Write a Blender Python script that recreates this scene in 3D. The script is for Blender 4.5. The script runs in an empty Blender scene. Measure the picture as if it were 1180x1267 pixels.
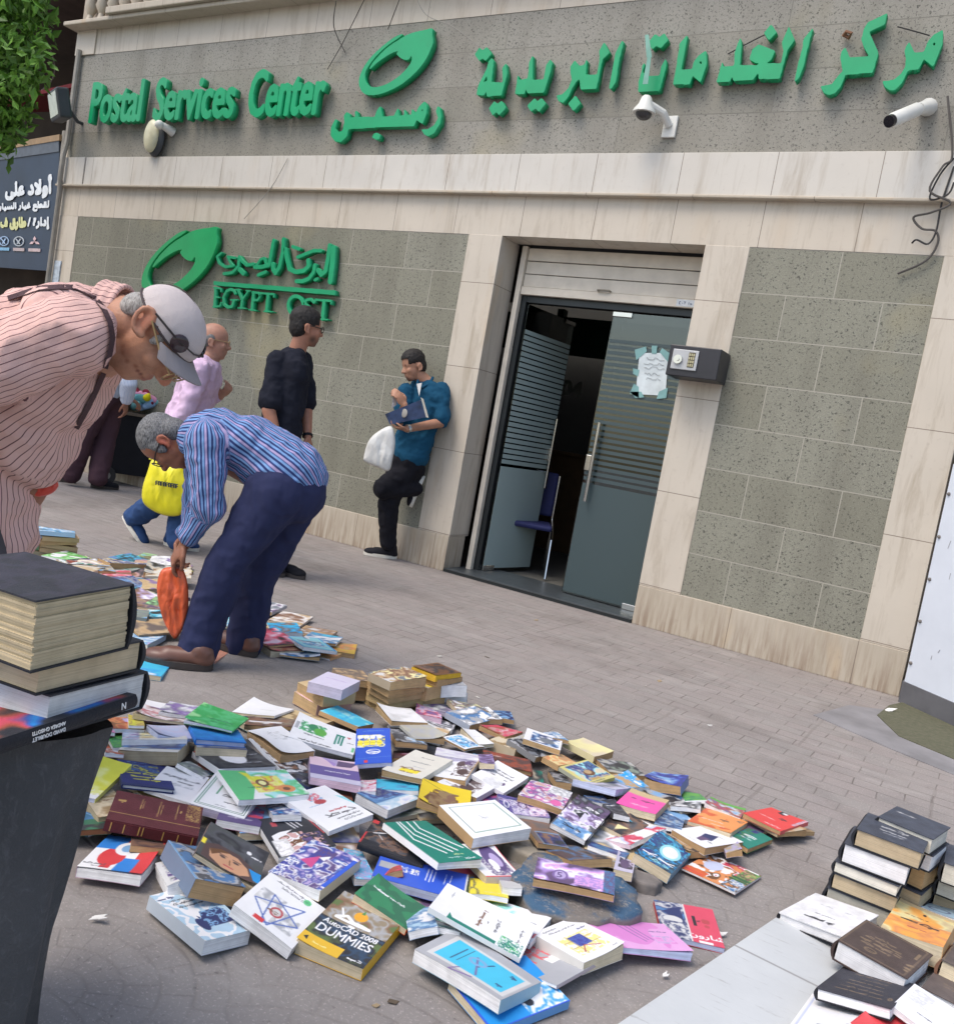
import bpy, bmesh, math, random
import numpy as np
from mathutils import Vector, Matrix, noise
S = bpy.context.scene
COL = S.collection
# ------------------------------------------------------------------ camera
F, CX, CY = 1100.0, 590.0, 633.0                       # focal length and centre in pixels of the 1180 x 1267 photograph
YAW, PIT, ROL = [math.radians(a) for a in (-30.14, 5.04, -10.09)]
FW = np.array([math.sin(YAW)*math.cos(PIT), math.cos(YAW)*math.cos(PIT), -math.sin(PIT)])
_r = np.array([math.cos(YAW), -math.sin(YAW), 0.0]); _d = np.cross(FW, _r)
RT = math.cos(ROL)*_r + math.sin(ROL)*_d
DN = -math.sin(ROL)*_r + math.cos(ROL)*_d
CAM = np.array([0.0, 0.0, 1.16]); WALL = 6.13
cd = bpy.data.cameras.new('camera'); cam = bpy.data.objects.new('camera', cd); COL.objects.link(cam)
cam.matrix_world = Matrix(((RT[0], -DN[0], -FW[0], CAM[0]), (RT[1], -DN[1], -FW[1], CAM[1]), (RT[2], -DN[2], -FW[2], CAM[2]), (0, 0, 0, 1)))
cd.sensor_fit = 'HORIZONTAL'; cd.sensor_width = 36; cd.lens = F/1180*36; cd.clip_start = 0.05; cd.clip_end = 400
S.camera = cam
# ------------------------------------------------------------------ light: bright open shade, soft sun from the street side
SUN_EL, SUN_AZ = 58, 205          # azimuth clockwise from +y
w = bpy.data.worlds.new('World'); S.world = w; w.use_nodes = True
nt = w.node_tree; bg = nt.nodes['Background']
sky = nt.nodes.new('ShaderNodeTexSky'); sky.sky_type = 'NISHITA'; sky.sun_disc = False
sky.sun_elevation = math.radians(SUN_EL); sky.sun_rotation = math.radians(SUN_AZ)
sky.air_density = 1.2; sky.dust_density = 3.0; sky.ozone_density = 1.0
nt.links.new(sky.outputs[0], bg.inputs[0]); bg.inputs[1].default_value = 0.13
sd = bpy.data.lights.new('sun', 'SUN'); so = bpy.data.objects.new('sun', sd); COL.objects.link(so)
sd.energy = 0.95; sd.angle = math.radians(28); sd.color = (1.0, 0.93, 0.84)
_e, _a = math.radians(SUN_EL), math.radians(SUN_AZ)
so.rotation_euler = Vector((math.sin(_a)*math.cos(_e), math.cos(_a)*math.cos(_e), math.sin(_e))).to_track_quat('Z', 'Y').to_euler()
S.view_settings.view_transform = 'Standard'; S.view_settings.look = 'None'; S.view_settings.gamma = 1.0
S.view_settings.exposure = 0.85
S.cycles.max_bounces = 6; S.cycles.diffuse_bounces = 3; S.cycles.transparent_max_bounces = 8

# ------------------------------------------------------------------ pixel -> place
def ray(u, v): return FW + RT*((u-CX)/F) + DN*((v-CY)/F)
def W(u, v, y=WALL):
    r = ray(u, v); return CAM + r*(y/r[1])
def G(u, v, z=0.0):
    r = ray(u, v); return CAM + r*((z-CAM[2])/r[2])
FH = np.array([math.sin(YAW), math.cos(YAW), 0.0])
def Q(u, v, d):
    r = ray(u, v); return CAM + r*(d/(r@FH))

# ------------------------------------------------------------------ colours and materials
def lin(c):
    c = np.asarray(c, float)/255.0
    return np.where(c <= 0.04045, c/12.92, ((c+0.055)/1.055)**2.4)
MATS = {}
class NT:
    def __init__(s, name):
        s.m = bpy.data.materials.new(name); s.m.use_nodes = True; s.t = s.m.node_tree
        s.b = s.t.nodes['Principled BSDF']
    def n(s, typ, **kw):
        nd = s.t.nodes.new('ShaderNode'+typ)
        for k, v in kw.items():
            if k.startswith('i_'): nd.inputs[k[2:].replace('_', ' ')].default_value = v
            else: setattr(nd, k, v)
        return nd
    def l(s, a, b): s.t.links.new(a, b); return s
    def obj(s, scale=(1, 1, 1), rot=(0, 0, 0), loc=(0, 0, 0)):
        tc = s.n('TexCoord'); mp = s.n('Mapping'); mp.inputs['Scale'].default_value = scale; mp.inputs['Rotation'].default_value = rot
        mp.inputs['Location'].default_value = loc
        s.l(tc.outputs['Object'], mp.inputs['Vector']); return mp.outputs[0]
    def noise(s, vec, scale, detail=4, rough=0.55, dist=0):
        nd = s.n('TexNoise'); nd.inputs['Scale'].default_value = scale; nd.inputs['Detail'].default_value = detail
        nd.inputs['Roughness'].default_value = rough; nd.inputs['Distortion'].default_value = dist
        s.l(vec, nd.inputs['Vector']); return nd.outputs['Fac']
    def ramp(s, fac, stops):
        nd = s.n('ValToRGB'); e = nd.color_ramp.elements
        while len(e) < len(stops): e.new(0.5)
        for k, (p, c) in zip(e, stops):
            k.position = p; k.color = (c, c, c, 1) if np.isscalar(c) else (*c, 1)
        s.l(fac, nd.inputs[0]); return nd.outputs[0]
    def mix(s, fac, a, b, mode='MIX'):
        nd = s.n('Mix', data_type='RGBA', blend_type=mode)
        for sock, v in ((nd.inputs[0], fac), (nd.inputs[6], a), (nd.inputs[7], b)):
            if hasattr(v, 'links') or isinstance(v, bpy.types.NodeSocket): s.l(v, sock)
            elif np.isscalar(v): sock.default_value = v
            else: sock.default_value = (*v, 1)
        return nd.outputs[2]
    def math(s, op, a, b=0.0, c=0.0):
        nd = s.n('Math', operation=op)
        for sock, v in zip(nd.inputs, (a, b, c)):
            if isinstance(v, bpy.types.NodeSocket): s.l(v, sock)
            else: sock.default_value = v
        return nd.outputs[0]
    def bump(s, h, strength=0.3, dist=0.01):
        nd = s.n('Bump'); nd.inputs['Strength'].default_value = strength; nd.inputs['Distance'].default_value = dist
        s.l(h, nd.inputs['Height']); s.l(nd.outputs[0], s.b.inputs['Normal'])
    def base(s, c):
        if isinstance(c, bpy.types.NodeSocket): s.l(c, s.b.inputs['Base Color'])
        else: s.b.inputs['Base Color'].default_value = (*c, 1)
    def set(s, **kw):
        for k, v in kw.items(): s.b.inputs[k.replace('_', ' ')].default_value = v

def mat(name, rgb, rough=0.7, var=0.15, scale=12, bump=0.0, bscale=60, metal=0.0, spec=0.5, stretch=(1, 1, 1)):
    """plain surface: base colour (sRGB 0-255) with a little uneven tone and grain"""
    if name in MATS: return MATS[name]
    t = NT(name); c = lin(rgb); v = t.obj(stretch)
    f = t.noise(v, scale)
    t.base(t.mix(t.ramp(f, [(0.3, 0.0), (0.7, 1.0)]), c*(1-var), np.minimum(c*(1+var), 0.95)))
    t.set(Roughness=rough, Metallic=metal, Specular_IOR_Level=spec)
    if bump: t.bump(t.noise(v, bscale, 3), bump, 0.004)
    MATS[name] = t.m; return t.m
def attr_mat(name, rough=0.5, grime=0.12, gscale=25, bump=0.0, spec=0.4, bscale=80, bstretch=(1, 1, 1)):
    """surface whose own print or dye is stored per vertex"""
    t = NT(name); a = t.n('Attribute', attribute_name='Col'); v = t.obj()
    f = t.ramp(t.noise(v, gscale, 5), [(0.25, 1-grime*1.6), (0.7, 1.0)])
    t.base(t.mix(1.0, a.outputs['Color'], f, 'MULTIPLY')); t.set(Roughness=rough, Specular_IOR_Level=spec)
    if bump: t.bump(t.noise(t.obj(bstretch), bscale, 4), bump, 0.004)
    MATS[name] = t.m; return t.m

# ------------------------------------------------------------------ objects
def tag(o, label=None, cat=None, group=None, kind=None):
    if label: o['label'] = label
    if cat: o['category'] = cat
    if group: o['group'] = group
    if kind: o['kind'] = kind
    return o
def empty(name, loc, label=None, cat=None, group=None, rot=(0, 0, 0)):
    o = bpy.data.objects.new(name, None); COL.objects.link(o); o.location = loc; o.rotation_euler = rot; o.empty_display_size = 0.1
    return tag(o, label, cat, group)
def link(name, me, m=None, parent=None, local=False):
    """one mesh object; unless local is set its vertices are world coordinates and the parent's place is taken off"""
    o = bpy.data.objects.new(name, me); COL.objects.link(o)
    if m is not None and not me.materials:
        for x in (m if isinstance(m, (list, tuple)) else [m]): me.materials.append(x)
    if parent is not None:
        o.parent = parent
        if not local:
            inv = world(parent).inverted(); me.transform(inv)
    return o
def world(o):
    M = Matrix.LocRotScale(o.location, o.rotation_euler, o.scale)
    return world(o.parent) @ M if o.parent else M
class MB:
    """collects boxes, tubes, prisms into one bmesh"""
    def __init__(s): s.bm = bmesh.new()
    def box(s, x0, y0, z0, x1, y1, z1, bev=0.0, M=None):
        r = bmesh.ops.create_cube(s.bm, size=1.0); vs = r['verts']
        for v in vs: v.co = Vector(((x0+x1)/2+v.co.x*(x1-x0), (y0+y1)/2+v.co.y*(y1-y0), (z0+z1)/2+v.co.z*(z1-z0)))
        if bev:
            es = list({e for v in vs for e in v.link_edges})
            vs = list({v for f in bmesh.ops.bevel(s.bm, geom=es, offset=bev, segments=2, affect='EDGES', profile=0.5)['faces'] for v in f.verts} | {v for v in vs if v.is_valid})
        if M is not None: bmesh.ops.transform(s.bm, matrix=M, verts=vs)
        return s
    def prism(s, pts, vec):
        """closed prism: polygon of 3-D points pushed along vec"""
        a = [s.bm.verts.new(Vector(p)) for p in pts]; b = [s.bm.verts.new(Vector(p)+Vector(vec)) for p in pts]; n = len(pts)
        fs = [s.bm.faces.new(a), s.bm.faces.new(b[::-1])]
        for i in range(n): fs.append(s.bm.faces.new((a[i], b[i], b[(i+1) % n], a[(i+1) % n])))
        bmesh.ops.recalc_face_normals(s.bm, faces=fs); return s
    def tube(s, pts, rad, seg=8, cap=True):
        pts = [Vector(p) for p in pts]; n = len(pts); rs = rad if isinstance(rad, (list, tuple)) else [rad]*n
        rings = []; up = None
        for i, p in enumerate(pts):
            d = (pts[min(i+1, n-1)]-pts[max(i-1, 0)]).normalized()
            if up is None: up = d.orthogonal().normalized()
            up = (up-d*up.dot(d)).normalized(); sd_ = d.cross(up)
            rings.append([s.bm.verts.new(p+(up*math.cos(t)+sd_*math.sin(t))*rs[i]) for t in [2*math.pi*k/seg for k in range(seg)]])
        for a, b in zip(rings, rings[1:]):
            for k in range(seg): s.bm.faces.new((a[k], a[(k+1) % seg], b[(k+1) % seg], b[k]))
        if cap: s.bm.faces.new(rings[0][::-1]); s.bm.faces.new(rings[-1])
        return s
    def ball(s, c, r, seg=12, M=None):
        q = bmesh.ops.create_uvsphere(s.bm, u_segments=seg, v_segments=max(6, seg*2//3), radius=1.0)
        r = (r, r, r) if np.isscalar(r) else r
        for v in q['verts']:
            p = Vector((v.co.x*r[0], v.co.y*r[1], v.co.z*r[2]))
            v.co = (M @ p if M is not None else p)+Vector(c)
        return s
    def build(s, name, m, parent=None, smooth=False, local=False):
        me = bpy.data.meshes.new(name); s.bm.normal_update(); s.bm.to_mesh(me); s.bm.free()
        if smooth:
            for p in me.polygons: p.use_smooth = True
            try: me.set_sharp_from_angle(angle=math.radians(40))
            except Exception: pass
        return link(name, me, m, parent, local)
def thing(name, mb, m, label, cat, group=None, smooth=False):
    return tag(mb.build(name, m, None, smooth), label, cat, group)

def np_mesh(name, verts, quads, col=None, smooth=False, tris=None):
    me = bpy.data.meshes.new(name); nv = len(verts)
    quads = np.asarray(quads, np.int32).reshape(-1, 4); tris = np.zeros((0, 3), np.int32) if tris is None else np.asarray(tris, np.int32)
    me.vertices.add(nv); me.vertices.foreach_set('co', np.asarray(verts, np.float32).ravel())
    nl = quads.size+tris.size; me.loops.add(nl); me.loops.foreach_set('vertex_index', np.concatenate([quads.ravel(), tris.ravel()]))
    nf = len(quads)+len(tris); me.polygons.add(nf)
    st = np.concatenate([np.arange(len(quads))*4, len(quads)*4+np.arange(len(tris))*3]).astype(np.int32)
    me.polygons.foreach_set('loop_start', st)
    me.polygons.foreach_set('use_smooth', np.full(nf, smooth))
    me.update(calc_edges=True); me.validate()
    if col is not None: set_col(me, col)
    return me
def set_col(me, col, name='Col'):
    a = me.color_attributes.new(name, 'FLOAT_COLOR', 'POINT'); c = np.ones((len(me.vertices), 4), np.float32); c[:, :3] = col
    a.data.foreach_set('color', c.ravel())

# ------------------------------------------------------------------ raster canvas: print designs and letter outlines are drawn here in plain code
FORMS = {}
_c = 0xFE80
for _ch, _n in zip('ءآأؤإئابةتثجحخدذرزسشصضطظعغفقكلمنهوىي', [1, 2, 2, 2, 2, 4, 2, 4, 2, 4, 4, 4, 4, 4, 2, 2, 2, 2, 4, 4, 4, 4, 4, 4, 4, 4, 4, 4, 4, 4, 4, 4, 4, 2, 2, 4]):
    FORMS[_ch] = (_c, _n); _c += _n
LAMALEF = {'آ': 0xFEF5, 'أ': 0xFEF7, 'إ': 0xFEF9, 'ا': 0xFEFB}
def arabic(s):
    """joins Arabic letters and puts them in drawing order"""
    out, i, prev = [], 0, False
    while i < len(s):
        ch = s[i]
        if ch == 'ل' and i+1 < len(s) and s[i+1] in LAMALEF:
            out.append(chr(LAMALEF[s[i+1]]+(1 if prev else 0))); prev = False; i += 2; continue
        if ch in FORMS:
            c, n = FORMS[ch]; nx = i+1 < len(s) and s[i+1] in FORMS and s[i+1] != 'ء'
            k = 0 if n == 1 else (1 if prev else 0) if n == 2 else ((3 if nx else 1) if prev else (2 if nx else 0))
            out.append(chr(c+k)); prev = n == 4
        else: out.append(ch); prev = False
        i += 1
    return ''.join(reversed(out))
_glyph = {}
def text_tris(s):
    """triangles of a line of text, height of a capital about 0.7, centred"""
    if s in _glyph: return _glyph[s]
    t = arabic(s) if any('\u0600' <= c <= '\u06ff' for c in s) else s
    cu = bpy.data.curves.new('lettering', 'FONT'); cu.body = t; cu.align_x = 'CENTER'; cu.resolution_u = 3
    o = bpy.data.objects.new('lettering', cu); COL.objects.link(o)
    dg = bpy.context.evaluated_depsgraph_get(); me = bpy.data.meshes.new_from_object(o.evaluated_get(dg))
    me.calc_loop_triangles(); v = np.array([x.co[:2] for x in me.vertices]) if len(me.vertices) else np.zeros((0, 2))
    tr = np.array([x.vertices[:] for x in me.loop_triangles]) if len(v) else np.zeros((0, 3), int)
    bpy.data.objects.remove(o); bpy.data.curves.remove(cu); bpy.data.meshes.remove(me)
    _glyph[s] = (v[tr] if len(tr) else np.zeros((0, 3, 2))); return _glyph[s]
class Canvas:
    """RGB (or mask) raster; x right, y down, units are pixels times ss"""
    def __init__(s, w, h, bg=(255, 255, 255), seed=0):
        s.w, s.h = w, h; s.a = np.empty((h, w, 3)); s.a[:] = bg; s.rng = np.random.default_rng(seed)
    def _box(s, x0, y0, x1, y1):
        x0, y0 = max(0, int(math.floor(x0))), max(0, int(math.floor(y0))); x1, y1 = min(s.w, int(math.ceil(x1))+1), min(s.h, int(math.ceil(y1))+1)
        if x1 <= x0 or y1 <= y0: return None
        yy, xx = np.mgrid[y0:y1, x0:x1]; return slice(y0, y1), slice(x0, x1), xx+0.5, yy+0.5
    def put(s, sl, m, c):
        a = s.a[sl[0], sl[1]]; a[m] = c
    def poly(s, P, c):
        P = np.asarray(P, float); b = s._box(P[:, 0].min(), P[:, 1].min(), P[:, 0].max(), P[:, 1].max())
        if b is None: return
        xx, yy = b[2], b[3]; ins = np.zeros(xx.shape, bool)
        for (ax, ay), (bx, by) in zip(P, np.roll(P, -1, 0)):
            if ay == by: continue
            k = ((ay > yy) != (by > yy)) & (xx < (bx-ax)*(yy-ay)/(by-ay)+ax); ins ^= k
        s.put(b, ins, c)
    def line(s, P, wd, c):
        P = np.asarray(P, float); r = wd/2
        for a, e in zip(P, P[1:]):
            b = s._box(min(a[0], e[0])-r, min(a[1], e[1])-r, max(a[0], e[0])+r, max(a[1], e[1])+r)
            if b is None: continue
            d = e-a; L = d@d+1e-9; t = np.clip(((b[2]-a[0])*d[0]+(b[3]-a[1])*d[1])/L, 0, 1)
            s.put(b, (b[2]-a[0]-t*d[0])**2+(b[3]-a[1]-t*d[1])**2 <= max(r, 0.5)**2, c)
    def ell(s, cx, cy, rx, ry, c, ring=0):
        b = s._box(cx-rx, cy-ry, cx+rx, cy+ry)
        if b is None: return
        q = ((b[2]-cx)/rx)**2+((b[3]-cy)/ry)**2; m = q <= 1
        if ring: m &= ((b[2]-cx)/max(rx-ring, 1e-3))**2+((b[3]-cy)/max(ry-ring, 1e-3))**2 >= 1
        s.put(b, m, c)
    def text(s, t, cx, cy, hgt, c, wid=None, rot=0, bold=0):
        T = text_tris(t)
        if not len(T): return
        T = T.copy(); lo = T.min((0, 1)); hi = T.max((0, 1)); T -= (lo+hi)/2; T[..., 1] *= -1
        k = hgt/(hi[1]-lo[1]); kx = k if wid is None else wid/(hi[0]-lo[0]); T[..., 0] *= kx; T[..., 1] *= k
        cr, sr = math.cos(math.radians(rot)), math.sin(math.radians(rot))
        T = np.stack([T[..., 0]*cr-T[..., 1]*sr+cx, T[..., 0]*sr+T[..., 1]*cr+cy], -1)
        for tri in T:
            s.poly(tri, c)
            if bold: s.line(np.vstack([tri, tri[:1]]), bold, c)
    def scrawl(s, cx, cy, wd, hgt, c, rot=0):
        """a line of small print too small to read"""
        r = s.rng; x = -wd/2; cr, sr = math.cos(math.radians(rot)), math.sin(math.radians(rot))
        def T(P): P = np.asarray(P); return np.stack([P[:, 0]*cr-P[:, 1]*sr+cx, P[:, 0]*sr+P[:, 1]*cr+cy], -1)
        while x < wd/2:
            L = min(hgt*r.uniform(1.2, 3.2), wd/2-x); n = max(2, int(L/hgt*2.2))
            xs = np.linspace(x, x+L, n); ys = hgt*0.25-hgt*r.uniform(0, 1, n)*r.choice([0.2, 0.5, 1.0], n)
            s.line(T(np.stack([xs, ys], -1)), hgt*0.26, c); s.line(T([(x, hgt*0.25), (x+L, hgt*0.25)]), hgt*0.24, c)
            if r.random() < 0.7: s.line(T([(x+L*0.5, hgt*0.6), (x+L*0.6, hgt*0.6)]), hgt*0.25, c)
            x += L+hgt*r.uniform(0.3, 0.6)
    def blotch(s, x0, y0, x1, y1, cols, sc=4, soft=False):
        """printed picture too small to read: patches of its colours"""
        b = s._box(x0, y0, x1, y1)
        if b is None: return
        H, Wd = b[2].shape; r = s.rng; f = np.zeros((H, Wd))
        for o in (1, 2, 4):
            gx, gy = max(2, int(sc*o)), max(2, int(sc*o*(y1-y0)/(x1-x0+1e-6))+1); g = r.uniform(0, 1, (gy+1, gx+1))
            u = np.linspace(0, gx-1e-6, Wd); v = np.linspace(0, gy-1e-6, H); iu, iv = u.astype(int), v.astype(int); fu, fv = (u-iu)[None], (v-iv)[:, None]
            fu = fu*fu*(3-2*fu); fv = fv*fv*(3-2*fv)
            f += (g[iv][:, iu]*(1-fu)*(1-fv)+g[iv][:, iu+1]*fu*(1-fv)+g[iv+1][:, iu]*(1-fu)*fv+g[iv+1][:, iu+1]*fu*fv)/o
        f = f/1.75; f = np.clip((f-0.22)/0.56, 0, 0.999)*len(cols); cols = np.asarray(cols, float)
        if soft:
            k = np.clip(f-0.5, 0, len(cols)-1.001); i = k.astype(int); q = (k-i)[..., None]; px = cols[i]*(1-q)+cols[np.minimum(i+1, len(cols)-1)]*q
        else: px = cols[f.astype(int)]
        s.a[b[0], b[1]] = px
    def down(s, k):
        h, w_ = s.h//k*k, s.w//k*k; return s.a[:h, :w_].reshape(h//k, k, w_//k, k, 3).mean((1, 3))
def contours(mask):
    """closed outlines (x, y) of a soft mask at level 0.5 by marching squares"""
    m = np.pad(mask, 1); h, w_ = m.shape; seg = {}
    case = (m[:-1, :-1] > .5)*1+(m[:-1, 1:] > .5)*2+(m[1:, 1:] > .5)*4+(m[1:, :-1] > .5)*8
    E = {1: [(3, 0)], 2: [(0, 1)], 3: [(3, 1)], 4: [(1, 2)], 5: [(3, 0), (1, 2)], 6: [(0, 2)], 7: [(3, 2)], 8: [(2, 3)], 9: [(2, 0)], 10: [(0, 1), (2, 3)], 11: [(2, 1)], 12: [(1, 3)], 13: [(1, 0)], 14: [(0, 3)]}
    def pt(i, j, e):
        a, b = [((i, j), (i, j+1)), ((i, j+1), (i+1, j+1)), ((i+1, j), (i+1, j+1)), ((i, j), (i+1, j))][e]
        va, vb = m[a], m[b]; t = (0.5-va)/(vb-va); key = (a, b)
        return key, (a[1]+(b[1]-a[1])*t-1+0.5, a[0]+(b[0]-a[0])*t-1+0.5)
    pos = {}
    for i, j in np.argwhere((case > 0) & (case < 15)):
        for e0, e1 in E[case[i, j]]:
            k0, p0 = pt(i, j, e0); k1, p1 = pt(i, j, e1); pos[k0] = p0; pos[k1] = p1; seg[k0] = k1
    loops = []
    while seg:
        k0 = next(iter(seg)); L = []; k = k0
        while k in seg: L.append(pos[k]); k = seg.pop(k)
        if len(L) > 6: loops.append(np.array(L))
    return loops
def blur(m, n=1):
    for _ in range(n):
        p = np.pad(m, 1, mode='edge'); m = (p[:-2]+2*p[1:-1]+p[2:])/4; m = (m[:, :-2]+2*m[:, 1:-1]+m[:, 2:])/4
    return m
def raised(name, mask, px, depth, place, m, parent, bev=0.0):
    """letters cut from sheet: outline of a mask (px metres per pixel), extruded; place maps (x, y, depth) to the world"""
    cu = bpy.data.curves.new(name, 'CURVE'); cu.dimensions = '2D'; cu.fill_mode = 'BOTH'; cu.extrude = depth/2
    for L in contours(blur(mask.astype(float), 2)):
        L = L[::2] if len(L) > 40 else L
        sp = cu.splines.new('POLY'); sp.points.add(len(L)-1); sp.use_cyclic_u = True
        for q, (x, y) in zip(sp.points, L): q.co = (x*px, -y*px, 0, 1)
    o = bpy.data.objects.new(name, cu); COL.objects.link(o)
    me = bpy.data.meshes.new_from_object(o.evaluated_get(bpy.context.evaluated_depsgraph_get()))
    bpy.data.objects.remove(o); bpy.data.curves.remove(cu)
    for v in me.vertices: v.co = Vector(place(v.co.x, v.co.y, v.co.z))
    bm = bmesh.new(); bm.from_mesh(me); bmesh.ops.remove_doubles(bm, verts=bm.verts, dist=1e-5); bmesh.ops.recalc_face_normals(bm, faces=bm.faces); bm.to_mesh(me); bm.free()
    me.materials.clear(); return link(name, me, m, parent)
# ================================================================== SETTING: ground, building, street side
def brick_node(t, vec, bw, bh, mortar=0.008, off=0.5, freq=2, smooth=0.1):
    b = t.n('TexBrick'); b.offset = off; b.offset_frequency = freq
    b.inputs['Scale'].default_value = 1.0; b.inputs['Brick Width'].default_value = bw; b.inputs['Row Height'].default_value = bh
    b.inputs['Mortar Size'].default_value = mortar; b.inputs['Mortar Smooth'].default_value = smooth; b.inputs['Bias'].default_value = 0.0
    b.inputs['Color1'].default_value = (0, 0, 0, 1); b.inputs['Color2'].default_value = (1, 1, 1, 1); b.inputs['Mortar'].default_value = (0.5, 0.5, 0.5, 1)
    t.l(vec, b.inputs['Vector']); return b.outputs['Color'], b.outputs['Fac']
XZ = (-math.pi/2, 0, 0)
def granite(name, bw, bh, z0, x0, tone, mortar_rgb, mort=0.006):
    t = NT(name); v = t.obj(); vb = t.obj(rot=XZ, loc=(-x0, -z0, 0))
    tile, fac = brick_node(t, vb, bw, bh, mort)
    fl = t.noise(v, 66, 2, 0.6, 0.8); big = t.noise(v, 1.6, 4); fine = t.noise(v, 160, 2)
    c = t.mix(big, lin(tone)*0.86, lin(tone)*1.14)
    c = t.mix(t.math('MULTIPLY', tile, 0.35), c, lin(tone)*np.array([1.12, 1.08, 0.9]))
    c = t.mix(t.ramp(fl, [(0.36, 0.9), (0.425, 0.0)]), c, lin((60, 60, 55)))
    c = t.mix(t.ramp(fine, [(0.56, 0.0), (0.68, 0.6)]), c, lin((186, 184, 170)))
    c = t.mix(t.math('MULTIPLY', tile, 0.42), c, lin(tone)*0.60)
    c = t.mix(t.ramp(t.noise(t.obj((2.2, 2.2, .5)), 1.3, 5, 0.65), [(0.45, 0.0), (0.75, 0.45)]), c, lin((92, 88, 78)))
    warm = t.ramp(t.noise(v, 0.9, 3), [(0.60, 0.0), (0.76, 0.45)]); c = t.mix(warm, c, lin((168, 155, 112)))
    c = t.mix(fac, c, lin(mortar_rgb)); t.base(c); t.set(Roughness=0.62, Specular_IOR_Level=0.35)
    h = t.math('ADD', t.math('MULTIPLY', fac, -1.0), t.math('MULTIPLY', fl, 0.25)); t.bump(h, 0.4, 0.004)
    return t.m
def marble(name, bw, bh, x0=0.0, z0=0.0, tone=(198, 189, 175), off=0.5, rust=0.25):
    t = NT(name); v = t.obj(); vb = t.obj(rot=XZ, loc=(-x0, -z0, 0))
    tile, fac = brick_node(t, vb, bw, bh, 0.0028, off)
    streak = t.noise(t.obj((7, 7, 0.9)), 1.6, 6, 0.7, 0.6); cloud = t.noise(v, 2.0, 5, 0.6)
    base = lin(tone); c = t.mix(cloud, base*0.84, base*1.10)
    c = t.mix(t.math('MULTIPLY', tile, 0.22), c, base*np.array([0.94, 0.88, 0.80]))
    c = t.mix(t.ramp(streak, [(0.50, 0.0), (0.74, 0.6)]), c, lin((150, 136, 116)))
    c = t.mix(t.ramp(t.noise(t.obj((3, 3, 0.8)), 1.1, 3), [(0.58, 0.0), (0.78, rust)]), c, lin((186, 152, 104)))
    low = t.n('SeparateXYZ'); t.l(v, low.inputs[0]); c = t.mix(t.math('MULTIPLY', t.ramp(low.outputs[2], [(0.0, 1.0), (0.32, 0.0)]), t.ramp(t.noise(t.obj((14, 14, 1.2)), 3.0, 4), [(0.4, 0.0), (0.65, 0.75)])), c, lin((128, 106, 88)))
    c = t.mix(t.ramp(t.noise(v, 24, 4), [(0.62, 0.0), (0.75, 0.25)]), c, lin((150, 138, 126)))
    c = t.mix(t.math('MULTIPLY', fac, 0.8), c, lin((112, 98, 86))); t.base(c); t.set(Roughness=0.5, Specular_IOR_Level=0.4)
    t.bump(t.math('ADD', t.math('MULTIPLY', fac, -1.0), t.math('MULTIPLY', cloud, 0.2)), 0.3, 0.003)
    return t.m

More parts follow.
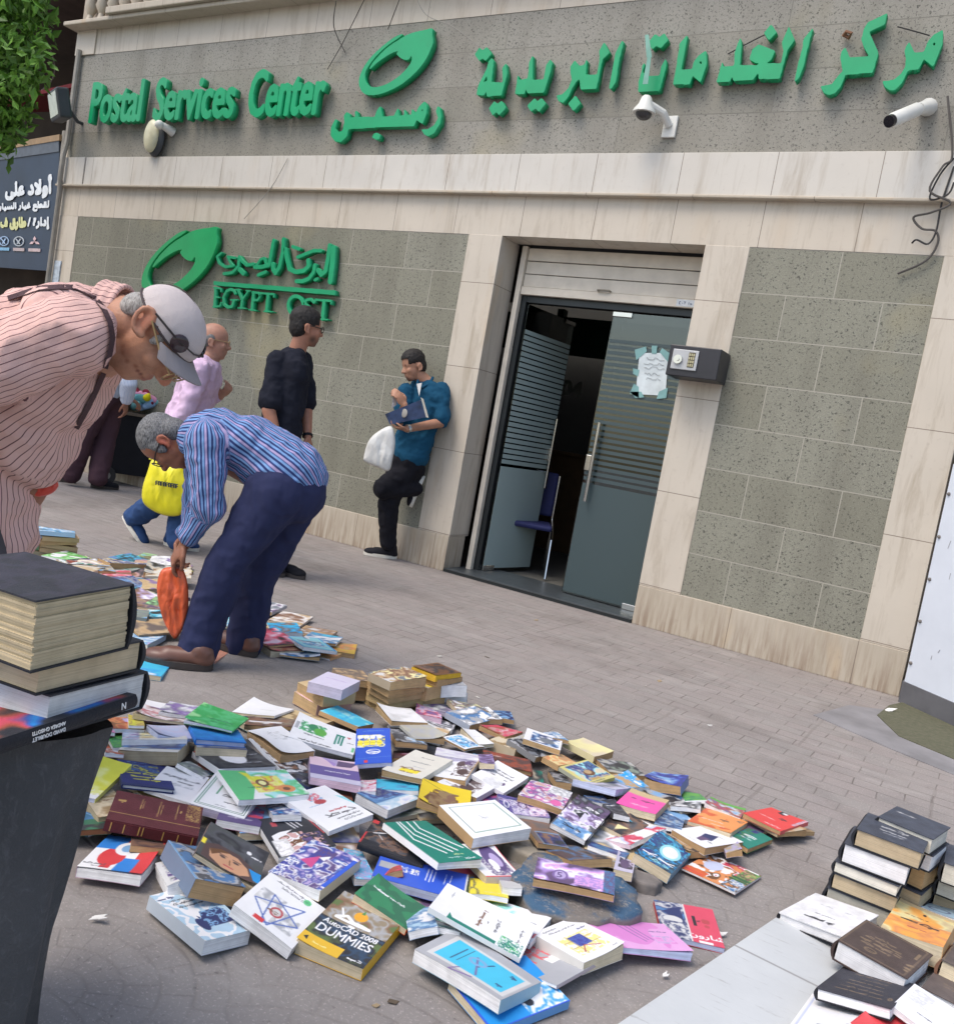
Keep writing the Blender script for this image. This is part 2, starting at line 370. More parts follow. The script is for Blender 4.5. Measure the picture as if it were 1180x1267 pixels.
# ---- ground
def paving_material():
    t = NT('paving'); v = t.obj()
    wob = t.n('VectorMath', operation='ADD'); nz = t.n('TexNoise'); nz.inputs['Scale'].default_value = 3.0; t.l(v, nz.inputs['Vector'])
    sc = t.n('VectorMath', operation='SCALE'); sc.inputs['Scale'].default_value = 0.03; t.l(nz.outputs['Color'], sc.inputs[0]); t.l(v, wob.inputs[0]); t.l(sc.outputs[0], wob.inputs[1])
    tile, fac = brick_node(t, wob.outputs[0], 0.20, 0.10, 0.0035, 0.5, 2, 0.6)
    slab, sfac = brick_node(t, wob.outputs[0], 1.15, 0.72, 0.007, 0.5)
    # fan pattern pressed into the cement nearer the street
    def fans(shift):
        a = t.n('VectorMath', operation='ADD'); a.inputs[1].default_value = (shift, shift*1.0, 0); t.l(wob.outputs[0], a.inputs[0])
        m = t.n('VectorMath', operation='SCALE'); m.inputs['Scale'].default_value = 1.9; t.l(a.outputs[0], m.inputs[0])
        f = t.n('VectorMath', operation='FRACTION'); t.l(m.outputs[0], f.inputs[0])
        s_ = t.n('VectorMath', operation='SUBTRACT'); s_.inputs[1].default_value = (0.5, 0.0, 0.0); t.l(f.outputs[0], s_.inputs[0])
        z = t.n('VectorMath', operation='MULTIPLY'); z.inputs[1].default_value = (1, 1, 0); t.l(s_.outputs[0], z.inputs[0])
        L = t.n('VectorMath', operation='LENGTH'); t.l(z.outputs[0], L.inputs[0])
        sep = t.n('SeparateXYZ'); t.l(z.outputs[0], sep.inputs[0]); ang = t.math('ARCTAN2', sep.outputs[1], sep.outputs[0])
        r = t.math('FRACT', t.math('MULTIPLY', L.outputs['Value'], 8.0)); rad = t.math('FRACT', t.math('ADD', t.math('MULTIPLY', ang, 2.6), t.math('MULTIPLY', t.math('FLOOR', t.math('MULTIPLY', L.outputs['Value'], 8.0)), 0.37)))
        return t.math('MAXIMUM', t.ramp(r, [(0.0, 1.0), (0.10, 0.0), (0.90, 0.0), (1.0, 1.0)]), t.ramp(rad, [(0.0, 1.0), (0.06, 0.0), (0.94, 0.0), (1.0, 1.0)]))
    fan = fans(0.0)
    sep = t.n('SeparateXYZ'); t.l(v, sep.inputs[0])
    edge = t.math('ADD', sep.outputs[1], t.math('MULTIPLY', t.noise(v, 0.9, 2), 0.8))
    far = t.ramp(t.math('MULTIPLY', edge, 0.2), [(0.62, 0.0), (0.70, 1.0)])      # y about 3.2
    big = t.noise(v, 0.55, 5, 0.6); mid = t.noise(v, 5, 6, 0.65); grit = t.noise(v, 130, 3, 0.7); pit = t.noise(v, 34, 4, 0.7)
    c = t.mix(big, lin((130, 125, 121)), lin((158, 152, 148)))
    c = t.mix(t.ramp(mid, [(0.35, 0.55), (0.6, 0.0)]), c, lin((124, 119, 117)))
    c = t.mix(t.math('MULTIPLY', t.math('MULTIPLY', tile, far), 0.40), c, lin((150, 139, 136)))
    c = t.mix(t.ramp(grit, [(0.56, 0.0), (0.72, 0.55)]), c, lin((202, 192, 186)))
    c = t.mix(t.ramp(pit, [(0.26, 0.75), (0.38, 0.0)]), c, lin((88, 82, 80)))
    wear = t.ramp(t.noise(v, 2.3, 4, 0.6), [(0.36, 0.15), (0.6, 1.0)])
    joint = t.math('MULTIPLY', t.mix(far, t.math('MULTIPLY', fan, 0.42), t.math('MAXIMUM', fac, t.math('MULTIPLY', sfac, 0.45))), wear)
    c = t.mix(t.math('MULTIPLY', joint, 0.66), c, lin((90, 82, 76)))
    c = t.mix(t.ramp(t.noise(v, 1.3, 4, 0.65), [(0.52, 0.0), (0.72, 0.5)]), c, lin((104, 97, 92)))
    c = t.mix(t.ramp(t.noise(t.obj((1, 3, 1)), 1.7, 5, 0.7), [(0.56, 0.0), (0.74, 0.45)]), c, lin((178, 173, 168)))
    t.base(c); t.set(Roughness=0.85, Specular_IOR_Level=0.25)
    h = t.math('ADD', t.math('MULTIPLY', joint, -0.9), t.math('ADD', t.math('MULTIPLY', grit, 0.35), t.math('MULTIPLY', pit, 0.5))); t.bump(h, 0.55, 0.006)
    return t.m
b = MB(); b.prism([(-80, -60, 0), (80, -60, 0), (80, 100, 0), (-80, 100, 0)], (0, 0, -0.3))
tag(b.build('pavement', paving_material()), kind='structure')
def stone_top_material():
    t = NT('kerb stone'); v = t.obj(rot=(0, 0, 0.12)); _, fac = brick_node(t, t.obj(rot=(0, 0, 0.1), loc=(0.3, 0.27, 0)), 5.0, 0.62, 0.004, 0.0)
    c = t.mix(t.noise(v, 3, 6, 0.65), lin((176, 180, 182)), lin((206, 209, 210)))
    c = t.mix(t.ramp(t.noise(t.obj((1, 9, 1), rot=(0, 0, -0.5)), 7, 5, 0.7), [(0.60, 0.0), (0.72, 0.75)]), c, lin((134, 132, 130)))
    c = t.mix(fac, c, lin((150, 150, 150))); t.base(c); t.set(Roughness=0.55); t.bump(t.noise(v, 60, 4), 0.15, 0.004); return t.m
k0, k1 = G(700, 1310, 0.014), G(1000, 1108, 0.014); kd = (k1-k0)/np.linalg.norm(k1-k0); kn = np.array([kd[1], -kd[0], 0])
k0 = k0-kd*0.9
b = MB(); b.prism([k0, k1, k1+kn*1.3, k0+kn*1.3], (0, 0, -0.03)); tag(b.build('kerb_slab', stone_top_material()), kind='structure')
mp = [G(u, v, 0.008) for u, v in [(1085, 884), (1100, 872), (1118, 868), (1180, 896), (1240, 925), (1220, 955), (1160, 930), (1112, 910)]]
t = NT('moss'); v = t.obj(); t.base(t.mix(t.noise(v, 40, 5, 0.7), lin((58, 70, 40)), lin((122, 116, 100)))); t.set(Roughness=0.95); t.bump(t.noise(v, 200, 3), 0.8, 0.01)
b = MB(); b.prism(mp, (0, 0, -0.02)); tag(b.build('mossy_ground', t.m), kind='structure')
gp = [G(u, v, 0.004) for u, v in [(1006, 884), (1050, 872), (1098, 878), (1085, 884), (1112, 910), (1160, 930), (1220, 955), (1190, 962), (1100, 925)]]
b = MB(); b.prism(gp, (0, 0, -0.02)); tag(b.build('cement_patch', mat('cement patch', (128, 126, 128), 0.8, 0.2, 5, 0.3, 90)), kind='structure')

# ---- post office
POST = empty('post_office_building', (0, WALL, 0), 'stone and granite clad post office front with a glazed entrance and green raised lettering', 'building')
M_up = granite('granite upper', 2.2, 0.277, 3.345, 0.35, (146, 143, 135), (120, 117, 108), 0.0035)
M_gr = granite('granite tile', 0.604, 0.304, 0.288, -1.81, (134, 133, 120), (160, 156, 144), 0.0035)
M_gl = granite('granite tile wall', 0.604, 0.304, 0.288, -4.08, (134, 133, 120), (160, 156, 144), 0.0035)
M_pil = marble('marble pilaster', 3.0, 0.68, 0.3, 0.30, rust=0.5)
M_fr = marble('marble frieze', 0.62, 3.0, 0.1, 1.0, off=0.0)
M_band = marble('marble band', 0.66, 3.0, 0.25, 1.0, (202, 198, 190), off=0.0, rust=0.15)
M_pl = marble('marble plinth', 0.82, 3.0, 0.2, -1.0, (182, 172, 156), off=0.0, rust=0.6)
def bpart(name, boxes, m, bev=0.0, parent=POST):
    b = MB()
    for x0, y0, z0, x1, y1, z1 in boxes: b.box(x0, WALL+y0, z0, x1, WALL+y1, z1, bev)
    return b.build(name, m, parent)
bpart('plinth', [(-9.56, -0.012, 0, -3.772, 0.25, 0.288), (-2.118, -0.012, 0, -0.33, 0.25, 0.288)], M_pl, 0.004)
bpart('granite_panel', [(-9.18, 0.0, 0.288, -4.085, 0.25, 2.72)], M_gl)
bpart('granite_panel', [(-1.81, 0.0, 0.288, -0.615, 0.25, 2.72)], M_gr)
bpart('pilaster', [(-9.58, -0.006, 0.289, -9.18, 0.25, 2.72)], M_pil, 0.003)
bpart('pilaster', [(-4.085, -0.006, 0.289, -3.77, 0.29, 2.722)], M_pil, 0.003)
bpart('pilaster', [(-2.12, -0.006, 0.289, -1.81, 0.29, 2.722)], M_pil, 0.003)
bpart('pilaster', [(-0.615, -0.006, 0.289, -0.33, 0.25, 2.72)], M_pil, 0.003)
bpart('frieze', [(-9.58, -0.003, 2.722, 3.0, 0.25, 3.032)], M_fr)
bpart('marble_band', [(-9.12, -0.04, 3.05, 3.0, 0.25, 3.345), (-9.58, -0.045, 3.05, -9.135, 0.25, 3.345)], M_band, 0.003)
bpart('band_lip', [(-9.58, -0.065, 3.03, 3.0, 0.25, 3.052)], M_pl, 0.006)
bpart('granite_frieze', [(-9.52, 0.0, 3.345, 3.0, 0.25, 4.455)], M_up)
bpart('end_strip', [(-9.60, -0.004, 3.345, -9.52, 0.25, 4.455), (-9.6, -0.02, 4.455, -9.27, 0.25, 4.72)], M_pil)
bpart('marble_course', [(-9.27, -0.004, 4.455, 3.0, 0.25, 4.715)], M_fr)
bpart('cornice', [(-9.66, -0.16, 4.715, 3.0, 0.25, 4.76), (-8.9, -0.2, 4.76, 3.0, 0.25, 4.83)], M_pl, 0.01)
bpart('upper_wall', [(-9.6, 0.02, 4.83, 3.0, 0.3, 7.5)], mat('upper render', (168, 156, 142), 0.85, 0.2, 3, 0.3, 40))
bpart('side_wall', [(-0.33, 0.1, 0.0, 3.0, 0.3, 2.722), (-9.6, 0.25, 0, -9.3, 6.0, 7.5), (2.7, 0.3, 0, 3.0, 6, 7.5), (-9.3, 5.7, 0, 2.7, 6.0, 7.5)], mat('side render', (150, 138, 124), 0.9, 0.2, 2, 0.2, 30))
bpart('roof', [(-9.6, -0.2, 7.5, 3.0, 1.2, 7.65)], mat('roof concrete', (120, 116, 112), 0.9))  # roof stops short, shaped to let daylight down into the hall
# carved balustrade and windows over the cornice
bw = MB()
for i in range(9):
    x = -9.35+i*0.19
    bw.tube([(x, WALL-0.06, 4.77), (x, WALL-0.06, 4.84), (x, WALL-0.06, 4.92), (x, WALL-0.06, 5.05), (x, WALL-0.06, 5.2)], [0.05, 0.03, 0.07, 0.035, 0.055], 10)
bw.box(-9.45, WALL-0.15, 5.2, -7.7, WALL+0.02, 5.3, 0.01); bw.build('balustrade', M_pl, POST, True)
for x0 in (-7.4, -4.6, -1.8):
    fr = bpart('window', [(x0, -0.03, 4.86, x0+0.08, 0.03, 6.6), (x0+1.5, -0.03, 4.86, x0+1.58, 0.03, 6.6), (x0+0.08, -0.03, 4.86, x0+1.5, 0.03, 4.93), (x0+0.75, -0.025, 4.93, x0+0.82, 0.02, 6.6)], mat('dark window wood', (84, 74, 64), 0.6), 0.004)
    b = MB(); b.box(x0+0.08, WALL-0.004, 4.93, x0+1.5, WALL+0.016, 6.6); b.build('pane', mat('dark pane', (40, 46, 50), 0.1), fr)
# entrance hall seen through the doors
HW = mat('hall wall', (92, 92, 88), 0.8, 0.15, 2); HD = mat('hall dark board', (40, 42, 42), 0.6)
bpart('hall', [(-6.3, 0.30, -0.05, -0.5, 4.5, 0.006), (-6.3, 4.4, 0, -0.5, 4.5, 3.0), (-6.4, 0.3, 0, -6.3, 4.5, 3.0), (-0.5, 0.3, 0, -0.4, 4.5, 3.0)], HW)
bpart('hall_ceiling', [(-6.3, 0.3, 2.9, -0.5, 4.05, 2.95)], mat('hall ceiling', (140, 138, 130), 0.9))  # gap left at the back wall, shaped to drop daylight into the hall
bpart('hall_counter', [(-5.9, 2.9, 0.006, -3.2, 3.4, 1.08), (-5.9, 2.85, 1.08, -3.15, 3.45, 1.12)], mat('counter wood', (92, 70, 48), 0.5), 0.005)
bpart('hall_counter', [(-4.72, 3.0, 1.12, -4.64, 3.1, 2.7), (-4.0, 3.0, 1.12, -3.92, 3.1, 2.7), (-5.5, 3.02, 2.2, -3.2, 3.08, 2.62)], mat('hall green board', (26, 58, 44), 0.5))
b = MB()
def flat_text(name, txt, hgt, place, m, parent, wid=None, bold=0, depth=0.004, px=0.004):
    T = text_tris(txt); lo, hi = T.min((0, 1)), T.max((0, 1)); k = hgt/(hi[1]-lo[1]); ww = wid or (hi[0]-lo[0])*k
    cv = Canvas(int(ww/px)+12, int(hgt/px)+12, (0, 0, 0)); cv.text(txt, cv.w/2, cv.h/2, hgt/px, (1, 1, 1), ww/px, 0, bold)
    return raised(name, cv.a[..., 0], px, depth, lambda x, y, z: place(x-cv.w*px/2, y+cv.h*px/2, z), m, parent)
flat_text('number_plate', '04', 0.16, lambda x, y, z: (-4.36+x, WALL+2.98-z, 1.83+y), mat('number grey', (128, 132, 128), 0.6), POST, 0.24, 6)
# roller shutter in its guides
SH = mat('shutter enamel', (206, 198, 184), 0.45, 0.12, 6)
rails = [(-3.71, 0.235, 0.0, -3.665, 0.285, 2.71)]
sh = bpart('roller_shutter', [(-3.66, 0.262+0.004*(i % 2), 2.70-0.105*(i+1)+0.006, -2.122, 0.285, 2.70-0.105*i) for i in range(3)]+[(-3.66, 0.245, 2.325, -2.122, 0.287, 2.388)], SH, 0.004)
bpart('guide_rail', rails, SH, 0.004, sh)
b = MB(); b.tube([(-2.98, WALL+0.25, 2.40), (-2.98, WALL+0.225, 2.40), (-2.88, WALL+0.225, 2.40), (-2.88, WALL+0.25, 2.40)], 0.008); b.build('pull', mat('brushed steel', (150, 146, 138), 0.35, metal=1.0), sh, True)
b = MB(); b.box(-2.34, WALL+0.2435, 2.333, -2.20, WALL+0.2447, 2.382); stk = b.build('maker_sticker', mat('sticker white', (196, 202, 206), 0.5), sh)
flat_text('print', 'EST 16', 0.022, lambda x, y, z: (-2.27+x, WALL+0.2425-z, 2.357+y), mat('print blue', (60, 74, 110), 0.5), sh, 0.1, 0, 0.001, 0.002)
# glazed doors
AL = mat('dark aluminium', (52, 56, 58), 0.4, 0.1, 8, metal=0.6); CH = mat('chrome', (205, 205, 202), 0.18, 0.05, metal=1.0)
t = NT('door glass'); tr = t.n('BsdfTransparent'); tr.inputs[0].default_value = (0.50, 0.56, 0.55, 1); gl = t.n('BsdfGlossy'); gl.inputs['Roughness'].default_value = 0.03; gl.inputs[0].default_value = (0.8, 0.85, 0.85, 1)
fz = t.n('Fresnel'); fz.inputs[0].default_value = 1.5; mx = t.n('MixShader'); t.l(t.math('ADD', t.math('MULTIPLY', fz.outputs[0], 1.3), 0.05), mx.inputs[0]); t.l(tr.outputs[0], mx.inputs[1]); t.l(gl.outputs[0], mx.inputs[2])
t.l(mx.outputs[0], t.t.nodes['Material Output'].inputs[0]); GLASS = t.m
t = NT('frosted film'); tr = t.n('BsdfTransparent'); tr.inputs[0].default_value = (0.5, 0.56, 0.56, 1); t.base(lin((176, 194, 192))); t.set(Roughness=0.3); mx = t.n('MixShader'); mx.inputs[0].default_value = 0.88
t.l(tr.outputs[0], mx.inputs[1]); t.l(t.b.outputs[0], mx.inputs[2]); t.l(mx.outputs[0], t.t.nodes['Material Output'].inputs[0]); FROST_LIT = t.m  # pale copy: sky brightness on the left leaf put into the film colour
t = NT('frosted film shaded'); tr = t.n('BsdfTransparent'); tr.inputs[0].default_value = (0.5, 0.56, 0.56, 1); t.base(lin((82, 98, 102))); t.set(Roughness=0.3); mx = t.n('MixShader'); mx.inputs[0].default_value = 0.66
t.l(tr.outputs[0], mx.inputs[1]); t.l(t.b.outputs[0], mx.inputs[2]); t.l(mx.outputs[0], t.t.nodes['Material Output'].inputs[0]); FROST_SHADED = t.m  # dark copy of the same film, shade of the right leaf in its colour
bpart('door_frame', [(-3.665, 0.288, 0.0, -3.62, 0.35, 2.325), (-2.165, 0.29, 0.0, -2.12, 0.35, 2.325), (-3.62, 0.29, 2.27, -2.165, 0.35, 2.325)], AL, 0.003)
bpart('transom_board', [(-3.66, 0.29, 2.326, -2.12, 0.6, 2.9)], HD)
bpart('threshold', [(-3.768, 0.0, -0.01, -2.122, 0.6, 0.028)], mat('dark threshold stone', (66, 72, 76), 0.35), 0.003)
bpart('step_edge', [(-3.768, -0.02, -0.01, -2.122, 0.0, 0.024)], AL)
def leaf(hx, hy, ang, wid, side):
    """one glass leaf; local x runs from the hinge to the free edge"""
    R = Matrix.Translation((hx, hy, 0)) @ Matrix.Rotation(ang, 4, 'Z')
    b = MB(); b.box(0.0, -0.006, 0.035, wid, 0.006, 2.262, 0.002, R); d = b.build('door', GLASS, POST)
    b = MB(); sy = -0.0085*side; b.box(0.01, sy-0.001, 0.05, wid-0.01, sy+0.001, 0.92, 0, R)
    z = 0.945
    while z < 2.05:
        b.box(0.01, sy-0.001, z, wid-0.01, sy+0.001, z+(0.034 if side > 0 else 0.027), 0, R); z += 0.045
    b.build('frosted_film', FROST_LIT if side > 0 else FROST_SHADED, d)
    b = MB()
    for s in (1, -1):
        x = wid-0.075; b.tube([R @ Vector((x, 0.055*s, 0.78)), R @ Vector((x, 0.055*s, 1.40))], 0.014, 12)
        for zz in (0.92, 1.27): b.tube([R @ Vector((x, 0.007*s, zz)), R @ Vector((x, 0.055*s, zz))], 0.009, 8)
    b.build('handle', CH, d, True)
    b = MB(); b.box(wid-0.16, -0.02, 2.225, wid, 0.02, 2.262, 0.003, R); b.build('patch_fitting', CH, d); b = MB(); b.box(0, -0.02, 0.03, 0.16, 0.02, 0.075, 0.003, R); b.build('patch_fitting', CH, d)
    b = MB(); b.box(wid-0.06, -0.03, 1.02, wid-0.005, 0.03, 1.14, 0.004, R); b.build('lock', CH, d)
    return d
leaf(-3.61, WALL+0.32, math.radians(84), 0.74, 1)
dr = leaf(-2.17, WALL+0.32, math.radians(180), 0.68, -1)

# notice taped to the right-hand leaf
NP = mat('notice paper', (200, 210, 214), 0.7); 
def wl(u, v, y): return W(u, v, y)
no = empty('paper_notice', W(803, 462, WALL+0.30), 'white paper notice held by green tape on the right hand glass door', 'notice')
YN = WALL+0.305
b = MB(); b.prism([W(u, v, YN) for u, v in [(791, 436), (827, 436), (823, 489), (786, 487)]], (0, 0.0015, 0)); b.build('sheet', NP, no)
TAPE = mat('green tape', (118, 162, 162), 0.4)
for P_ in ([(785, 432), (799, 428), (800, 434), (787, 445)], [(806, 427), (813, 427), (812, 437), (806, 437)], [(819, 430), (828, 436), (826, 447), (816, 435)], [(783, 455), (791, 457), (789, 465), (783, 462)],
           [(784, 474), (790, 478), (790, 492), (779, 486)], [(779, 484), (793, 484), (797, 491), (786, 492)], [(815, 484), (826, 479), (824, 492), (812, 493)]):
    b = MB(); b.prism([W(u, v, YN-0.003) for u, v in P_], (0, 0.001, 0)); b.build('tape', TAPE, no)
def scrib(name, lines, y, m, parent, seed=1, thick=0.0035):
    """small lettering as fine raised strokes; lines: (u0, v0, u1, v1, height px)"""
    r = np.random.default_rng(seed); b = MB()
    for u0, v0, u1, v1, h in lines:
        n = max(3, int(math.hypot(u1-u0, v1-v0)/h*1.6)); P = []
        for i in range(n+1):
            k = i/n; P.append(W(u0+(u1-u0)*k, v0+(v1-v0)*k-h*r.choice([0, 0.15, 0.5, 0.9]), y))
        b.tube(P, thick, 4)
    return b.build(name, m, parent)
INK = mat('ink', (48, 54, 62), 0.6)
scrib('print', [(800, 444, 822, 446, 3), (796, 450, 821, 452, 3), (797, 456, 822, 458, 4), (797, 463, 816, 464, 3), (799, 469, 817, 470, 3)], YN-0.004, INK, no, 3, 0.0012)

# electronic safe on the pilaster
sf = empty('wall_safe', (-1.97, WALL-0.1, 1.87), 'black steel key safe with silver keypad plate fixed to the pilaster beside the door', 'safe')
b = MB(); b.box(-2.145, WALL-0.24, 1.775, -1.79, WALL-0.008, 1.985, 0.006); b.build('case', mat('safe black', (40, 40, 46), 0.4, 0.15, 9), sf)
b = MB(); b.box(-2.115, WALL-0.252, 1.82, -1.935, WALL-0.241, 1.955, 0.004); pl = b.build('keypad_plate', mat('silver plate', (176, 178, 180), 0.3, 0.06, 8), sf)
b = MB(); b.tube([(-2.068, WALL-0.253, 1.885), (-2.068, WALL-0.270, 1.885)], 0.030, 20); b.tube([(-2.068, WALL-0.2705, 1.885), (-2.068, WALL-0.278, 1.885)], 0.012, 12); b.build('knob', CH, pl, True)
b = MB(); b.box(-2.0, WALL-0.2545, 1.84, -1.955, WALL-0.2525, 1.94)
b.build('key_panel', mat('key panel', (86, 78, 58), 0.5), pl)
b = MB()
for i in range(3):
    for j in range(4): b.box(-1.997+i*0.0142, WALL-0.2575, 1.845+j*0.0235, -1.987+i*0.0142, WALL-0.2548, 1.862+j*0.0235)
b.build('keys', mat('key cream', (176, 170, 136), 0.5), pl)

# chair behind the left door leaf
ch = empty('office_chair', (-3.58, 7.05, 0.006), 'blue padded visitor chair on chrome legs just behind the glass door', 'chair')
bl = mat('chair blue', (34, 40, 92), 0.7)
b = MB(); b.box(-0.23, -0.22, 0.42, 0.23, 0.22, 0.47, 0.02, Matrix.Translation((-3.58, 7.05, 0)) @ Matrix.Rotation(0.5, 4, 'Z')); b.build('seat', bl, ch)
b = MB(); b.box(-0.23, 0.20, 0.52, 0.23, 0.25, 0.92, 0.02, Matrix.Translation((-3.58, 7.05, 0)) @ Matrix.Rotation(0.5, 4, 'Z')); b.build('backrest', bl, ch)
for s in (-1, 1):
    M_ = Matrix.Translation((-3.58, 7.05, 0)) @ Matrix.Rotation(0.5, 4, 'Z')
    b = MB(); b.tube([M_ @ Vector(p) for p in [(0.24*s, -0.3, 0.02), (0.24*s, -0.2, 0.35), (0.24*s, -0.05, 0.44), (0.24*s, 0.22, 0.5), (0.24*s, 0.23, 0.9)]], 0.012, 8)
    b.tube([M_ @ Vector(p) for p in [(0.24*s, 0.28, 0.02), (0.24*s, 0.1, 0.43)]], 0.012, 8); b.build('leg', CH, ch, True)

# ---- raised lettering
GREEN = mat('sign green', (0, 156, 100), 0.38, 0.07, 5); GREEN2 = mat('sign deep green', (0, 158, 88), 0.38, 0.08, 5); GREEN3 = mat('sign blue green', (4, 148, 98), 0.4, 0.08, 5)
def wallmask(px_polys, holes, frame, ypl, px=0.004, strokes=()):
    """outlines given in photograph pixels, laid on the wall plane and drawn as a mask"""
    ox, oy, s = frame
    def T(P): return np.array([W(ox+x/s, oy+y/s, ypl)[[0, 2]] for x, y in P])
    A = [T(P) for P in px_polys]; Hs = [T(P) for P in holes]; Z = [(T(P), wd) for P, wd in strokes]
    al = np.vstack(A+[z[0] for z in Z]); lo, hi = al.min(0)-0.1, al.max(0)+0.1
    cv = Canvas(int((hi[0]-lo[0])/px), int((hi[1]-lo[1])/px), (0, 0, 0)); K = lambda P: np.stack([(P[:, 0]-lo[0])/px, (hi[1]-P[:, 1])/px], -1)
    for P in A: cv.poly(K(P), (1, 1, 1))
    for P, wd in Z:
        sc_ = np.linalg.norm(T([(0, 0)])[0]-T([(0, 100)])[0])/100
        cv.line(K(P), wd*sc_/px, (1, 1, 1))
    for P in Hs: cv.poly(K(P), (0, 0, 0))
    return cv.a[..., 0], lo[0], hi[1]
def wallsign(name, polys, holes, frame, parent, m, depth=0.062, yf=None, strokes=(), px=0.004):
    yf = WALL-0.085 if yf is None else yf
    mk, x0, z1 = wallmask(polys, holes, frame, yf, px, strokes)
    return raised(name, mk, px, depth, lambda x, y, z: (x0+x, yf+depth/2-z, z1+y), m, parent)
# smooth a traced outline
def sm(P, n=2):
    P = np.asarray(P, float)
    for _ in range(n):
        Qn = np.roll(P, -1, 0); P = np.stack([P*0.75+Qn*0.25, P*0.25+Qn*0.75], 1).reshape(-1, 2)
    return P
FA, FB, FC, FD = (580, 30, 5.619), (780, 20, 5.619), (970, 0, 5.619), (400, 20, 6.941)
s1 = empty('arabic_main_sign', W(880, 90, WALL-0.05), 'large green raised Arabic sign reading postal services centre over the doorway', 'sign')
for polys, holes, fr in (
    ([[(1064, 106), (1076, 118), (1046, 235), (1018, 400), (988, 445), (974, 440), (1004, 280), (1018, 195)]], [], FA),
    ([[(940, 118), (978, 192), (928, 238), (905, 350), (885, 445), (775, 447), (768, 375), (745, 395), (715, 445), (690, 500), (655, 542), (620, 528), (607, 490), (650, 482), (690, 440), (715, 380), (705, 330), (705, 290), (735, 245), (765, 282), (800, 278), (822, 225), (812, 345), (890, 345), (908, 230), (905, 180)]], [], FA),
    ([[(740, 490), (775, 545), (725, 600), (688, 548)]], [], FA),
    ([[(342, 340), (345, 382), (405, 372), (413, 340), (418, 260), (445, 205), (442, 380), (520, 378), (530, 320), (535, 280), (565, 238), (580, 260), (565, 330), (520, 470), (408, 475), (395, 445), (385, 480), (318, 480), (330, 420), (335, 370)]], [], FA),
    ([[(455, 508), (475, 530), (505, 508), (535, 545), (485, 605), (465, 580), (430, 602), (405, 560)]], [], FA),
    ([[(160, 228), (172, 250), (156, 395), (235, 400), (232, 300), (258, 262), (266, 340), (225, 490), (125, 497), (120, 460), (105, 490), (52, 485), (65, 420), (95, 360), (125, 300), (135, 255)]], [[(126, 350), (126, 392), (98, 395)]], FA),
    ([[(72, 155), (95, 175), (125, 152), (157, 200), (115, 250), (95, 232), (70, 250), (40, 205)]], [], FA),
    ([[(175, 530), (200, 548), (228, 525), (258, 575), (210, 628), (190, 605), (165, 630), (138, 580)]], [], FA),
    ([[(100, 308), (82, 385), (135, 412), (200, 405), (215, 340), (245, 285), (248, 340), (200, 515), (52, 520), (55, 450), (75, 380), (80, 340)]], [], FB),
    ([[(170, 118), (200, 140), (235, 112), (262, 160), (208, 218), (180, 200), (150, 225), (118, 182)]], [], FB),
    ([[(395, 122), (388, 165), (352, 365), (425, 362), (440, 310), (470, 270), (525, 232), (528, 330), (485, 455), (430, 408), (410, 468), (292, 470), (315, 350), (335, 235), (340, 185)]], [[(488, 300), (496, 330), (474, 320)]], FB),
    ([[(638, 298), (642, 345), (720, 338), (722, 250), (742, 190), (766, 135), (770, 200), (760, 335), (880, 335), (895, 322), (865, 318), (825, 295), (845, 225), (890, 190), (1005, 235), (975, 300), (940, 322), (1045, 322), (1062, 240), (1050, 180), (1100, 62), (1140, 160), (1090, 230), (1062, 330), (1035, 430), (888, 432), (888, 385), (850, 438), (715, 445), (705, 410), (690, 450), (595, 455), (620, 370)]], [], FB),
    ([[(975, 52), (1018, 105), (960, 162), (925, 112)]], [], FB),
    ([[(205, 180), (180, 260), (160, 340), (140, 440), (100, 540), (70, 565), (95, 440), (125, 330), (135, 265)]], [], FC),
    ([[(718, 85), (697, 165), (590, 215), (655, 360), (615, 500), (425, 515), (390, 600), (350, 645), (310, 655), (275, 640), (250, 595), (330, 580), (375, 520), (405, 490), (390, 400), (395, 355), (425, 320), (455, 395), (590, 385), (555, 325), (535, 270), (550, 200), (580, 150)]], [], FC),
    ([[(870, 285), (905, 360), (970, 355), (1000, 280), (1040, 235), (1105, 200), (1100, 300), (1035, 460), (970, 405), (935, 475), (860, 485), (820, 570), (770, 620), (735, 622), (700, 600), (680, 560), (760, 550), (810, 510), (840, 460), (845, 400), (835, 350), (850, 310)]], [[(1050, 285), (1050, 318), (1028, 300)]], FC)):
    wallsign('letter', polys, holes, fr, s1, GREEN)
LOGO = [(945, 90), (930, 145), (945, 200), (930, 260), (880, 370), (800, 470), (700, 560), (600, 620), (500, 660), (420, 675), (350, 665), (315, 620), (300, 560), (320, 480), (370, 390), (440, 310), (530, 230), (620, 165), (690, 140), (665, 168), (560, 235), (460, 325), (390, 415), (352, 490), (360, 560), (400, 600), (460, 605), (540, 580), (640, 520), (720, 440), (760, 380), (758, 320), (735, 370), (690, 368), (645, 340), (622, 310), (660, 288), (600, 302), (520, 348), (450, 402), (388, 462), (408, 412), (480, 325), (560, 252), (640, 200), (720, 150), (800, 125), (880, 110)]
s2 = empty('arabic_branch_sign', W(480, 150, WALL-0.05), 'small green raised Arabic word in the middle of the granite frieze', 'sign')
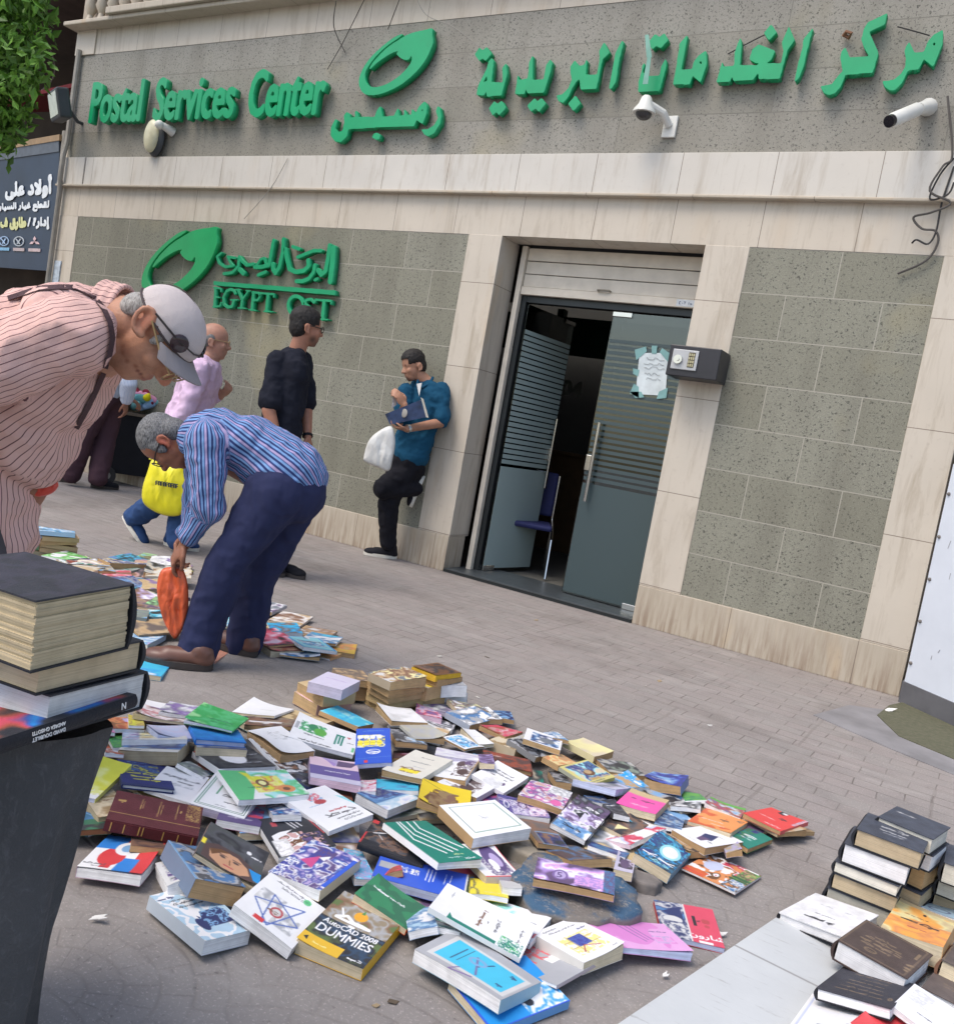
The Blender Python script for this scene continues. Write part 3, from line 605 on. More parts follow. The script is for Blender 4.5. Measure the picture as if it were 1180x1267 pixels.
for P_, H_ in (([(978, 770), (1000, 772), (1012, 850), (1000, 920), (950, 1000), (900, 1025), (865, 1010), (840, 965), (900, 962), (950, 930), (985, 870), (965, 810)], []),
               ([(870, 725), (890, 760), (885, 830), (850, 920), (800, 885), (775, 940), (440, 950), (430, 952), (215, 965), (200, 1030), (150, 1075), (100, 1070), (62, 1020), (65, 950), (100, 880), (122, 880), (102, 960), (130, 992), (165, 975), (180, 900), (175, 850), (200, 815), (225, 830), (230, 865), (272, 860), (270, 820), (285, 800), (300, 858), (440, 858), (460, 800), (490, 765), (505, 855), (605, 850), (640, 780), (650, 850), (690, 845), (695, 785), (715, 840), (755, 840), (760, 785), (790, 830), (820, 770), (850, 740)], [[(850, 790), (862, 806), (838, 810)]]),
               ([(435, 1000), (460, 995), (490, 1010), (480, 1050), (455, 1055), (415, 1035)], [])):
    wallsign('letter', [P_], H_, FD, s2, GREEN)
s3 = tag(wallsign('bird_emblem', [sm(LOGO)], [], FD, None, GREEN), 'green oval bird emblem on the granite above the small Arabic word', 'emblem')
# the lower emblem: same outline fitted to its own four marks
src = np.array([W(400+x/6.941, 20+y/6.941, WALL-0.1)[[0, 2]] for x, y in LOGO]); FE = (165, 265, 9.077)
a_ = np.array([W(400+x/6.941, 20+y/6.941, WALL-0.1)[[0, 2]] for x, y in [(945, 90), (690, 140), (758, 320), (388, 462), (300, 560), (800, 470)]])
b_ = np.array([W(165+x/9.077, 265+y/9.077, WALL-0.1)[[0, 2]] for x, y in [(935, 150), (610, 118), (662, 490), (205, 565), (60, 790), (740, 640)]])
A_ = np.linalg.lstsq(np.c_[a_, np.ones(6)], b_, rcond=None)[0]; dst = sm(np.c_[src, np.ones(len(src))] @ A_)
lo, hi = dst.min(0)-0.05, dst.max(0)+0.05; cv = Canvas(int((hi[0]-lo[0])/0.004), int((hi[1]-lo[1])/0.004), (0, 0, 0)); cv.poly(np.stack([(dst[:, 0]-lo[0])/0.004, (hi[1]-dst[:, 1])/0.004], -1), (1, 1, 1))
tag(raised('bird_emblem', cv.a[..., 0], 0.004, 0.062, lambda x, y, z: (lo[0]+x, WALL-0.055-z, hi[1]+y), GREEN2, None), 'large green oval bird emblem on the granite left of the lower lettering', 'emblem')
FF = (255, 280, 6.556)
s4 = empty('calligraphy_sign', W(345, 340, WALL-0.05), 'green raised Arabic calligraphy above the long green bar', 'sign')
for st in ([([(1030, 170), (1022, 300), (1005, 440)], 44)], [([(1000, 150), (985, 260), (965, 360), (930, 388), (905, 350)], 34), ([(880, 310), (868, 370), (830, 420), (780, 440), (730, 440)], 30)],
           [([(825, 270), (828, 320), (790, 355), (720, 365), (672, 340), (650, 250), (640, 180)], 32)], [([(625, 100), (620, 200), (590, 330), (560, 375), (540, 345), (538, 300)], 32)],
           [([(545, 110), (528, 200), (508, 310), (440, 325), (392, 325)], 30), ([(400, 322), (440, 262), (470, 252), (482, 300)], 20)],
           [([(382, 300), (325, 310), (285, 272), (266, 240), (258, 320), (210, 370), (140, 380)], 24)], [([(238, 252), (172, 240), (190, 280), (215, 315), (150, 325), (100, 290), (86, 240), (120, 212)], 20)],
           [([(270, 345), (300, 375)], 36)], [([(420, 390), (478, 365)], 26)], [([(880, 430), (900, 420)], 24)], [([(740, 245), (870, 192), (930, 192)], 26)], [([(700, 160), (752, 178)], 26)]):
    wallsign('letter', [], [], FF, s4, GREEN3, 0.06, WALL-0.075, st, 0.003)
tag(wallsign('green_bar', [[(60, 440), (1045, 515), (1045, 553), (60, 473)]], [], FF, None, GREEN3, 0.06, WALL-0.075, (), 0.003), 'long green raised bar between calligraphy and Latin letters', 'sign bar')
s5 = empty('latin_sign', W(340, 375, WALL-0.05), 'green raised serif letters spelling EGYPT OST with one letter missing', 'sign')
for st in ([([(75, 495), (65, 645)], 24), ([(60, 492), (118, 500), (118, 525)], 13), ([(75, 570), (100, 572)], 12), ([(55, 648), (112, 642), (118, 615)], 14)],
           [([(235, 540), (222, 515), (200, 505), (165, 518), (138, 570), (142, 628), (172, 652), (208, 645), (222, 600)], 22), ([(198, 592), (250, 592)], 12)],
           [([(258, 510), (290, 592), (282, 655)], 22), ([(340, 520), (292, 592)], 15), ([(255, 658), (318, 660)], 10), ([(240, 508), (278, 510)], 10), ([(322, 515), (356, 520)], 10)],
           [([(382, 530), (368, 670)], 24), ([(375, 530), (425, 535), (436, 562), (418, 592), (382, 596)], 17), ([(345, 672), (402, 678)], 10)],
           [([(440, 537), (545, 545)], 15), ([(500, 545), (486, 680)], 26), ([(443, 535), (438, 560)], 10), ([(547, 547), (545, 572)], 10), ([(465, 685), (538, 688)], 10)],
           [([(725+62*math.cos(a), 637+76*math.sin(a)) for a in np.linspace(0, 2*math.pi, 24)], 26)],
           [([(872, 612), (848, 586), (812, 592), (797, 620), (830, 650), (852, 690), (832, 722), (790, 715)], 20)],
           [([(885, 590), (1010, 600)], 16), ([(955, 600), (940, 745)], 28), ([(888, 588), (882, 615)], 10), ([(1012, 600), (1010, 628)], 10), ([(905, 748), (985, 752)], 10)]):
    wallsign('letter', [], [], FF, s5, GREEN3, 0.06, WALL-0.075, st, 0.003)
# Latin line of the upper sign
s6 = empty('latin_main_sign', (-7.4, WALL-0.05, 3.9), 'green raised Latin letters spelling Postal Services Center beside the floodlight', 'sign')
for word, xa, xb, za, zb in (('Postal', -9.06, -8.24, 3.683, 4.09), ('Services', -8.03, -6.90, 3.683, 4.09), ('Center', -6.70, -5.78, 3.683, 4.10)):
    T = text_tris(word); lo, hi = T.min((0, 1)), T.max((0, 1)); px = 0.004; Wd, Ht = int((xb-xa)/px)+20, int((zb-za)/px)+20
    kx, ky = (xb-xa)/(hi[0]-lo[0])/px, (zb-za)/(hi[1]-lo[1])/px
    cv = Canvas(Wd, Ht, (0, 0, 0))
    for tri in T:
        P_ = np.stack([(tri[:, 0]-lo[0])*kx+10, Ht-10-(tri[:, 1]-lo[1])*ky], -1); cv.poly(P_, (1, 1, 1)); cv.line(np.vstack([P_, P_[:1]]), 6.0, (1, 1, 1))
    raised('letter_row', cv.a[..., 0], px, 0.07, lambda x, y, z, xa=xa, zb=zb: (xa-0.04+x, WALL-0.075-z, zb+0.04+y), GREEN, s6)

# ---- lamps, cameras, cables on the wall
GREYW = mat('white plastic', (214, 214, 208), 0.4, 0.06, 10)
DKG = mat('dark grey metal', (58, 62, 66), 0.5, 0.15, 10)
fl = empty('floodlight', (-9.3, WALL-0.1, 3.8), 'dark square floodlight at the left end of the granite frieze', 'floodlight')
Mf = Matrix.Translation((-9.33, WALL-0.30, 3.80)) @ Matrix.Rotation(-0.35, 4, 'Z') @ Matrix.Rotation(0.25, 4, 'X')
b = MB(); b.box(-0.19, -0.05, -0.15, 0.19, 0.08, 0.15, 0.02, Mf); b.build('housing', DKG, fl)
b = MB(); b.box(-0.155, -0.056, -0.115, 0.155, -0.051, 0.115, 0, Mf); b.build('glass', mat('lamp glass', (176, 180, 166), 0.15), fl)
b = MB(); b.tube([Mf @ Vector((0, 0.08, 0)), Vector((-9.33, WALL-0.06, 3.72)), Vector((-9.33, WALL+0.0, 3.72))], 0.02); b.build('bracket', DKG, fl)
lp = empty('bulkhead_lamp', (-7.95, WALL-0.05, 3.53), 'cream oval bulkhead lamp below the Latin lettering', 'lamp')
b = MB(); b.ball((-8.02, WALL-0.10, 3.53), (0.10, 0.055, 0.165), 18); b.build('diffuser', mat('cream diffuser', (206, 202, 172), 0.35), lp, True)
b = MB(); b.ball((-8.0, WALL-0.055, 3.52), (0.115, 0.055, 0.185), 16); b.build('backplate', DKG, lp, True)
b = MB(); b.tube([(-7.86, WALL-0.14, 3.63), (-7.83, WALL-0.0, 3.60)], [0.03, 0.05], 10); b.ball((-7.86, WALL-0.15, 3.62), 0.045, 10); b.build('sensor', GREYW, lp, True)
dc = empty('dome_camera', (-2.6, WALL-0.1, 3.55), 'white dome security camera on a wall arm under the Arabic sign', 'camera')
c_ = Vector(W(797, 136, WALL-0.20))
b = MB(); b.tube([c_+Vector((0, 0, 0.10)), c_+Vector((0, 0, 0.085)), c_+Vector((0, 0, 0.04)), c_+Vector((0, 0, 0.0)), c_+Vector((0, 0, -0.02))], [0.025, 0.038, 0.05, 0.078, 0.082], 18); b.build('housing', GREYW, dc, True)
b = MB(); b.ball(c_+Vector((0, 0, -0.02)), (0.058, 0.058, 0.046), 16); b.build('dome', mat('dark dome', (60, 58, 60), 0.1), dc, True)
b = MB(); b.tube([c_+Vector((0.02, 0.02, 0.05)), c_+Vector((0.1, 0.1, 0.02)), c_+Vector((0.13, 0.175, -0.04))], 0.028, 10); b.box(c_.x+0.085, WALL-0.025, c_.z-0.12, c_.x+0.185, WALL-0.001, c_.z+0.03, 0.004); b.build('arm', GREYW, dc)
bc = empty('bullet_camera', (-0.9, WALL-0.1, 3.5), 'white bullet security camera pointing left at the right end of the frieze', 'camera')
p0, p1 = Vector(W(1103, 148, WALL-0.42)), Vector(W(1136, 134, WALL-0.22))
b = MB(); b.tube([p0, p0+(p1-p0)*0.06, p0+(p1-p0)*0.94, p1], [0.036, 0.041, 0.041, 0.034], 16); b.build('body', GREYW, bc, True)
dv = (p0-p1).normalized(); b = MB(); b.tube([p0+dv*0.002, p0+dv*0.03], 0.035, 16); b.build('lens', mat('lens black', (30, 30, 36), 0.2), bc, True)
b = MB(); b.tube([p1, Vector(W(1144, 132, WALL-0.10)), Vector(W(1148, 132, WALL-0.005))], [0.035, 0.04, 0.055], 12); b.build('mount', GREYW, bc, True)
def cable(name, pts, rad, m, label, cat='cable', y=None, group=None):
    b = MB(); P = []
    for q in pts: P.append(Vector(W(q[0], q[1], WALL-(q[2] if len(q) > 2 else 0.02))))
    S_ = []                                       # Catmull-Rom through the points
    for i in range(len(P)-1):
        a, c, d, e = P[max(i-1, 0)], P[i], P[i+1], P[min(i+2, len(P)-1)]
        for k in range(6):
            t_ = k/6; S_.append(0.5*((2*c)+(d-a)*t_+(2*a-5*c+4*d-e)*t_*t_+(3*c-a-3*d+e)*t_**3))
    S_.append(P[-1]); b.tube(S_, rad, 6); return tag(b.build(name, m, None, True), label, cat, group)
CB = mat('cable grey', (78, 74, 70), 0.7); CBW = mat('cable pale', (150, 146, 138), 0.7); CBB = mat('cable black', (40, 38, 38), 0.6)
cable('cable', [(1172, 118, .05), (1178, 190, .06), (1166, 205, .08), (1150, 235, .1), (1176, 250, .08), (1152, 262, .08), (1130, 268, .06), (1140, 282, .05), (1157, 285, .05), (1160, 300, .04), (1145, 322, .03), (1110, 338, .03)], 0.007, CB, 'loose dark cable dangling in loops at the right end of the marble band')
cable('cable', [(1180, 195, .05), (1163, 215, .07), (1150, 245, .08), (1172, 240, .08), (1180, 225, .08)], 0.006, CBB, 'short black cable loop hanging under the bullet camera')
cable('cable', [(1128, 300, .03), (1134, 296, .05), (1148, 301, .05), (1158, 285, .05), (1165, 250, .05), (1180, 205, .05)], 0.006, CBB, 'thin black cable ending in a plug against the right granite panel')
cable('wire', [(416, 0, .2), (413, 32, .1), (427, 64, .02)], 0.0045, CB, 'short wire hanging from the cornice over the granite')
cable('wire', [(452, -4, .2), (425, 50, .05), (405, 85, .02)], 0.004, CB, 'thin slack wire crossing the granite left of the upper emblem')
cable('wire', [(495, -4, .2), (480, 35, .05)], 0.004, CB, 'thin wire slanting behind the upper emblem')
cable('wire', [(515, -4, .25), (528, 18, .2), (560, 32, .15), (592, 56, .1)], 0.0035, CBW, 'wire running from cornice down to the last Arabic word')
cable('wire', [(356, 195, .05), (335, 232, .07), (302, 270, .02)], 0.003, CBW, 'loose wire trailing over the marble band above the lower sign')
cable('wire', [(1110, 32, .03), (1125, 36, .04), (1150, 43, .03)], 0.004, CBB, 'short wire between the two rightmost Arabic letters')
cable('wire', [(900, 66, .02), (930, 50, .03), (946, 42, .03)], 0.004, CBB, 'short wire feeding a dot of the Arabic sign')
b = MB(); b.tube([(-9.5, WALL-0.05, 0.0), (-9.5, WALL-0.05, 3.0), (-9.46, WALL-0.09, 3.1), (-9.46, WALL-0.09, 3.35), (-9.5, WALL-0.04, 3.5), (-9.5, WALL-0.04, 4.5)], 0.028, 8); thing('conduit_pipe', b, CBW, 'pale conduit pipe running up the left edge of the facade', 'pipe', None, True)
b = MB(); b.box(-9.47, WALL-0.02, 1.93, -9.36, WALL-0.008, 2.22); thing('wall_poster', b, mat('pale poster', (176, 188, 200), 0.7, 0.3, 20), 'small torn pale blue poster on the left pilaster', 'poster')
t_ = MB(); t_.tube([Vector(W(1043, 44, WALL-0.03)), Vector(W(1047, 38, WALL-0.05)), Vector(W(1053, 40, WALL-0.05)), Vector(W(1050, 46, WALL-0.03)), Vector(W(1044, 42, WALL-0.03))], 0.012, 6); thing('bent_bracket', t_, mat('rust', (120, 84, 62), 0.8, 0.3, 30), 'bent rusty bracket where an Arabic dot has fallen off', 'bracket')
for i, (P_, lab) in enumerate((([(800, 42, .19), (803, 70, .19), (798, 103, .19)], 'strip of clear packing tape over the Arabic letter above the dome camera'),)):
    b = MB(); q = [Vector(W(u, v, WALL-yy)) for u, v, yy in P_]
    for a, c in zip(q, q[1:]): b.prism([a+Vector((-0.014, 0, 0)), a+Vector((0.014, 0, 0)), c+Vector((0.02, 0, 0)), c+Vector((-0.02, 0, 0))], (0, 0.003, 0))
    thing('tape_strip', b, mat('packing tape', (120, 168, 152), 0.25), lab, 'tape')

# ---- neighbour on the left: dark shop front, banner, awning
NB = empty('neighbour_building', (-13, 8, 0), 'dark old shop building beside the post office on the left', 'building')
DK = mat('shade brown wall', (62, 54, 48), 0.9, 0.3, 2, 0.3, 20)  # dark brown holds the shade under the overhang
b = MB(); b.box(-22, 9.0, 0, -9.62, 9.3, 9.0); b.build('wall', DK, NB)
b = MB(); b.box(-22, 6.0, 5.9, -9.75, 9.0, 6.15); b.box(-22, 7.9, 2.6, -10.2, 8.9, 2.75); b.build('slab', mat('dark brown slab', (78, 70, 62), 0.9, 0.3, 3), NB)  # dark brown slabs over the recess and the shopfront
b = MB(); b.box(-12.5, 8.9, 0.0, -10.1, 8.98, 2.5); b.build('shopfront', mat('shop brown', (78, 56, 44), 0.6, 0.3, 4), NB)
b = MB(); b.prism([(-13.6, 7.0, 4.35), (-10.9, 7.0, 4.6), (-11.1, 8.6, 5.2), (-13.6, 8.6, 5.0)], (0, 0, -0.05)); b.build('awning', mat('red awning', (120, 32, 38), 0.8), NB)
for i, x in enumerate((-11.7, -10.6)):
    b = MB(); b.box(x, 8.86, 3.2, x+0.8, 8.97, 5.0); b.build('window', mat('shop window', (42, 38, 38), 0.3), NB)
cable('wire', [(30, 30, -2.3), (62, 60, -2.3), (66, 95, -2.3), (40, 120, -2.3)], 0.012, CBW, 'pale looped cable against the dark neighbour wall')
tag(NB.children[0], 'wall coloured dark for the overhang shade')
# banner
Bd = FH
pr0, pr1 = W(74, 172, WALL-0.0), W(70, 335, WALL-0.0); dR = pr0 @ FH
TRb = Q(74, 172, dR); BRb = Q(69, 335, dR+0.02); 
dL = dR*1.12; TLb = Q(-2, 184.5, dL); BLb = Q(-2, 330, dL)
TLb2 = TRb+(TLb-TRb)*1.8; BLb2 = BRb+(BLb-BRb)*1.8
ban = empty('shop_banner', TRb, 'dark blue shop banner with white Arabic lettering on the left', 'banner')
nrm = np.cross(TLb-TRb, BRb-TRb); nrm /= np.linalg.norm(nrm); nrm *= np.sign(-(nrm @ (TRb-CAM)))
def bp(s_, t_, o=0.0): a = TRb+(TLb2-TRb)*s_; c = BRb+(BLb2-BRb)*s_; return Vector(a*(1-t_)+c*t_+nrm*o)   # s from the right edge, t down
b = MB(); b.prism([bp(0, 0), bp(1, 0), bp(1, 1), bp(0, 1)], -nrm*0.03); b.build('panel', mat('banner blue', (32, 48, 70), 0.5, 0.25, 1.5), ban)
b = MB(); b.prism([bp(-0.01, -0.035, .02), bp(1, -0.035, .02), bp(1, 0.01, .02), bp(-0.01, 0.01, .02)], -nrm*0.08); b.build('top_rail', mat('rail tan', (150, 124, 92), 0.6), ban)
b = MB(); b.prism([bp(0, 0.01, .012), bp(1, 0.01, .012), bp(1, 0.09, .008), bp(0, 0.09, .008)], -nrm*0.01); b.build('valance', mat('valance grey', (88, 96, 106), 0.6), ban)
def btext(txt, s_, t_, wid, hgt, m, bold=4):
    """centred at s_, t_ of the banner; sizes as fractions"""
    Lx = np.linalg.norm(TLb2-TRb); Lz = np.linalg.norm(BRb-TRb); px = 0.006
    cv = Canvas(int(wid*Lx/px)+14, int(hgt*Lz/px)+14, (0, 0, 0)); cv.text(txt, cv.w/2, cv.h/2, hgt*Lz/px, (1, 1, 1), wid*Lx/px, 0, bold)
    raised('lettering', cv.a[..., 0], px, 0.004, lambda x, y, z: bp(s_+(cv.w*px/2-x)/Lx, t_+(-y-cv.h*px/2)/Lz, 0.006+z), m, ban)
BW = mat('banner white', (222, 228, 232), 0.6)
btext('أولاد على', 0.265, 0.345, 0.42, 0.16, BW, 6); btext('لقطع غيار السيارات', 0.35, 0.495, 0.56, 0.07, BW, 3); btext('إدارة /', 0.16, 0.63, 0.19, 0.085, BW, 4); btext('طارق ف', 0.40, 0.63, 0.25, 0.09, mat('banner yellow', (206, 208, 150), 0.6), 5)
cvb = [(0.19, 'red'), (0.34, 'grey'), (0.49, 'blue')]
for s_, k in cvb:                                    # three small badges
    b = MB(); n = 14; c0 = (s_, 0.775)
    if k == 'red':
        for a in (90, 210, 330):
            ca, sa = math.cos(math.radians(a)), math.sin(math.radians(a)); R1 = 0.042; P_ = []
            for da, rr in ((0, 0), (-28, 0.55), (0, 1.0), (28, 0.55)):
                P_.append(bp(c0[0]-math.cos(math.radians(a+da))*rr*R1*1.3, c0[1]-math.sin(math.radians(a+da))*rr*R1, 0.006))
            b.prism(P_, nrm*0.004)
    else:
        for i in range(n):
            a0, a1 = 2*math.pi*i/n, 2*math.pi*(i+1)/n
            b.prism([bp(c0[0]+math.cos(a)*r*1.25, c0[1]+math.sin(a)*r, 0.006) for a, r in ((a0, 0.034), (a1, 0.034), (a1, 0.042), (a0, 0.042))], nrm*0.004)
        b.prism([bp(c0[0]+x, c0[1]+y, 0.006) for x, y in ((-0.025, -0.02), (-0.012, -0.022), (0.02, 0.022), (0.008, 0.024))], nrm*0.005)
        b.prism([bp(c0[0]+x, c0[1]+y, 0.0115) for x, y in ((0.02, -0.022), (0.03, -0.02), (-0.01, 0.024), (-0.02, 0.02))], nrm*0.004)
    b.build('badge', mat('badge '+k, {'red': (206, 176, 180), 'grey': (170, 178, 186), 'blue': (150, 176, 206)}[k], 0.5), ban)
    b = MB(); b.prism([bp(c0[0]+x, c0[1]+y, 0.006) for x, y in ((-0.055, 0.055), (0.055, 0.055), (0.055, 0.08), (-0.055, 0.08))], nrm*0.004); b.build('badge_plate', mat('badge plate '+k, {'red': (190, 170, 172), 'grey': (180, 164, 166), 'blue': (120, 170, 204)}[k], 0.5), ban)
b = MB(); b.tube([Vector(TRb)+Vector((0.04, 0.03, 0.1)), Vector(BRb)+Vector((0.04, 0.03, -1.9))], 0.035, 8); thing('banner_post', b, CBW, 'pale steel post holding the right edge of the blue banner', 'post', None, True)

# ---- white hoarding at the right
A0, B0 = G(1113, 868), G(1180, 899); hd = (B0-A0)/np.linalg.norm(B0-A0); hn = np.array([hd[1], -hd[0], 0]); E0 = A0+hd*2.2
ho = empty('white_kiosk', A0, 'white painted metal kiosk panel with dark base standing right of the facade', 'kiosk')
WP = mat('kiosk white', (206, 212, 222), 0.45, 0.06, 3, 0.1, 15)
zt = 1.47
b = MB(); b.prism([A0+(0, 0, .13), E0+(0, 0, .13), E0+(0, 0, zt), A0+(0, 0, zt)], -hn*0.0+np.array([0.05, 0.9, 0])); b.build('lower_panel', WP, ho)
b = MB(); b.prism([A0+hd*.0-hn*.01+(0, 0, zt+.02), E0-hn*.01+(0, 0, zt+.02), E0-hn*.01+(0, 0, 2.4), A0+hd*.01-hn*.01+(0, 0, 1.9)], np.array([0.05, 0.7, 0])); b.build('upper_panel', mat('kiosk blue white', (176, 192, 214), 0.4, 0.08, 3), ho)
b = MB(); b.prism([A0-hd*.0+hn*.015+(0, 0, -.01), E0+hn*.015+(0, 0, -.01), E0+hn*.015+(0, 0, .13), A0+hn*.015+(0, 0, .13)], np.array([0.05, 0.8, 0])); b.build('base', mat('kiosk base', (92, 92, 96), 0.6, 0.2, 6), ho)
b = MB()
for z in np.arange(0.25, 1.45, 0.26): b.ball(Vector(A0+hd*0.02+hn*0.004+np.array([0, 0, z])), 0.011, 8)
b.build('rivets', mat('rivet', (110, 104, 100), 0.5), ho)
b = MB()
for q in range(16):
    r_ = random.Random(q); u_, z_ = r_.uniform(0.05, 0.5), r_.uniform(0.2, 1.3); a0 = A0+hd*u_+hn*0.0015+np.array([0, 0, z_]); dd = hd*r_.uniform(-.01, .02)+np.array([0, 0, r_.uniform(.02, .05)])
    b.prism([a0, a0+hd*.004, a0+hd*.004+dd, a0+dd], hn*0.0006)
b.build('scratches', mat('scratch', (150, 150, 156), 0.7), ho)

# ---- tree at the upper left
def leaf_crown(name, clumps, m, parent, n, size, seed):
    """crown made of separate small leaves"""
    r = np.random.default_rng(seed); V, Fq = [], []
    cl = np.array([c[:3] for c in clumps]); rd = np.array([c[3] for c in clumps]); pk = r.choice(len(cl), n, p=rd**2/np.sum(rd**2))
    d = r.normal(size=(n, 3)); d /= np.linalg.norm(d, axis=1)[:, None]; c = cl[pk]+d*(rd[pk]*r.uniform(0.35, 1.0, n)**0.6)[:, None]
    a = r.normal(size=(n, 3)); a[:, 2] -= 0.5; a /= np.linalg.norm(a, axis=1)[:, None]; s_ = np.cross(a, r.normal(size=(n, 3))); s_ /= np.linalg.norm(s_, axis=1)[:, None]
    L = size*r.uniform(0.6, 1.3, n)[:, None]; wd = L*0.23; up = np.cross(a, s_)*L*0.10
    V = np.stack([c, c+a*L*0.5+s_*wd+up, c+a*L, c+a*L*0.5-s_*wd+up], 1).reshape(-1, 3); Fq = np.arange(n*4).reshape(-1, 4)
    col = np.repeat(lin((92, 132, 54))[None]*r.uniform(0.5, 1.8, n)[:, None]*np.array([1, 1, 0.8]), 4, 0)
    return link(name, np_mesh(name, V, Fq, np.clip(col, 0, 1)), m, parent)
tc = Vector(Q(-70, 60, 7.4)); tree = empty('street_tree', (tc.x-0.5, tc.y, 0), 'leafy green street tree reaching in at the upper left corner', 'tree')
LM = attr_mat('leaf', 0.5, 0.1, 40); t = LM.node_tree
b = MB(); base_ = Vector((tc.x-0.5, tc.y, 0)); b.tube([base_, base_+Vector((0.05, 0, 1.2)), base_+Vector((0.1, 0.05, 2.4)), base_+Vector((0.3, 0, 3.6)), base_+Vector((0.5, -0.1, 4.8))], [0.15, 0.12, 0.11, 0.08, 0.04], 10)
for dx, dy, z0, z1 in ((0.9, 0.1, 2.4, 3.7), (0.8, -0.3, 3.0, 4.4), (-0.7, 0.3, 2.6, 4.0), (0.2, 0.8, 2.8, 4.3), (-0.3, -0.8, 3.0, 4.5)):
    b.tube([base_+Vector((0.1, 0.03, z0)), base_+Vector((dx*0.5, dy*0.5, (z0+z1)/2)), base_+Vector((dx, dy, z1))], [0.06, 0.04, 0.015], 7)
b.build('trunk', mat('bark', (84, 70, 56), 0.95, 0.3, 20, 0.6, 40), tree, True)
cl = [(*Q(u, v, 7.4+dd), rr) for u, v, dd, rr in ((20, 10, 0, .30), (30, 45, .1, .24), (12, 70, -.2, .30), (14, 115, 0, .22), (4, 150, .1, .20), (-30, 20, .3, .5), (-40, 90, .1, .5), (-30, 160, 0, .35), (42, 5, .2, .2), (-90, 60, 0, .7), (-120, -60, .3, .8), (-20, -70, 0, .6), (40, -60, .2, .3), (-100, 160, .4, .5), (-180, 60, .3, .7), (28, 85, .05, .16), (10, 132, .1, .2))]
leaf_crown('crown', cl, LM, tree, 9000, 0.105, 5)
# ================================================================== PEOPLE
def nrm_(v): v = np.asarray(v, float); return v/(np.linalg.norm(v)+1e-12)
class Blob:
    """a body or garment: overlapping tapered limbs and ellipsoids fused into one continuous skin"""
    def __init__(s): s.bm = bmesh.new(); s.segs = []
    def cap(s, p0, r0, p1, r1, flat=None, seg=True, n=20):
        p0, p1 = np.asarray(p0, float), np.asarray(p1, float); ax = nrm_(p1-p0); up = np.cross(ax, [0.3, 0.5, 0.81]); up = nrm_(up); sd_ = np.cross(ax, up)
        rings = []; L = np.linalg.norm(p1-p0)
        for k in range(1, 5): a = math.pi/2*(k/4-1); rings.append((p0+ax*r0*math.sin(a), r0*math.cos(a)))
        for k in range(1, 5): rings.append((p0+(p1-p0)*k/5, r0+(r1-r0)*k/5))
        for k in range(0, 4): a = math.pi/2*k/4; rings.append((p1+ax*r1*math.sin(a), r1*math.cos(a)))
        V = []
        def put(p):
            if flat is not None:
                d, k = nrm_(flat[0]), flat[1]; o = p0+ax*((p-p0)@ax); q = p-o; p = o+q+d*(q@d)*(k-1)
            return s.bm.verts.new(p)
        R = [[put(c+(up*math.cos(t)+sd_*math.sin(t))*r) for t in np.linspace(0, 2*math.pi, n, endpoint=False)] for c, r in rings]
        a, b = put(p0-ax*r0), put(p1+ax*r1)
        for A, B in zip(R, R[1:]):
            for k in range(n): s.bm.faces.new((A[k], A[(k+1) % n], B[(k+1) % n], B[k]))
        for k in range(n): s.bm.faces.new((a, R[0][(k+1) % n], R[0][k])); s.bm.faces.new((b, R[-1][k], R[-1][(k+1) % n]))
        if seg: s.segs.append((p0, p1, (r0+r1)/2))
        return s
    def chain(s, pts, rs, **k):
        for a, b, r0, r1 in zip(pts, pts[1:], rs, rs[1:]): s.cap(a, r0, b, r1, **k)
        return s
    def ell(s, c, up, lat, ru, rl, rf, n=20):
        up = nrm_(up); lat = np.asarray(lat, float); lat = nrm_(lat-up*(lat@up)); fr = np.cross(lat, up)
        q = bmesh.ops.create_uvsphere(s.bm, u_segments=n, v_segments=n*2//3, radius=1)['verts']
        for v in q: v.co = Vector(np.asarray(c, float)+lat*v.co.x*rl+fr*v.co.y*rf+up*v.co.z*ru)
        return s
    def mesh(s, name, voxel, it=6, fac=0.5, cut=None):
        bmesh.ops.recalc_face_normals(s.bm, faces=s.bm.faces)
        me = bpy.data.meshes.new(name); s.bm.to_mesh(me); s.bm.free()
        o = bpy.data.objects.new(name, me); COL.objects.link(o); m = o.modifiers.new('r', 'REMESH'); m.mode = 'VOXEL'; m.voxel_size = voxel; m.use_smooth_shade = True
        m2 = o.modifiers.new('s', 'SMOOTH'); m2.factor = fac; m2.iterations = it
        out = bpy.data.meshes.new_from_object(o.evaluated_get(bpy.context.evaluated_depsgraph_get())); bpy.data.objects.remove(o); bpy.data.meshes.remove(me)
        if cut is not None:
            bm = bmesh.new(); bm.from_mesh(out); kill = [v for v in bm.verts if cut(np.array(v.co))]; bmesh.ops.delete(bm, geom=kill, context='VERTS'); bm.to_mesh(out); bm.free()
        out.name = name
        for p in out.polygons: p.use_smooth = True
        return out
def co_of(me): a = np.empty(len(me.vertices)*3, np.float32); me.vertices.foreach_get('co', a); return a.reshape(-1, 3).astype(float)
def wrinkle(me, amp, scale, seed=0, ridge=True, axis=None):
    V = co_of(me); N = np.empty(len(V)*3, np.float32); me.vertices.foreach_get('normal', N); N = N.reshape(-1, 3)
    o = Vector((seed*3.1, seed*1.7, seed*0.9)); d = np.empty(len(V))
    for i, p in enumerate(V):
        q = Vector(p*scale)
        if axis is not None: a = Vector(axis); q = q-a*(q.dot(a)*0.72)
        q += o; n = noise.noise(q)+0.5*noise.noise(q*2.1)
        d[i] = (0.5-abs(n)*1.6) if ridge else n
    V += N*(d*amp)[:, None]; me.vertices.foreach_set('co', V.astype(np.float32).ravel()); me.update()
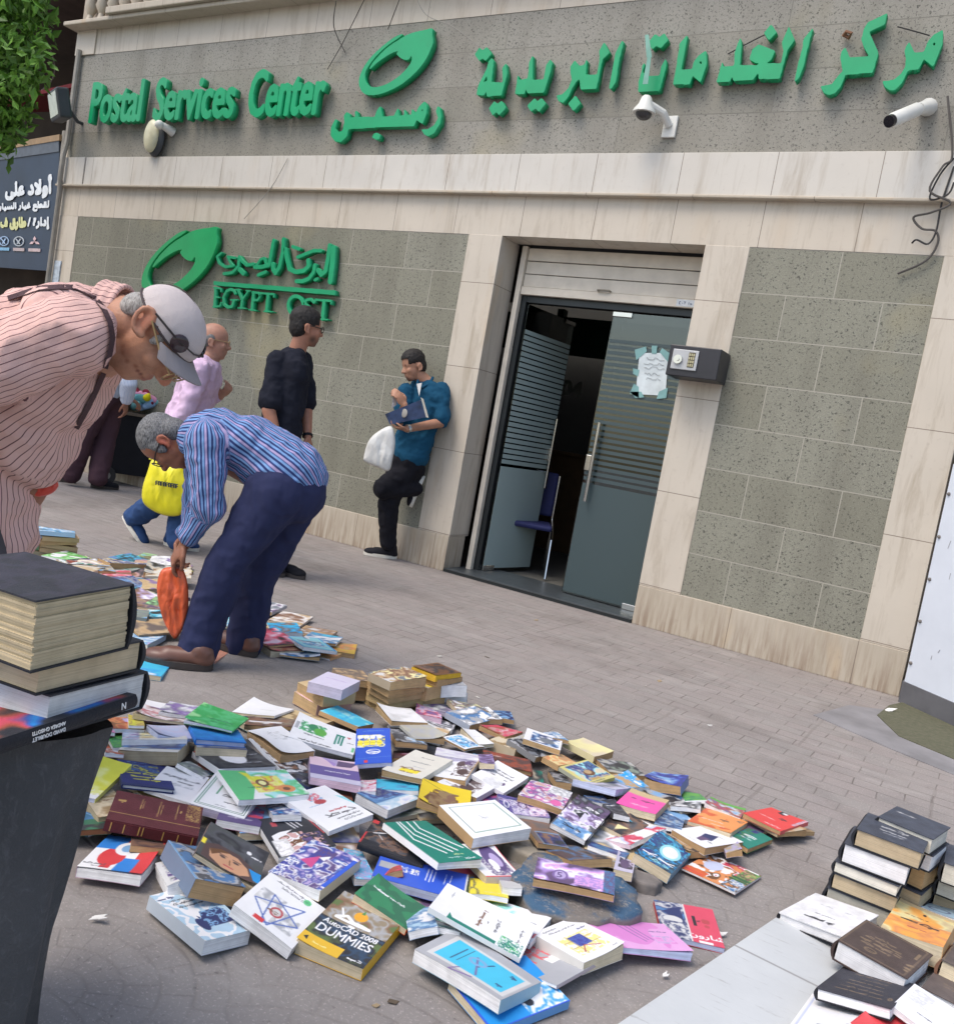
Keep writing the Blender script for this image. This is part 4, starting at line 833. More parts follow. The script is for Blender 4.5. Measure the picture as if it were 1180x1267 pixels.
def stripes(me, segs, refs):
    """stripe coordinate: distance around the nearest limb, so stripes run along body and sleeves"""
    V = co_of(me); best = np.full(len(V), 1e9); out = np.zeros(len(V)); along = np.zeros(len(V))
    for (p0, p1, r), ref in zip(segs, refs):
        d = p1-p0; L = np.linalg.norm(d); ax = d/L; t = np.clip(((V-p0)@ax)/L, 0, 1); q = V-p0-np.outer(t*L, ax); dist = np.linalg.norm(q, axis=1)/r
        e1 = nrm_(ref-ax*(ref@ax)); e2 = np.cross(ax, e1); a = np.arctan2(q@e2, q@e1)*r; k = dist < best
        best[k] = dist[k]; out[k] = a[k]; along[k] = t[k]
    at = me.attributes.new('Stripe', 'FLOAT', 'POINT'); at.data.foreach_set('value', out.astype(np.float32))
def stripe_mat(name, period, stops, rough=0.85):
    t = NT(name); a = t.n('Attribute', attribute_name='Stripe'); v = t.obj()
    wob = t.math('MULTIPLY', t.noise(v, 7, 2), 0.0018)
    f = t.math('FRACT', t.math('ADD', t.math('DIVIDE', t.math('ADD', a.outputs['Fac'], wob), period), 40.0))
    nd = t.n('ValToRGB'); nd.color_ramp.interpolation = 'LINEAR'; e = nd.color_ramp.elements
    while len(e) < len(stops): e.new(0.5)
    for k, (p, c) in zip(e, stops): k.position = p; k.color = (*lin(c), 1)
    t.l(f, nd.inputs[0]); c = t.mix(1.0, nd.outputs[0], t.ramp(t.noise(v, 14, 4), [(0.3, 0.88), (0.7, 1.0)]), 'MULTIPLY')
    t.base(c); t.set(Roughness=rough, Specular_IOR_Level=0.15); t.bump(t.math('ADD', t.noise(v, 420, 2), t.math('MULTIPLY', t.noise(v, 16, 3), 2.2)), 0.4, 0.006); return t.m
def cloth(name, rgb, rough=0.9, sheen=0.0, wscale=16):
    if name in MATS: return MATS[name]
    t = NT(name); v = t.obj(); f = t.noise(v, 6, 4); t.base(t.mix(f, lin(rgb)*0.82, lin(rgb)*1.16)); t.set(Roughness=rough, Specular_IOR_Level=0.15)
    t.bump(t.math('ADD', t.noise(v, 500, 2), t.math('MULTIPLY', t.noise(v, wscale, 4), 2.5)), 0.4, 0.006); MATS[name] = t.m; return t.m
def skin(name, rgb):
    t = NT(name); a = t.n('Attribute', attribute_name='Col'); v = t.obj(); f = t.noise(v, 28, 5)
    t.base(t.mix(1.0, a.outputs['Color'], t.ramp(t.math('ADD', t.math('MULTIPLY', f, .6), t.math('MULTIPLY', t.noise(v, 150, 4, .7), .4)), [(0.32, 0.80), (0.68, 1.06)]), 'MULTIPLY')); t.set(Roughness=0.5, Specular_IOR_Level=0.35)
    t.b.inputs['Subsurface Weight'].default_value = 0.08; t.b.inputs['Subsurface Radius'].default_value = (0.01, 0.004, 0.002)
    t.bump(t.math('ADD', t.noise(v, 300, 3), t.math('MULTIPLY', t.noise(t.obj((40, 40, 120)), 1.2, 3), 1.5)), 0.22, 0.003); return t.m
SKIN = skin('skin', None)
def skin_col(me, rgb, marks=()):
    """base tone with redder lips, ears, knuckles and painted crease shade; marks: (place, radius, rgb)"""
    V = co_of(me); c = np.repeat(lin(rgb)[None], len(V), 0)
    for p, r, k in marks:
        w_ = np.clip(1.3-np.linalg.norm(V-np.asarray(p), axis=1)/r, 0, 1)[:, None]; c = c*(1-w_)+lin(k)*w_
    set_col(me, c)
def head(b, c, fwd, up, sc=1.0, jaw=1.0, nose=1.0, crown=1.0, ear=(0, 0, -.25), deep=1.0):
    """c: centre of the skull; returns useful points"""
    fwd, up = nrm_(fwd), np.asarray(up, float); up = nrm_(up-fwd*(up@fwd)); lat = np.cross(fwd, up)
    P_ = lambda f, u, l: np.asarray(c)+(fwd*f+up*u+lat*l)*sc
    b.ell(P_(-.008, .035*crown, 0), up, lat, .092*sc*crown, .076*sc, .098*sc*deep)
    b.ell(P_(.028, -.025, 0), up, lat, .075*sc, .062*sc, .062*sc)
    b.ell(P_(.040, -.070, 0), up, lat, .042*sc*jaw, .046*sc, .046*sc)
    b.ell(P_(.062, -.094, 0), up, lat, .018*sc, .022*sc, .018*sc)
    b.cap(P_(.070, .022, .030), .014*sc, P_(.070, .022, -.030), .014*sc)
    b.cap(P_(.080, .012, 0), .010*sc, P_(.106*nose, -.026, 0), .013*sc)
    for s_ in (1, -1):
        b.ell(P_(.096, -.030, .012*s_), up, lat, .009*sc, .009*sc, .010*sc)
        b.ell(P_(.062, -.022, .040*s_), up, lat, .022*sc, .018*sc, .020*sc)
        e0 = P_(-.012+ear[0], -.012+ear[1], .078*s_); eu = nrm_(up+fwd*ear[2]); ef = nrm_(fwd-eu*(fwd@eu)); eo = nrm_(lat*s_-fwd*.45)
        b.ell(e0, eu, lat+fwd*-0.5*s_, .027*sc, .006*sc, .015*sc)
        b.chain([e0+(eu*math.sin(a)*.029+ef*math.cos(a)*.017)*sc*(1 if a > -1.2 else .9)+eo*(.006-.004*math.cos(a))*sc for a in np.linspace(.2, 4.6, 9)], [.0058*sc]*9, seg=False, n=8)
        b.ell(e0-eu*.027*sc+ef*.006*sc, up, lat, .010*sc, .006*sc, .008*sc)
    b.ell(P_(.084, -.056, 0), lat, up, .022*sc, .007*sc, .010*sc); b.ell(P_(.082, -.068, 0), lat, up, .020*sc, .007*sc, .010*sc)
    return P_, fwd, up, lat
def hand(b, wrist, d, n, thumb, curl=0.5, sc=1.0, spread=0.10):
    """palm and five fingers: d along the hand, n out of the palm, thumb = side the thumb leaves from"""
    d, n = nrm_(d), np.asarray(n, float); n = nrm_(n-d*(n@d)); t_ = np.asarray(thumb, float); t_ = nrm_(t_-d*(t_@d)-n*(t_@n)); w = np.asarray(wrist)
    b.cap(w-d*.02*sc, .025*sc, w+d*.015*sc, .027*sc, (n, .75)); b.ell(w+d*.050*sc, d, t_, .050*sc, .042*sc, .016*sc)
    for k, (o, L) in enumerate(((.030, .072), (.010, .080), (-.010, .075), (-.029, .058))):
        p = w+(d*.088+t_*o)*sc; a = curl*(0.9+0.12*k); dirn = nrm_(d+t_*(o*spread*25*0.1)); P_ = [p]; ang = 0
        for f, r in ((.45, .0), (.32, 0), (.23, 0)):
            ang += a; P_.append(P_[-1]+(dirn*math.cos(ang)+n*math.sin(ang))*L*f*sc)
        b.chain(P_, [.0092*sc, .0084*sc, .0078*sc, .0068*sc], n=10, seg=False)
    p = w+(d*.020+t_*.030)*sc; P_ = [p, p+(d*.020+t_*.022+n*.008)*sc, p+(d*.046+t_*.026+n*.022)*sc, p+(d*.066+t_*.020+n*.032)*sc]
    b.chain(P_, [.013*sc, .0115*sc, .010*sc, .0085*sc], n=10, seg=False)
def shoe(heel, toe, m, sole, parent, h=.085, wd=.046, up=(0, 0, 1)):
    heel, toe = np.asarray(heel, float), np.asarray(toe, float); d = toe-heel; L = np.linalg.norm(d); d = d/L; up = nrm_(np.asarray(up, float)-d*(np.asarray(up, float)@d)); lat = np.cross(d, up)
    b = Blob(); b.ell(heel+d*.05+up*.038, d, lat, .055, wd*.80, .036); b.cap(heel+d*.07+up*.042, .036, toe-d*.10+up*.035, .040, (lat, 1.0)); b.ell(toe-d*.075+up*.030, d, lat, .075, wd, .034); b.cap(heel+d*.045+up*.06, .042, heel+d*.055+up*h, .044)
    me = b.mesh('shoe', .007, 4, cut=lambda p: (p-heel)@up < .012); s_ = link('shoe', me, m, parent)
    pts = []
    for k in range(20):
        a = 2*math.pi*k/20; x = math.cos(a); y = math.sin(a); pts.append(heel+d*(L/2+x*L*.505)+lat*y*wd*(1.0+0.10*x)-up*.004)
    q = MB(); q.prism(pts, up*.026); q.build('sole', sole, s_); return s_
def lens_ring(b, c, n, u, r, th):
    n, u = nrm_(n), nrm_(u); v = np.cross(n, u); P_ = [c+(u*math.cos(a)*r*1.25+v*math.sin(a)*r) for a in np.linspace(0, 2*math.pi, 17)]; b.tube(P_, th, 5)
def hair_mat(name, a, b_):
    t = NT(name); f = t.noise(t.obj((260, 260, 60)), 1.0, 3, 0.7); t.base(t.mix(t.ramp(f, [(0.35, 0), (0.65, 1)]), lin(a), lin(b_))); t.set(Roughness=0.6, Specular_IOR_Level=0.3); t.bump(f, 0.7, 0.004); return t.m
HAIRB = hair_mat('black hair', (22, 20, 20), (48, 44, 42)); HAIRG = hair_mat('grey hair', (58, 58, 60), (138, 138, 138)); HAIRW = hair_mat('white hair', (112, 108, 104), (186, 182, 176))
LEATHER = mat('brown shoe leather', (104, 72, 62), 0.4, 0.2, 12); SOLEB = mat('dark sole', (58, 52, 50), 0.7); SOLEW = mat('white sole', (206, 202, 192), 0.6); CANVAS = cloth('blue canvas shoe', (46, 70, 112)); BLKSHOE = cloth('black shoe', (34, 34, 40), 0.7)
LAT = FH                                   # most of these people are seen from the side: their width runs away from the lens
RTH = np.array([math.cos(YAW), -math.sin(YAW), 0.0]); UPZ = np.array([0, 0, 1.0])

# ---------------------------------------------------------------- man bending over the far books
def man_bending():
    F4 = lambda x, y, d: Q(150+x/2.622, 360+y/2.622, d); D0 = 3.75
    neck = F4(225, 500, D0); sh = F4(285, 480, D0); mid = F4(420, 500, D0); pel = F4(535, 610, D0)
    root = empty('person', G(262, 815), 'stooping man in blue striped shirt and navy trousers holding an orange bag', 'person')
    fwd = nrm_(F4(100, 640, D0)-F4(150, 500, D0)); upd = nrm_(F4(70, 450, D0)-F4(190, 530, D0))
    b = Blob(); hc = F4(150, 492, D0); P_, f_, u_, l_ = head(b, hc, fwd, upd, 1.0)
    b.cap(P_(-.02, -.05, 0), .052, neck, .056); b.ell(sh, pel-sh, LAT, .12, .15, .09); b.cap(sh, .09, pel, .11)
    # arms: near one holds the bag, the far one reaches down beside it
    aN = [F4(275, 490, D0-.17), F4(282, 700, D0-.2), F4(212, 812, D0-.16)]; aF = [F4(270, 500, D0+.17), F4(250, 690, D0+.16), F4(205, 800, D0+.06)]
    for A in (aN, aF): b.chain(A, [.05, .042, .028])
    hand(b, aN[2]+(aN[2]-aN[1])*.04, F4(176, 862, D0-.16)-aN[2], F4(300, 850, D0-.1)-aN[2], F4(150, 790, D0-.2)-aN[2], 0.62, 1.05)
    hand(b, aF[2], F4(176, 880, D0+.03)-aF[2], F4(300, 850, D0)-aF[2], F4(150, 790, D0)-aF[2], 0.6)
    hips = {-1: F4(500, 655, D0-.11), 1: F4(556, 655, D0+.11)}
    kn = {-1: F4(338, 890, D0-.14), 1: F4(436, 935, D0+.14)}; an = {-1: F4(252, 1150, 3.62), 1: F4(402, 1118, 3.93)}
    for s_ in (-1, 1): b.chain([hips[s_], kn[s_], an[s_]], [.075, .055, .038])
    me = b.mesh('body', .006, 3); skin_col(me, (150, 100, 78), [(P_(.0, -.01, .08), .04, (168, 92, 74)), (P_(.0, -.01, -.08), .04, (168, 92, 74)), (aN[2], .1, (138, 92, 70))]); link('body', me, SKIN, root)
    # shirt
    b = Blob(); segs = []; refs = []
    b.ell(F4(330, 478, D0), mid-sh, LAT, .16, .205, .125); b.cap(sh, .118, mid, .128, (LAT, 1.45)); b.cap(mid, .128, F4(545, 600, D0), .158, (LAT, 1.25)); b.ell(F4(250, 500, D0), sh-neck, LAT, .06, .10, .07)
    refs = [-LAT, -LAT]; segs = b.segs[:]
    for A in (aN, aF): b.chain([A[0], A[1], A[1]+(A[2]-A[1])*.82], [.082, .066, .043]); refs += [-RTH, -RTH]
    hem = nrm_(pel-mid)
    me = b.mesh('shirt', .007, 5); wrinkle(me, .012, 8, 1); wrinkle(me, .005, 16, 2); stripes(me, b.segs, refs)
    link('shirt', me, stripe_mat('blue striped cotton', .040, [(0, (44, 58, 104)), (.14, (48, 62, 110)), (.18, (126, 160, 206)), (.34, (120, 158, 210)), (.38, (52, 66, 116)), (.50, (52, 66, 116)), (.54, (176, 160, 196)), (.70, (170, 158, 200)), (.74, (50, 62, 112)), (.84, (120, 160, 208)), (.96, (126, 160, 206)), (1, (44, 58, 104))]), root)
    # trousers
    b = Blob(); b.ell(F4(556, 655, D0), hem, LAT, .13, .170, .138)
    for s_ in (-1, 1): b.chain([hips[s_], F4(*( (425, 775) if s_ < 0 else (500, 800)), D0+.12*s_), kn[s_], an[s_]+(an[s_]-kn[s_])*.13], [.124, .106, .083, .079])
    me = b.mesh('trousers', .008, 6); wrinkle(me, .012, 6, 3, True, UPZ); wrinkle(me, .005, 15, 4, True, UPZ); wrinkle(me, .007, 11, 9, True); link('trousers', me, cloth('navy trousers', (48, 53, 84)), root)
    belt = None
    for s_, (h_, t_) in {-1: ((296, 1232), (82, 1196)), 1: ((440, 1190), (300, 1140))}.items():
        hp, tp = G(150+h_[0]/2.622, 360+h_[1]/2.622-2, .008), G(150+t_[0]/2.622, 360+t_[1]/2.622, .008); tp = hp+nrm_(tp-hp)*.285; shoe(hp, tp, LEATHER, SOLEB, root, .07, .05)
    # hair and glasses
    b = Blob(); b.ell(P_(-.018, .050, 0), u_, l_, .088, .082, .098); b.ell(P_(-.060, -.005, 0), u_, l_, .075, .074, .055)
    for s_ in (1, -1): b.ell(P_(.022, .010, .068*s_), u_, l_, .045, .012, .022)
    me = b.mesh('hair', .006, 3, cut=lambda p: ((p-hc)@f_) > .062 and ((p-hc)@u_) < .085); wrinkle(me, .0016, 130, 2, False); link('hair', me, HAIRG, root)
    q = MB(); 
    for s_ in (1, -1): lens_ring(q, P_(.098, .0, .032*s_), f_, l_, .02, .0025); q.tube([P_(.095, .004, .058*s_), P_(.05, .006, .078*s_), P_(-.01, .004, .082*s_)], .003, 5)
    q.build('glasses', mat('dark frame', (40, 34, 34), 0.3), root)
    b = Blob(); b.cap(F4(232, 478, D0-.05), .03, F4(225, 545, D0-.07), .02); b.cap(F4(232, 478, D0-.05), .03, F4(238, 478, D0+.06), .03)
    return root
man_bending()
# orange bag in his hand
def soft_bag(name, outline, d, thick, m, label, cat, seed, amp=.006, extra=None):
    """thin plastic bag: two skins over an outline, swelling toward the middle, crumpled by radial folds"""
    O = np.array(outline, float); n0 = len(O); pts = []
    for i in range(n0):
        a, c, e, g = O[i-1], O[i], O[(i+1) % n0], O[(i+2) % n0]
        for k in range(8): t_ = k/8; pts.append(0.5*((2*c)+(e-a)*t_+(2*a-5*c+4*e-g)*t_*t_+(3*c-a-3*e+g)*t_**3))
    pts = np.array(pts); n = len(pts); c = pts.mean(0); K = 14; V = []; rings = []
    for sgn in (1, -1):
        for k in range(K+(1 if sgn > 0 else 0)):
            r_ = 1-k/K; q = c+(pts-c)*max(r_, .02); W3 = np.array([Q(u, v, d) for u, v in q])
            off = thick*math.sqrt(max(0, 1-r_**2.4))
            cr = np.array([noise.noise(Vector((u*.16+seed*3, v*.045, seed+sgn)))*1.2+.7*abs(noise.noise(Vector((u*.30+v*.06, v*.09, seed*2+sgn*3)))) for u, v in q])
            V.append(W3-FH*sgn*(off+cr*amp*(1.3-r_*.6)*(1 if r_ < 1 else 0))[:, None])
            if sgn < 0 and k == K-1: pass
    V = np.concatenate(V); Qd = []
    f = lambda k, i: k*n+i % n
    for k in range(K): Qd += [(f(k, i), f(k, i+1), f(k+1, i+1), f(k+1, i)) for i in range(n)]
    o2 = K+1
    for k in range(K-1): Qd += [(f(o2+k, i+1), f(o2+k, i), f(o2+k+1, i), f(o2+k+1, i+1)) for i in range(n)]
    me = np_mesh(name, V, Qd, None, True); bm = bmesh.new(); bm.from_mesh(me); bmesh.ops.remove_doubles(bm, verts=bm.verts, dist=.0008); bmesh.ops.holes_fill(bm, edges=[e for e in bm.edges if e.is_boundary]); bmesh.ops.recalc_face_normals(bm, faces=bm.faces)
    for f_ in bm.faces: f_.smooth = True
    bm.to_mesh(me); bm.free(); return tag(link(name, me, m), label, cat)
ob = mat('orange plastic', (206, 92, 54), 0.3, 0.2, 9, 0.6, 14)
soft_bag('carrier_bag', [(199, 706), (212, 701), (226, 704), (232, 722), (233, 748), (228, 772), (217, 790), (206, 776), (198, 754), (194, 728)], 3.60, .016, ob, 'orange plastic bag held low beside the stooping man', 'bag', 4, .012)

# ---------------------------------------------------------------- man walking right in a pink shirt with the yellow bag
def man_pink():
    F3 = lambda x, y, d: Q(x/3.167, 300+y/3.167, d); D0 = 6.14
    root = empty('person', G(205, 672), 'balding man in pale pink shirt and jeans walking right past the stooping man', 'person')
    hc = F3(840, 388, D0); fwd = nrm_(RTH+FH*.25+UPZ*.02); b = Blob(); P_, f_, u_, l_ = head(b, hc, fwd, UPZ, 1.0)
    ch = F3(790, 520, D0); pel = F3(700, 800, D0); nk = F3(815, 455, D0)
    b.cap(P_(-.02, -.06, 0), .055, nk, .06); b.cap(nk, .08, ch, .1); b.cap(ch, .1, pel, .1)
    aR = [F3(780, 500, D0-.17), F3(735, 640, D0-.20), F3(640, 760, D0-.22)]; aL = [F3(810, 500, D0+.17), F3(775, 640, D0+.22), F3(862, 600, D0+.15)]
    for A in (aR, aL): b.chain(A, [.05, .042, .03])
    hand(b, aR[2], F3(625, 850, D0-.2)-aR[2], RTH, RTH*.2+UPZ*.3-FH, 1.0); hand(b, aL[2], F3(892, 575, D0+.12)-aL[2], UPZ+FH*.2, -FH, 0.9)
    hp = {1: F3(690, 820, D0-.09), -1: F3(705, 820, D0+.09)}; kn = {1: F3(640, 1000, D0-.1), -1: F3(720, 1000, D0+.1)}; an = {1: F3(530, 1075, 6.15), -1: F3(695, 1155, 6.0)}
    for s_ in (1, -1): b.chain([hp[s_], kn[s_], an[s_]], [.075, .055, .038])
    me = b.mesh('body', .007, 3); skin_col(me, (176, 130, 110)); link('body', me, SKIN, root)
    b = Blob(); b.ell(F3(785, 540, D0), ch-pel, LAT, .20, .21, .13); b.cap(ch, .13, pel, .135, (LAT, 1.4)); b.ell(F3(735, 690, D0), ch-pel, LAT, .2, .17, .15); b.ell(F3(800, 468, D0), UPZ, LAT, .05, .12, .075)
    for A in (aR, aL): b.chain([A[0], A[1], A[1]+(A[2]-A[1])*.85], [.078, .062, .045])
    me = b.mesh('shirt', .009, 6); wrinkle(me, .014, 8, 5); wrinkle(me, .005, 16, 6); link('shirt', me, cloth('pink cotton', (214, 186, 212)), root)
    b = Blob(); b.ell(pel, UPZ, LAT, .13, .175, .125)
    for s_ in (1, -1): b.chain([hp[s_], kn[s_], an[s_]+(an[s_]-kn[s_])*.04], [.11, .088, .074])
    me = b.mesh('trousers', .009, 6); wrinkle(me, .013, 9, 6); link('trousers', me, cloth('blue denim', (52, 76, 118)), root)
    shoe(F3(480, 1070, 6.15), F3(560, 1185, 6.13)*.55+F3(480, 1070, 6.15)*.45+nrm_(F3(560, 1185, 6.13)-F3(480, 1070, 6.15))*.13, CANVAS, SOLEW, root, .09, .045, nrm_(F3(560, 1090, 6.1)-F3(500, 1130, 6.1)))
    hl = G(640/3.167, 300+1180/3.167, .006); shoe(hl, hl+nrm_(RTH-FH*.15)*.27, CANVAS, SOLEW, root, .09, .045)
    b = Blob(); b.ell(P_(-.055, .0, 0), u_, l_, .055, .080, .055)
    for s_ in (1, -1): b.ell(P_(-.02, .018, .074*s_), u_, l_, .03, .008, .03)
    me = b.mesh('hair', .007, 3); link('hair', me, HAIRG, root)
    q = MB()
    for s_ in (1, -1): lens_ring(q, P_(.100, .006, .030*s_), f_, l_, .018, .0022); q.tube([P_(.098, .01, .055*s_), P_(.0, .012, .082*s_)], .0025, 5)
    q.build('glasses', mat('gold frame', (176, 150, 110), 0.3, metal=.6), root)
man_pink()
yb = mat('yellow plastic', (228, 216, 34), 0.38, 0.08, 6, 0.2, 14)
yo = soft_bag('carrier_bag', [(189, 566), (199, 571), (212, 575), (222, 574), (229, 582), (234, 600), (231, 622), (224, 636), (208, 638), (190, 632), (177, 621), (176, 604), (182, 584)], 5.86, .055, yb, 'yellow carrier bag with a short line of black lettering', 'bag', 7, .008)
q = MB()
q.tube([Q(186, 568, 5.84), Q(186, 545, 5.88), Q(200, 540, 5.92), Q(208, 555, 5.86), Q(212, 575, 5.84)], .008, 6); q.build('handle', yb, yo, True)
b = MB(); xs = np.linspace(193, 221, 10); r = random.Random(3)
for i, x in enumerate(xs[:-1]):
    y0 = 594.5+(x-193)*.17
    for a_, c_ in (((0, 0), (0, 5)), ((0, 0), (2.2, .3)), ((2.2, .3), (2.2, 5)) if i % 2 else ((0, 2.5), (2.2, 2.7))): b.tube([Q(x+a_[0], y0+a_[1], 5.786), Q(x+c_[0], y0+c_[1], 5.786)], .0045, 4)
b.build('print', INK, yo)

# ---------------------------------------------------------------- man in black walking away
def man_black():
    F4 = lambda x, y, d: Q(150+x/2.622, 360+y/2.622, d); D0 = 5.73
    root = empty('person', G(350, 712), 'man in black T shirt with beard and glasses walking toward the entrance', 'person')
    fwd = nrm_(RTH+FH*.55); lat = np.cross(fwd, UPZ); hc = F4(600, 118, D0); b = Blob(); P_, f_, u_, l_ = head(b, hc, fwd, UPZ, 1.0)
    nk = F4(570, 195, D0); ch = F4(545, 270, D0); wa = F4(515, 470, D0); pel = F4(500, 540, D0)
    b.cap(P_(-.02, -.06, 0), .052, nk, .056); b.cap(ch, .1, pel, .1)
    aN = [F4(508, 225, D0-.10), F4(478, 385, D0-.2), F4(515, 520, D0-.22)]; aF = [F4(585, 225, D0+.12), F4(600, 380, D0+.15), F4(604, 470, D0+.06)]
    for A in (aN, aF): b.chain(A, [.05, .043, .028])
    hand(b, aN[2], UPZ*-1+RTH*.1, RTH, fwd, .4); hand(b, aF[2], F4(622, 560, D0+.06)-aF[2], -RTH+FH*.2, -FH, .25, 1.05)
    hp = {1: pel-lat*.0+FH*-.08, -1: pel+FH*.08}; kn = {1: F4(470, 740, D0-.08), -1: F4(515, 740, D0+.12)}; an = {1: F4(440, 880, 5.75), -1: F4(500, 880, 5.78)}
    for s_ in (1, -1): b.chain([hp[s_], kn[s_], an[s_]], [.075, .055, .038])
    me = b.mesh('body', .007, 3); skin_col(me, (168, 118, 96), [(P_(.07, -.085, 0), .04, (74, 54, 46)), (P_(.04, -.07, .05), .03, (92, 66, 54)), (P_(.04, -.07, -.05), .03, (92, 66, 54))]); link('body', me, SKIN, root)
    b = Blob(); b.ell(F4(548, 262, D0), ch-wa, lat, .16, .20, .115); b.cap(ch, .125, wa, .125, (lat, 1.45)); b.cap(wa, .125, F4(505, 520, D0), .13, (lat, 1.4)); b.ell(F4(560, 205, D0), UPZ, lat, .05, .14, .07)
    for A in (aN, aF): b.chain([A[0], A[0]+(A[1]-A[0])*.85], [.066, .072])
    me = b.mesh('t_shirt', .009, 6); wrinkle(me, .012, 7, 8); wrinkle(me, .005, 15, 3); link('t_shirt', me, cloth('black jersey', (32, 34, 44)), root)
    b = Blob(); b.ell(pel, UPZ, lat, .13, .175, .125)
    for s_ in (1, -1): b.chain([hp[s_], kn[s_], an[s_]], [.11, .09, .075])
    me = b.mesh('trousers', .01, 6); wrinkle(me, .008, 8, 9); link('trousers', me, cloth('black trousers', (30, 31, 38)), root)
    h1 = G(150+480/2.622, 360+905/2.622, .006); shoe(h1, h1+nrm_(RTH-FH*.35)*.28, BLKSHOE, SOLEB, root, .09, .046); h2 = G(150+400/2.622, 360+900/2.622, .006); shoe(h2, h2+nrm_(RTH-FH*.1)*.28, BLKSHOE, SOLEB, root, .09, .046)
    b = Blob(); b.ell(P_(-.012, .052, 0), u_, l_, .088, .083, .104); b.ell(P_(-.05, .0, 0), u_, l_, .08, .076, .06)
    me = b.mesh('hair', .007, 3, cut=lambda p: ((p-hc)@f_) > .070 and ((p-hc)@u_) < .075); wrinkle(me, .003, 60, 4, False); link('hair', me, HAIRB, root)
    q = MB()
    for s_ in (1, -1): lens_ring(q, P_(.100, .006, .030*s_), f_, l_, .019, .0028); q.tube([P_(.098, .01, .055*s_), P_(.0, .012, .082*s_)], .003, 5)
    q.build('glasses', mat('dark frame', (40, 34, 34), 0.3), root)
    q = MB(); d_ = nrm_(aF[2]-aF[1]); q.tube([aF[2]-d_*.012, aF[2]+d_*.004], .035, 12); q.build('wristband', BLKSHOE, root)
man_black()

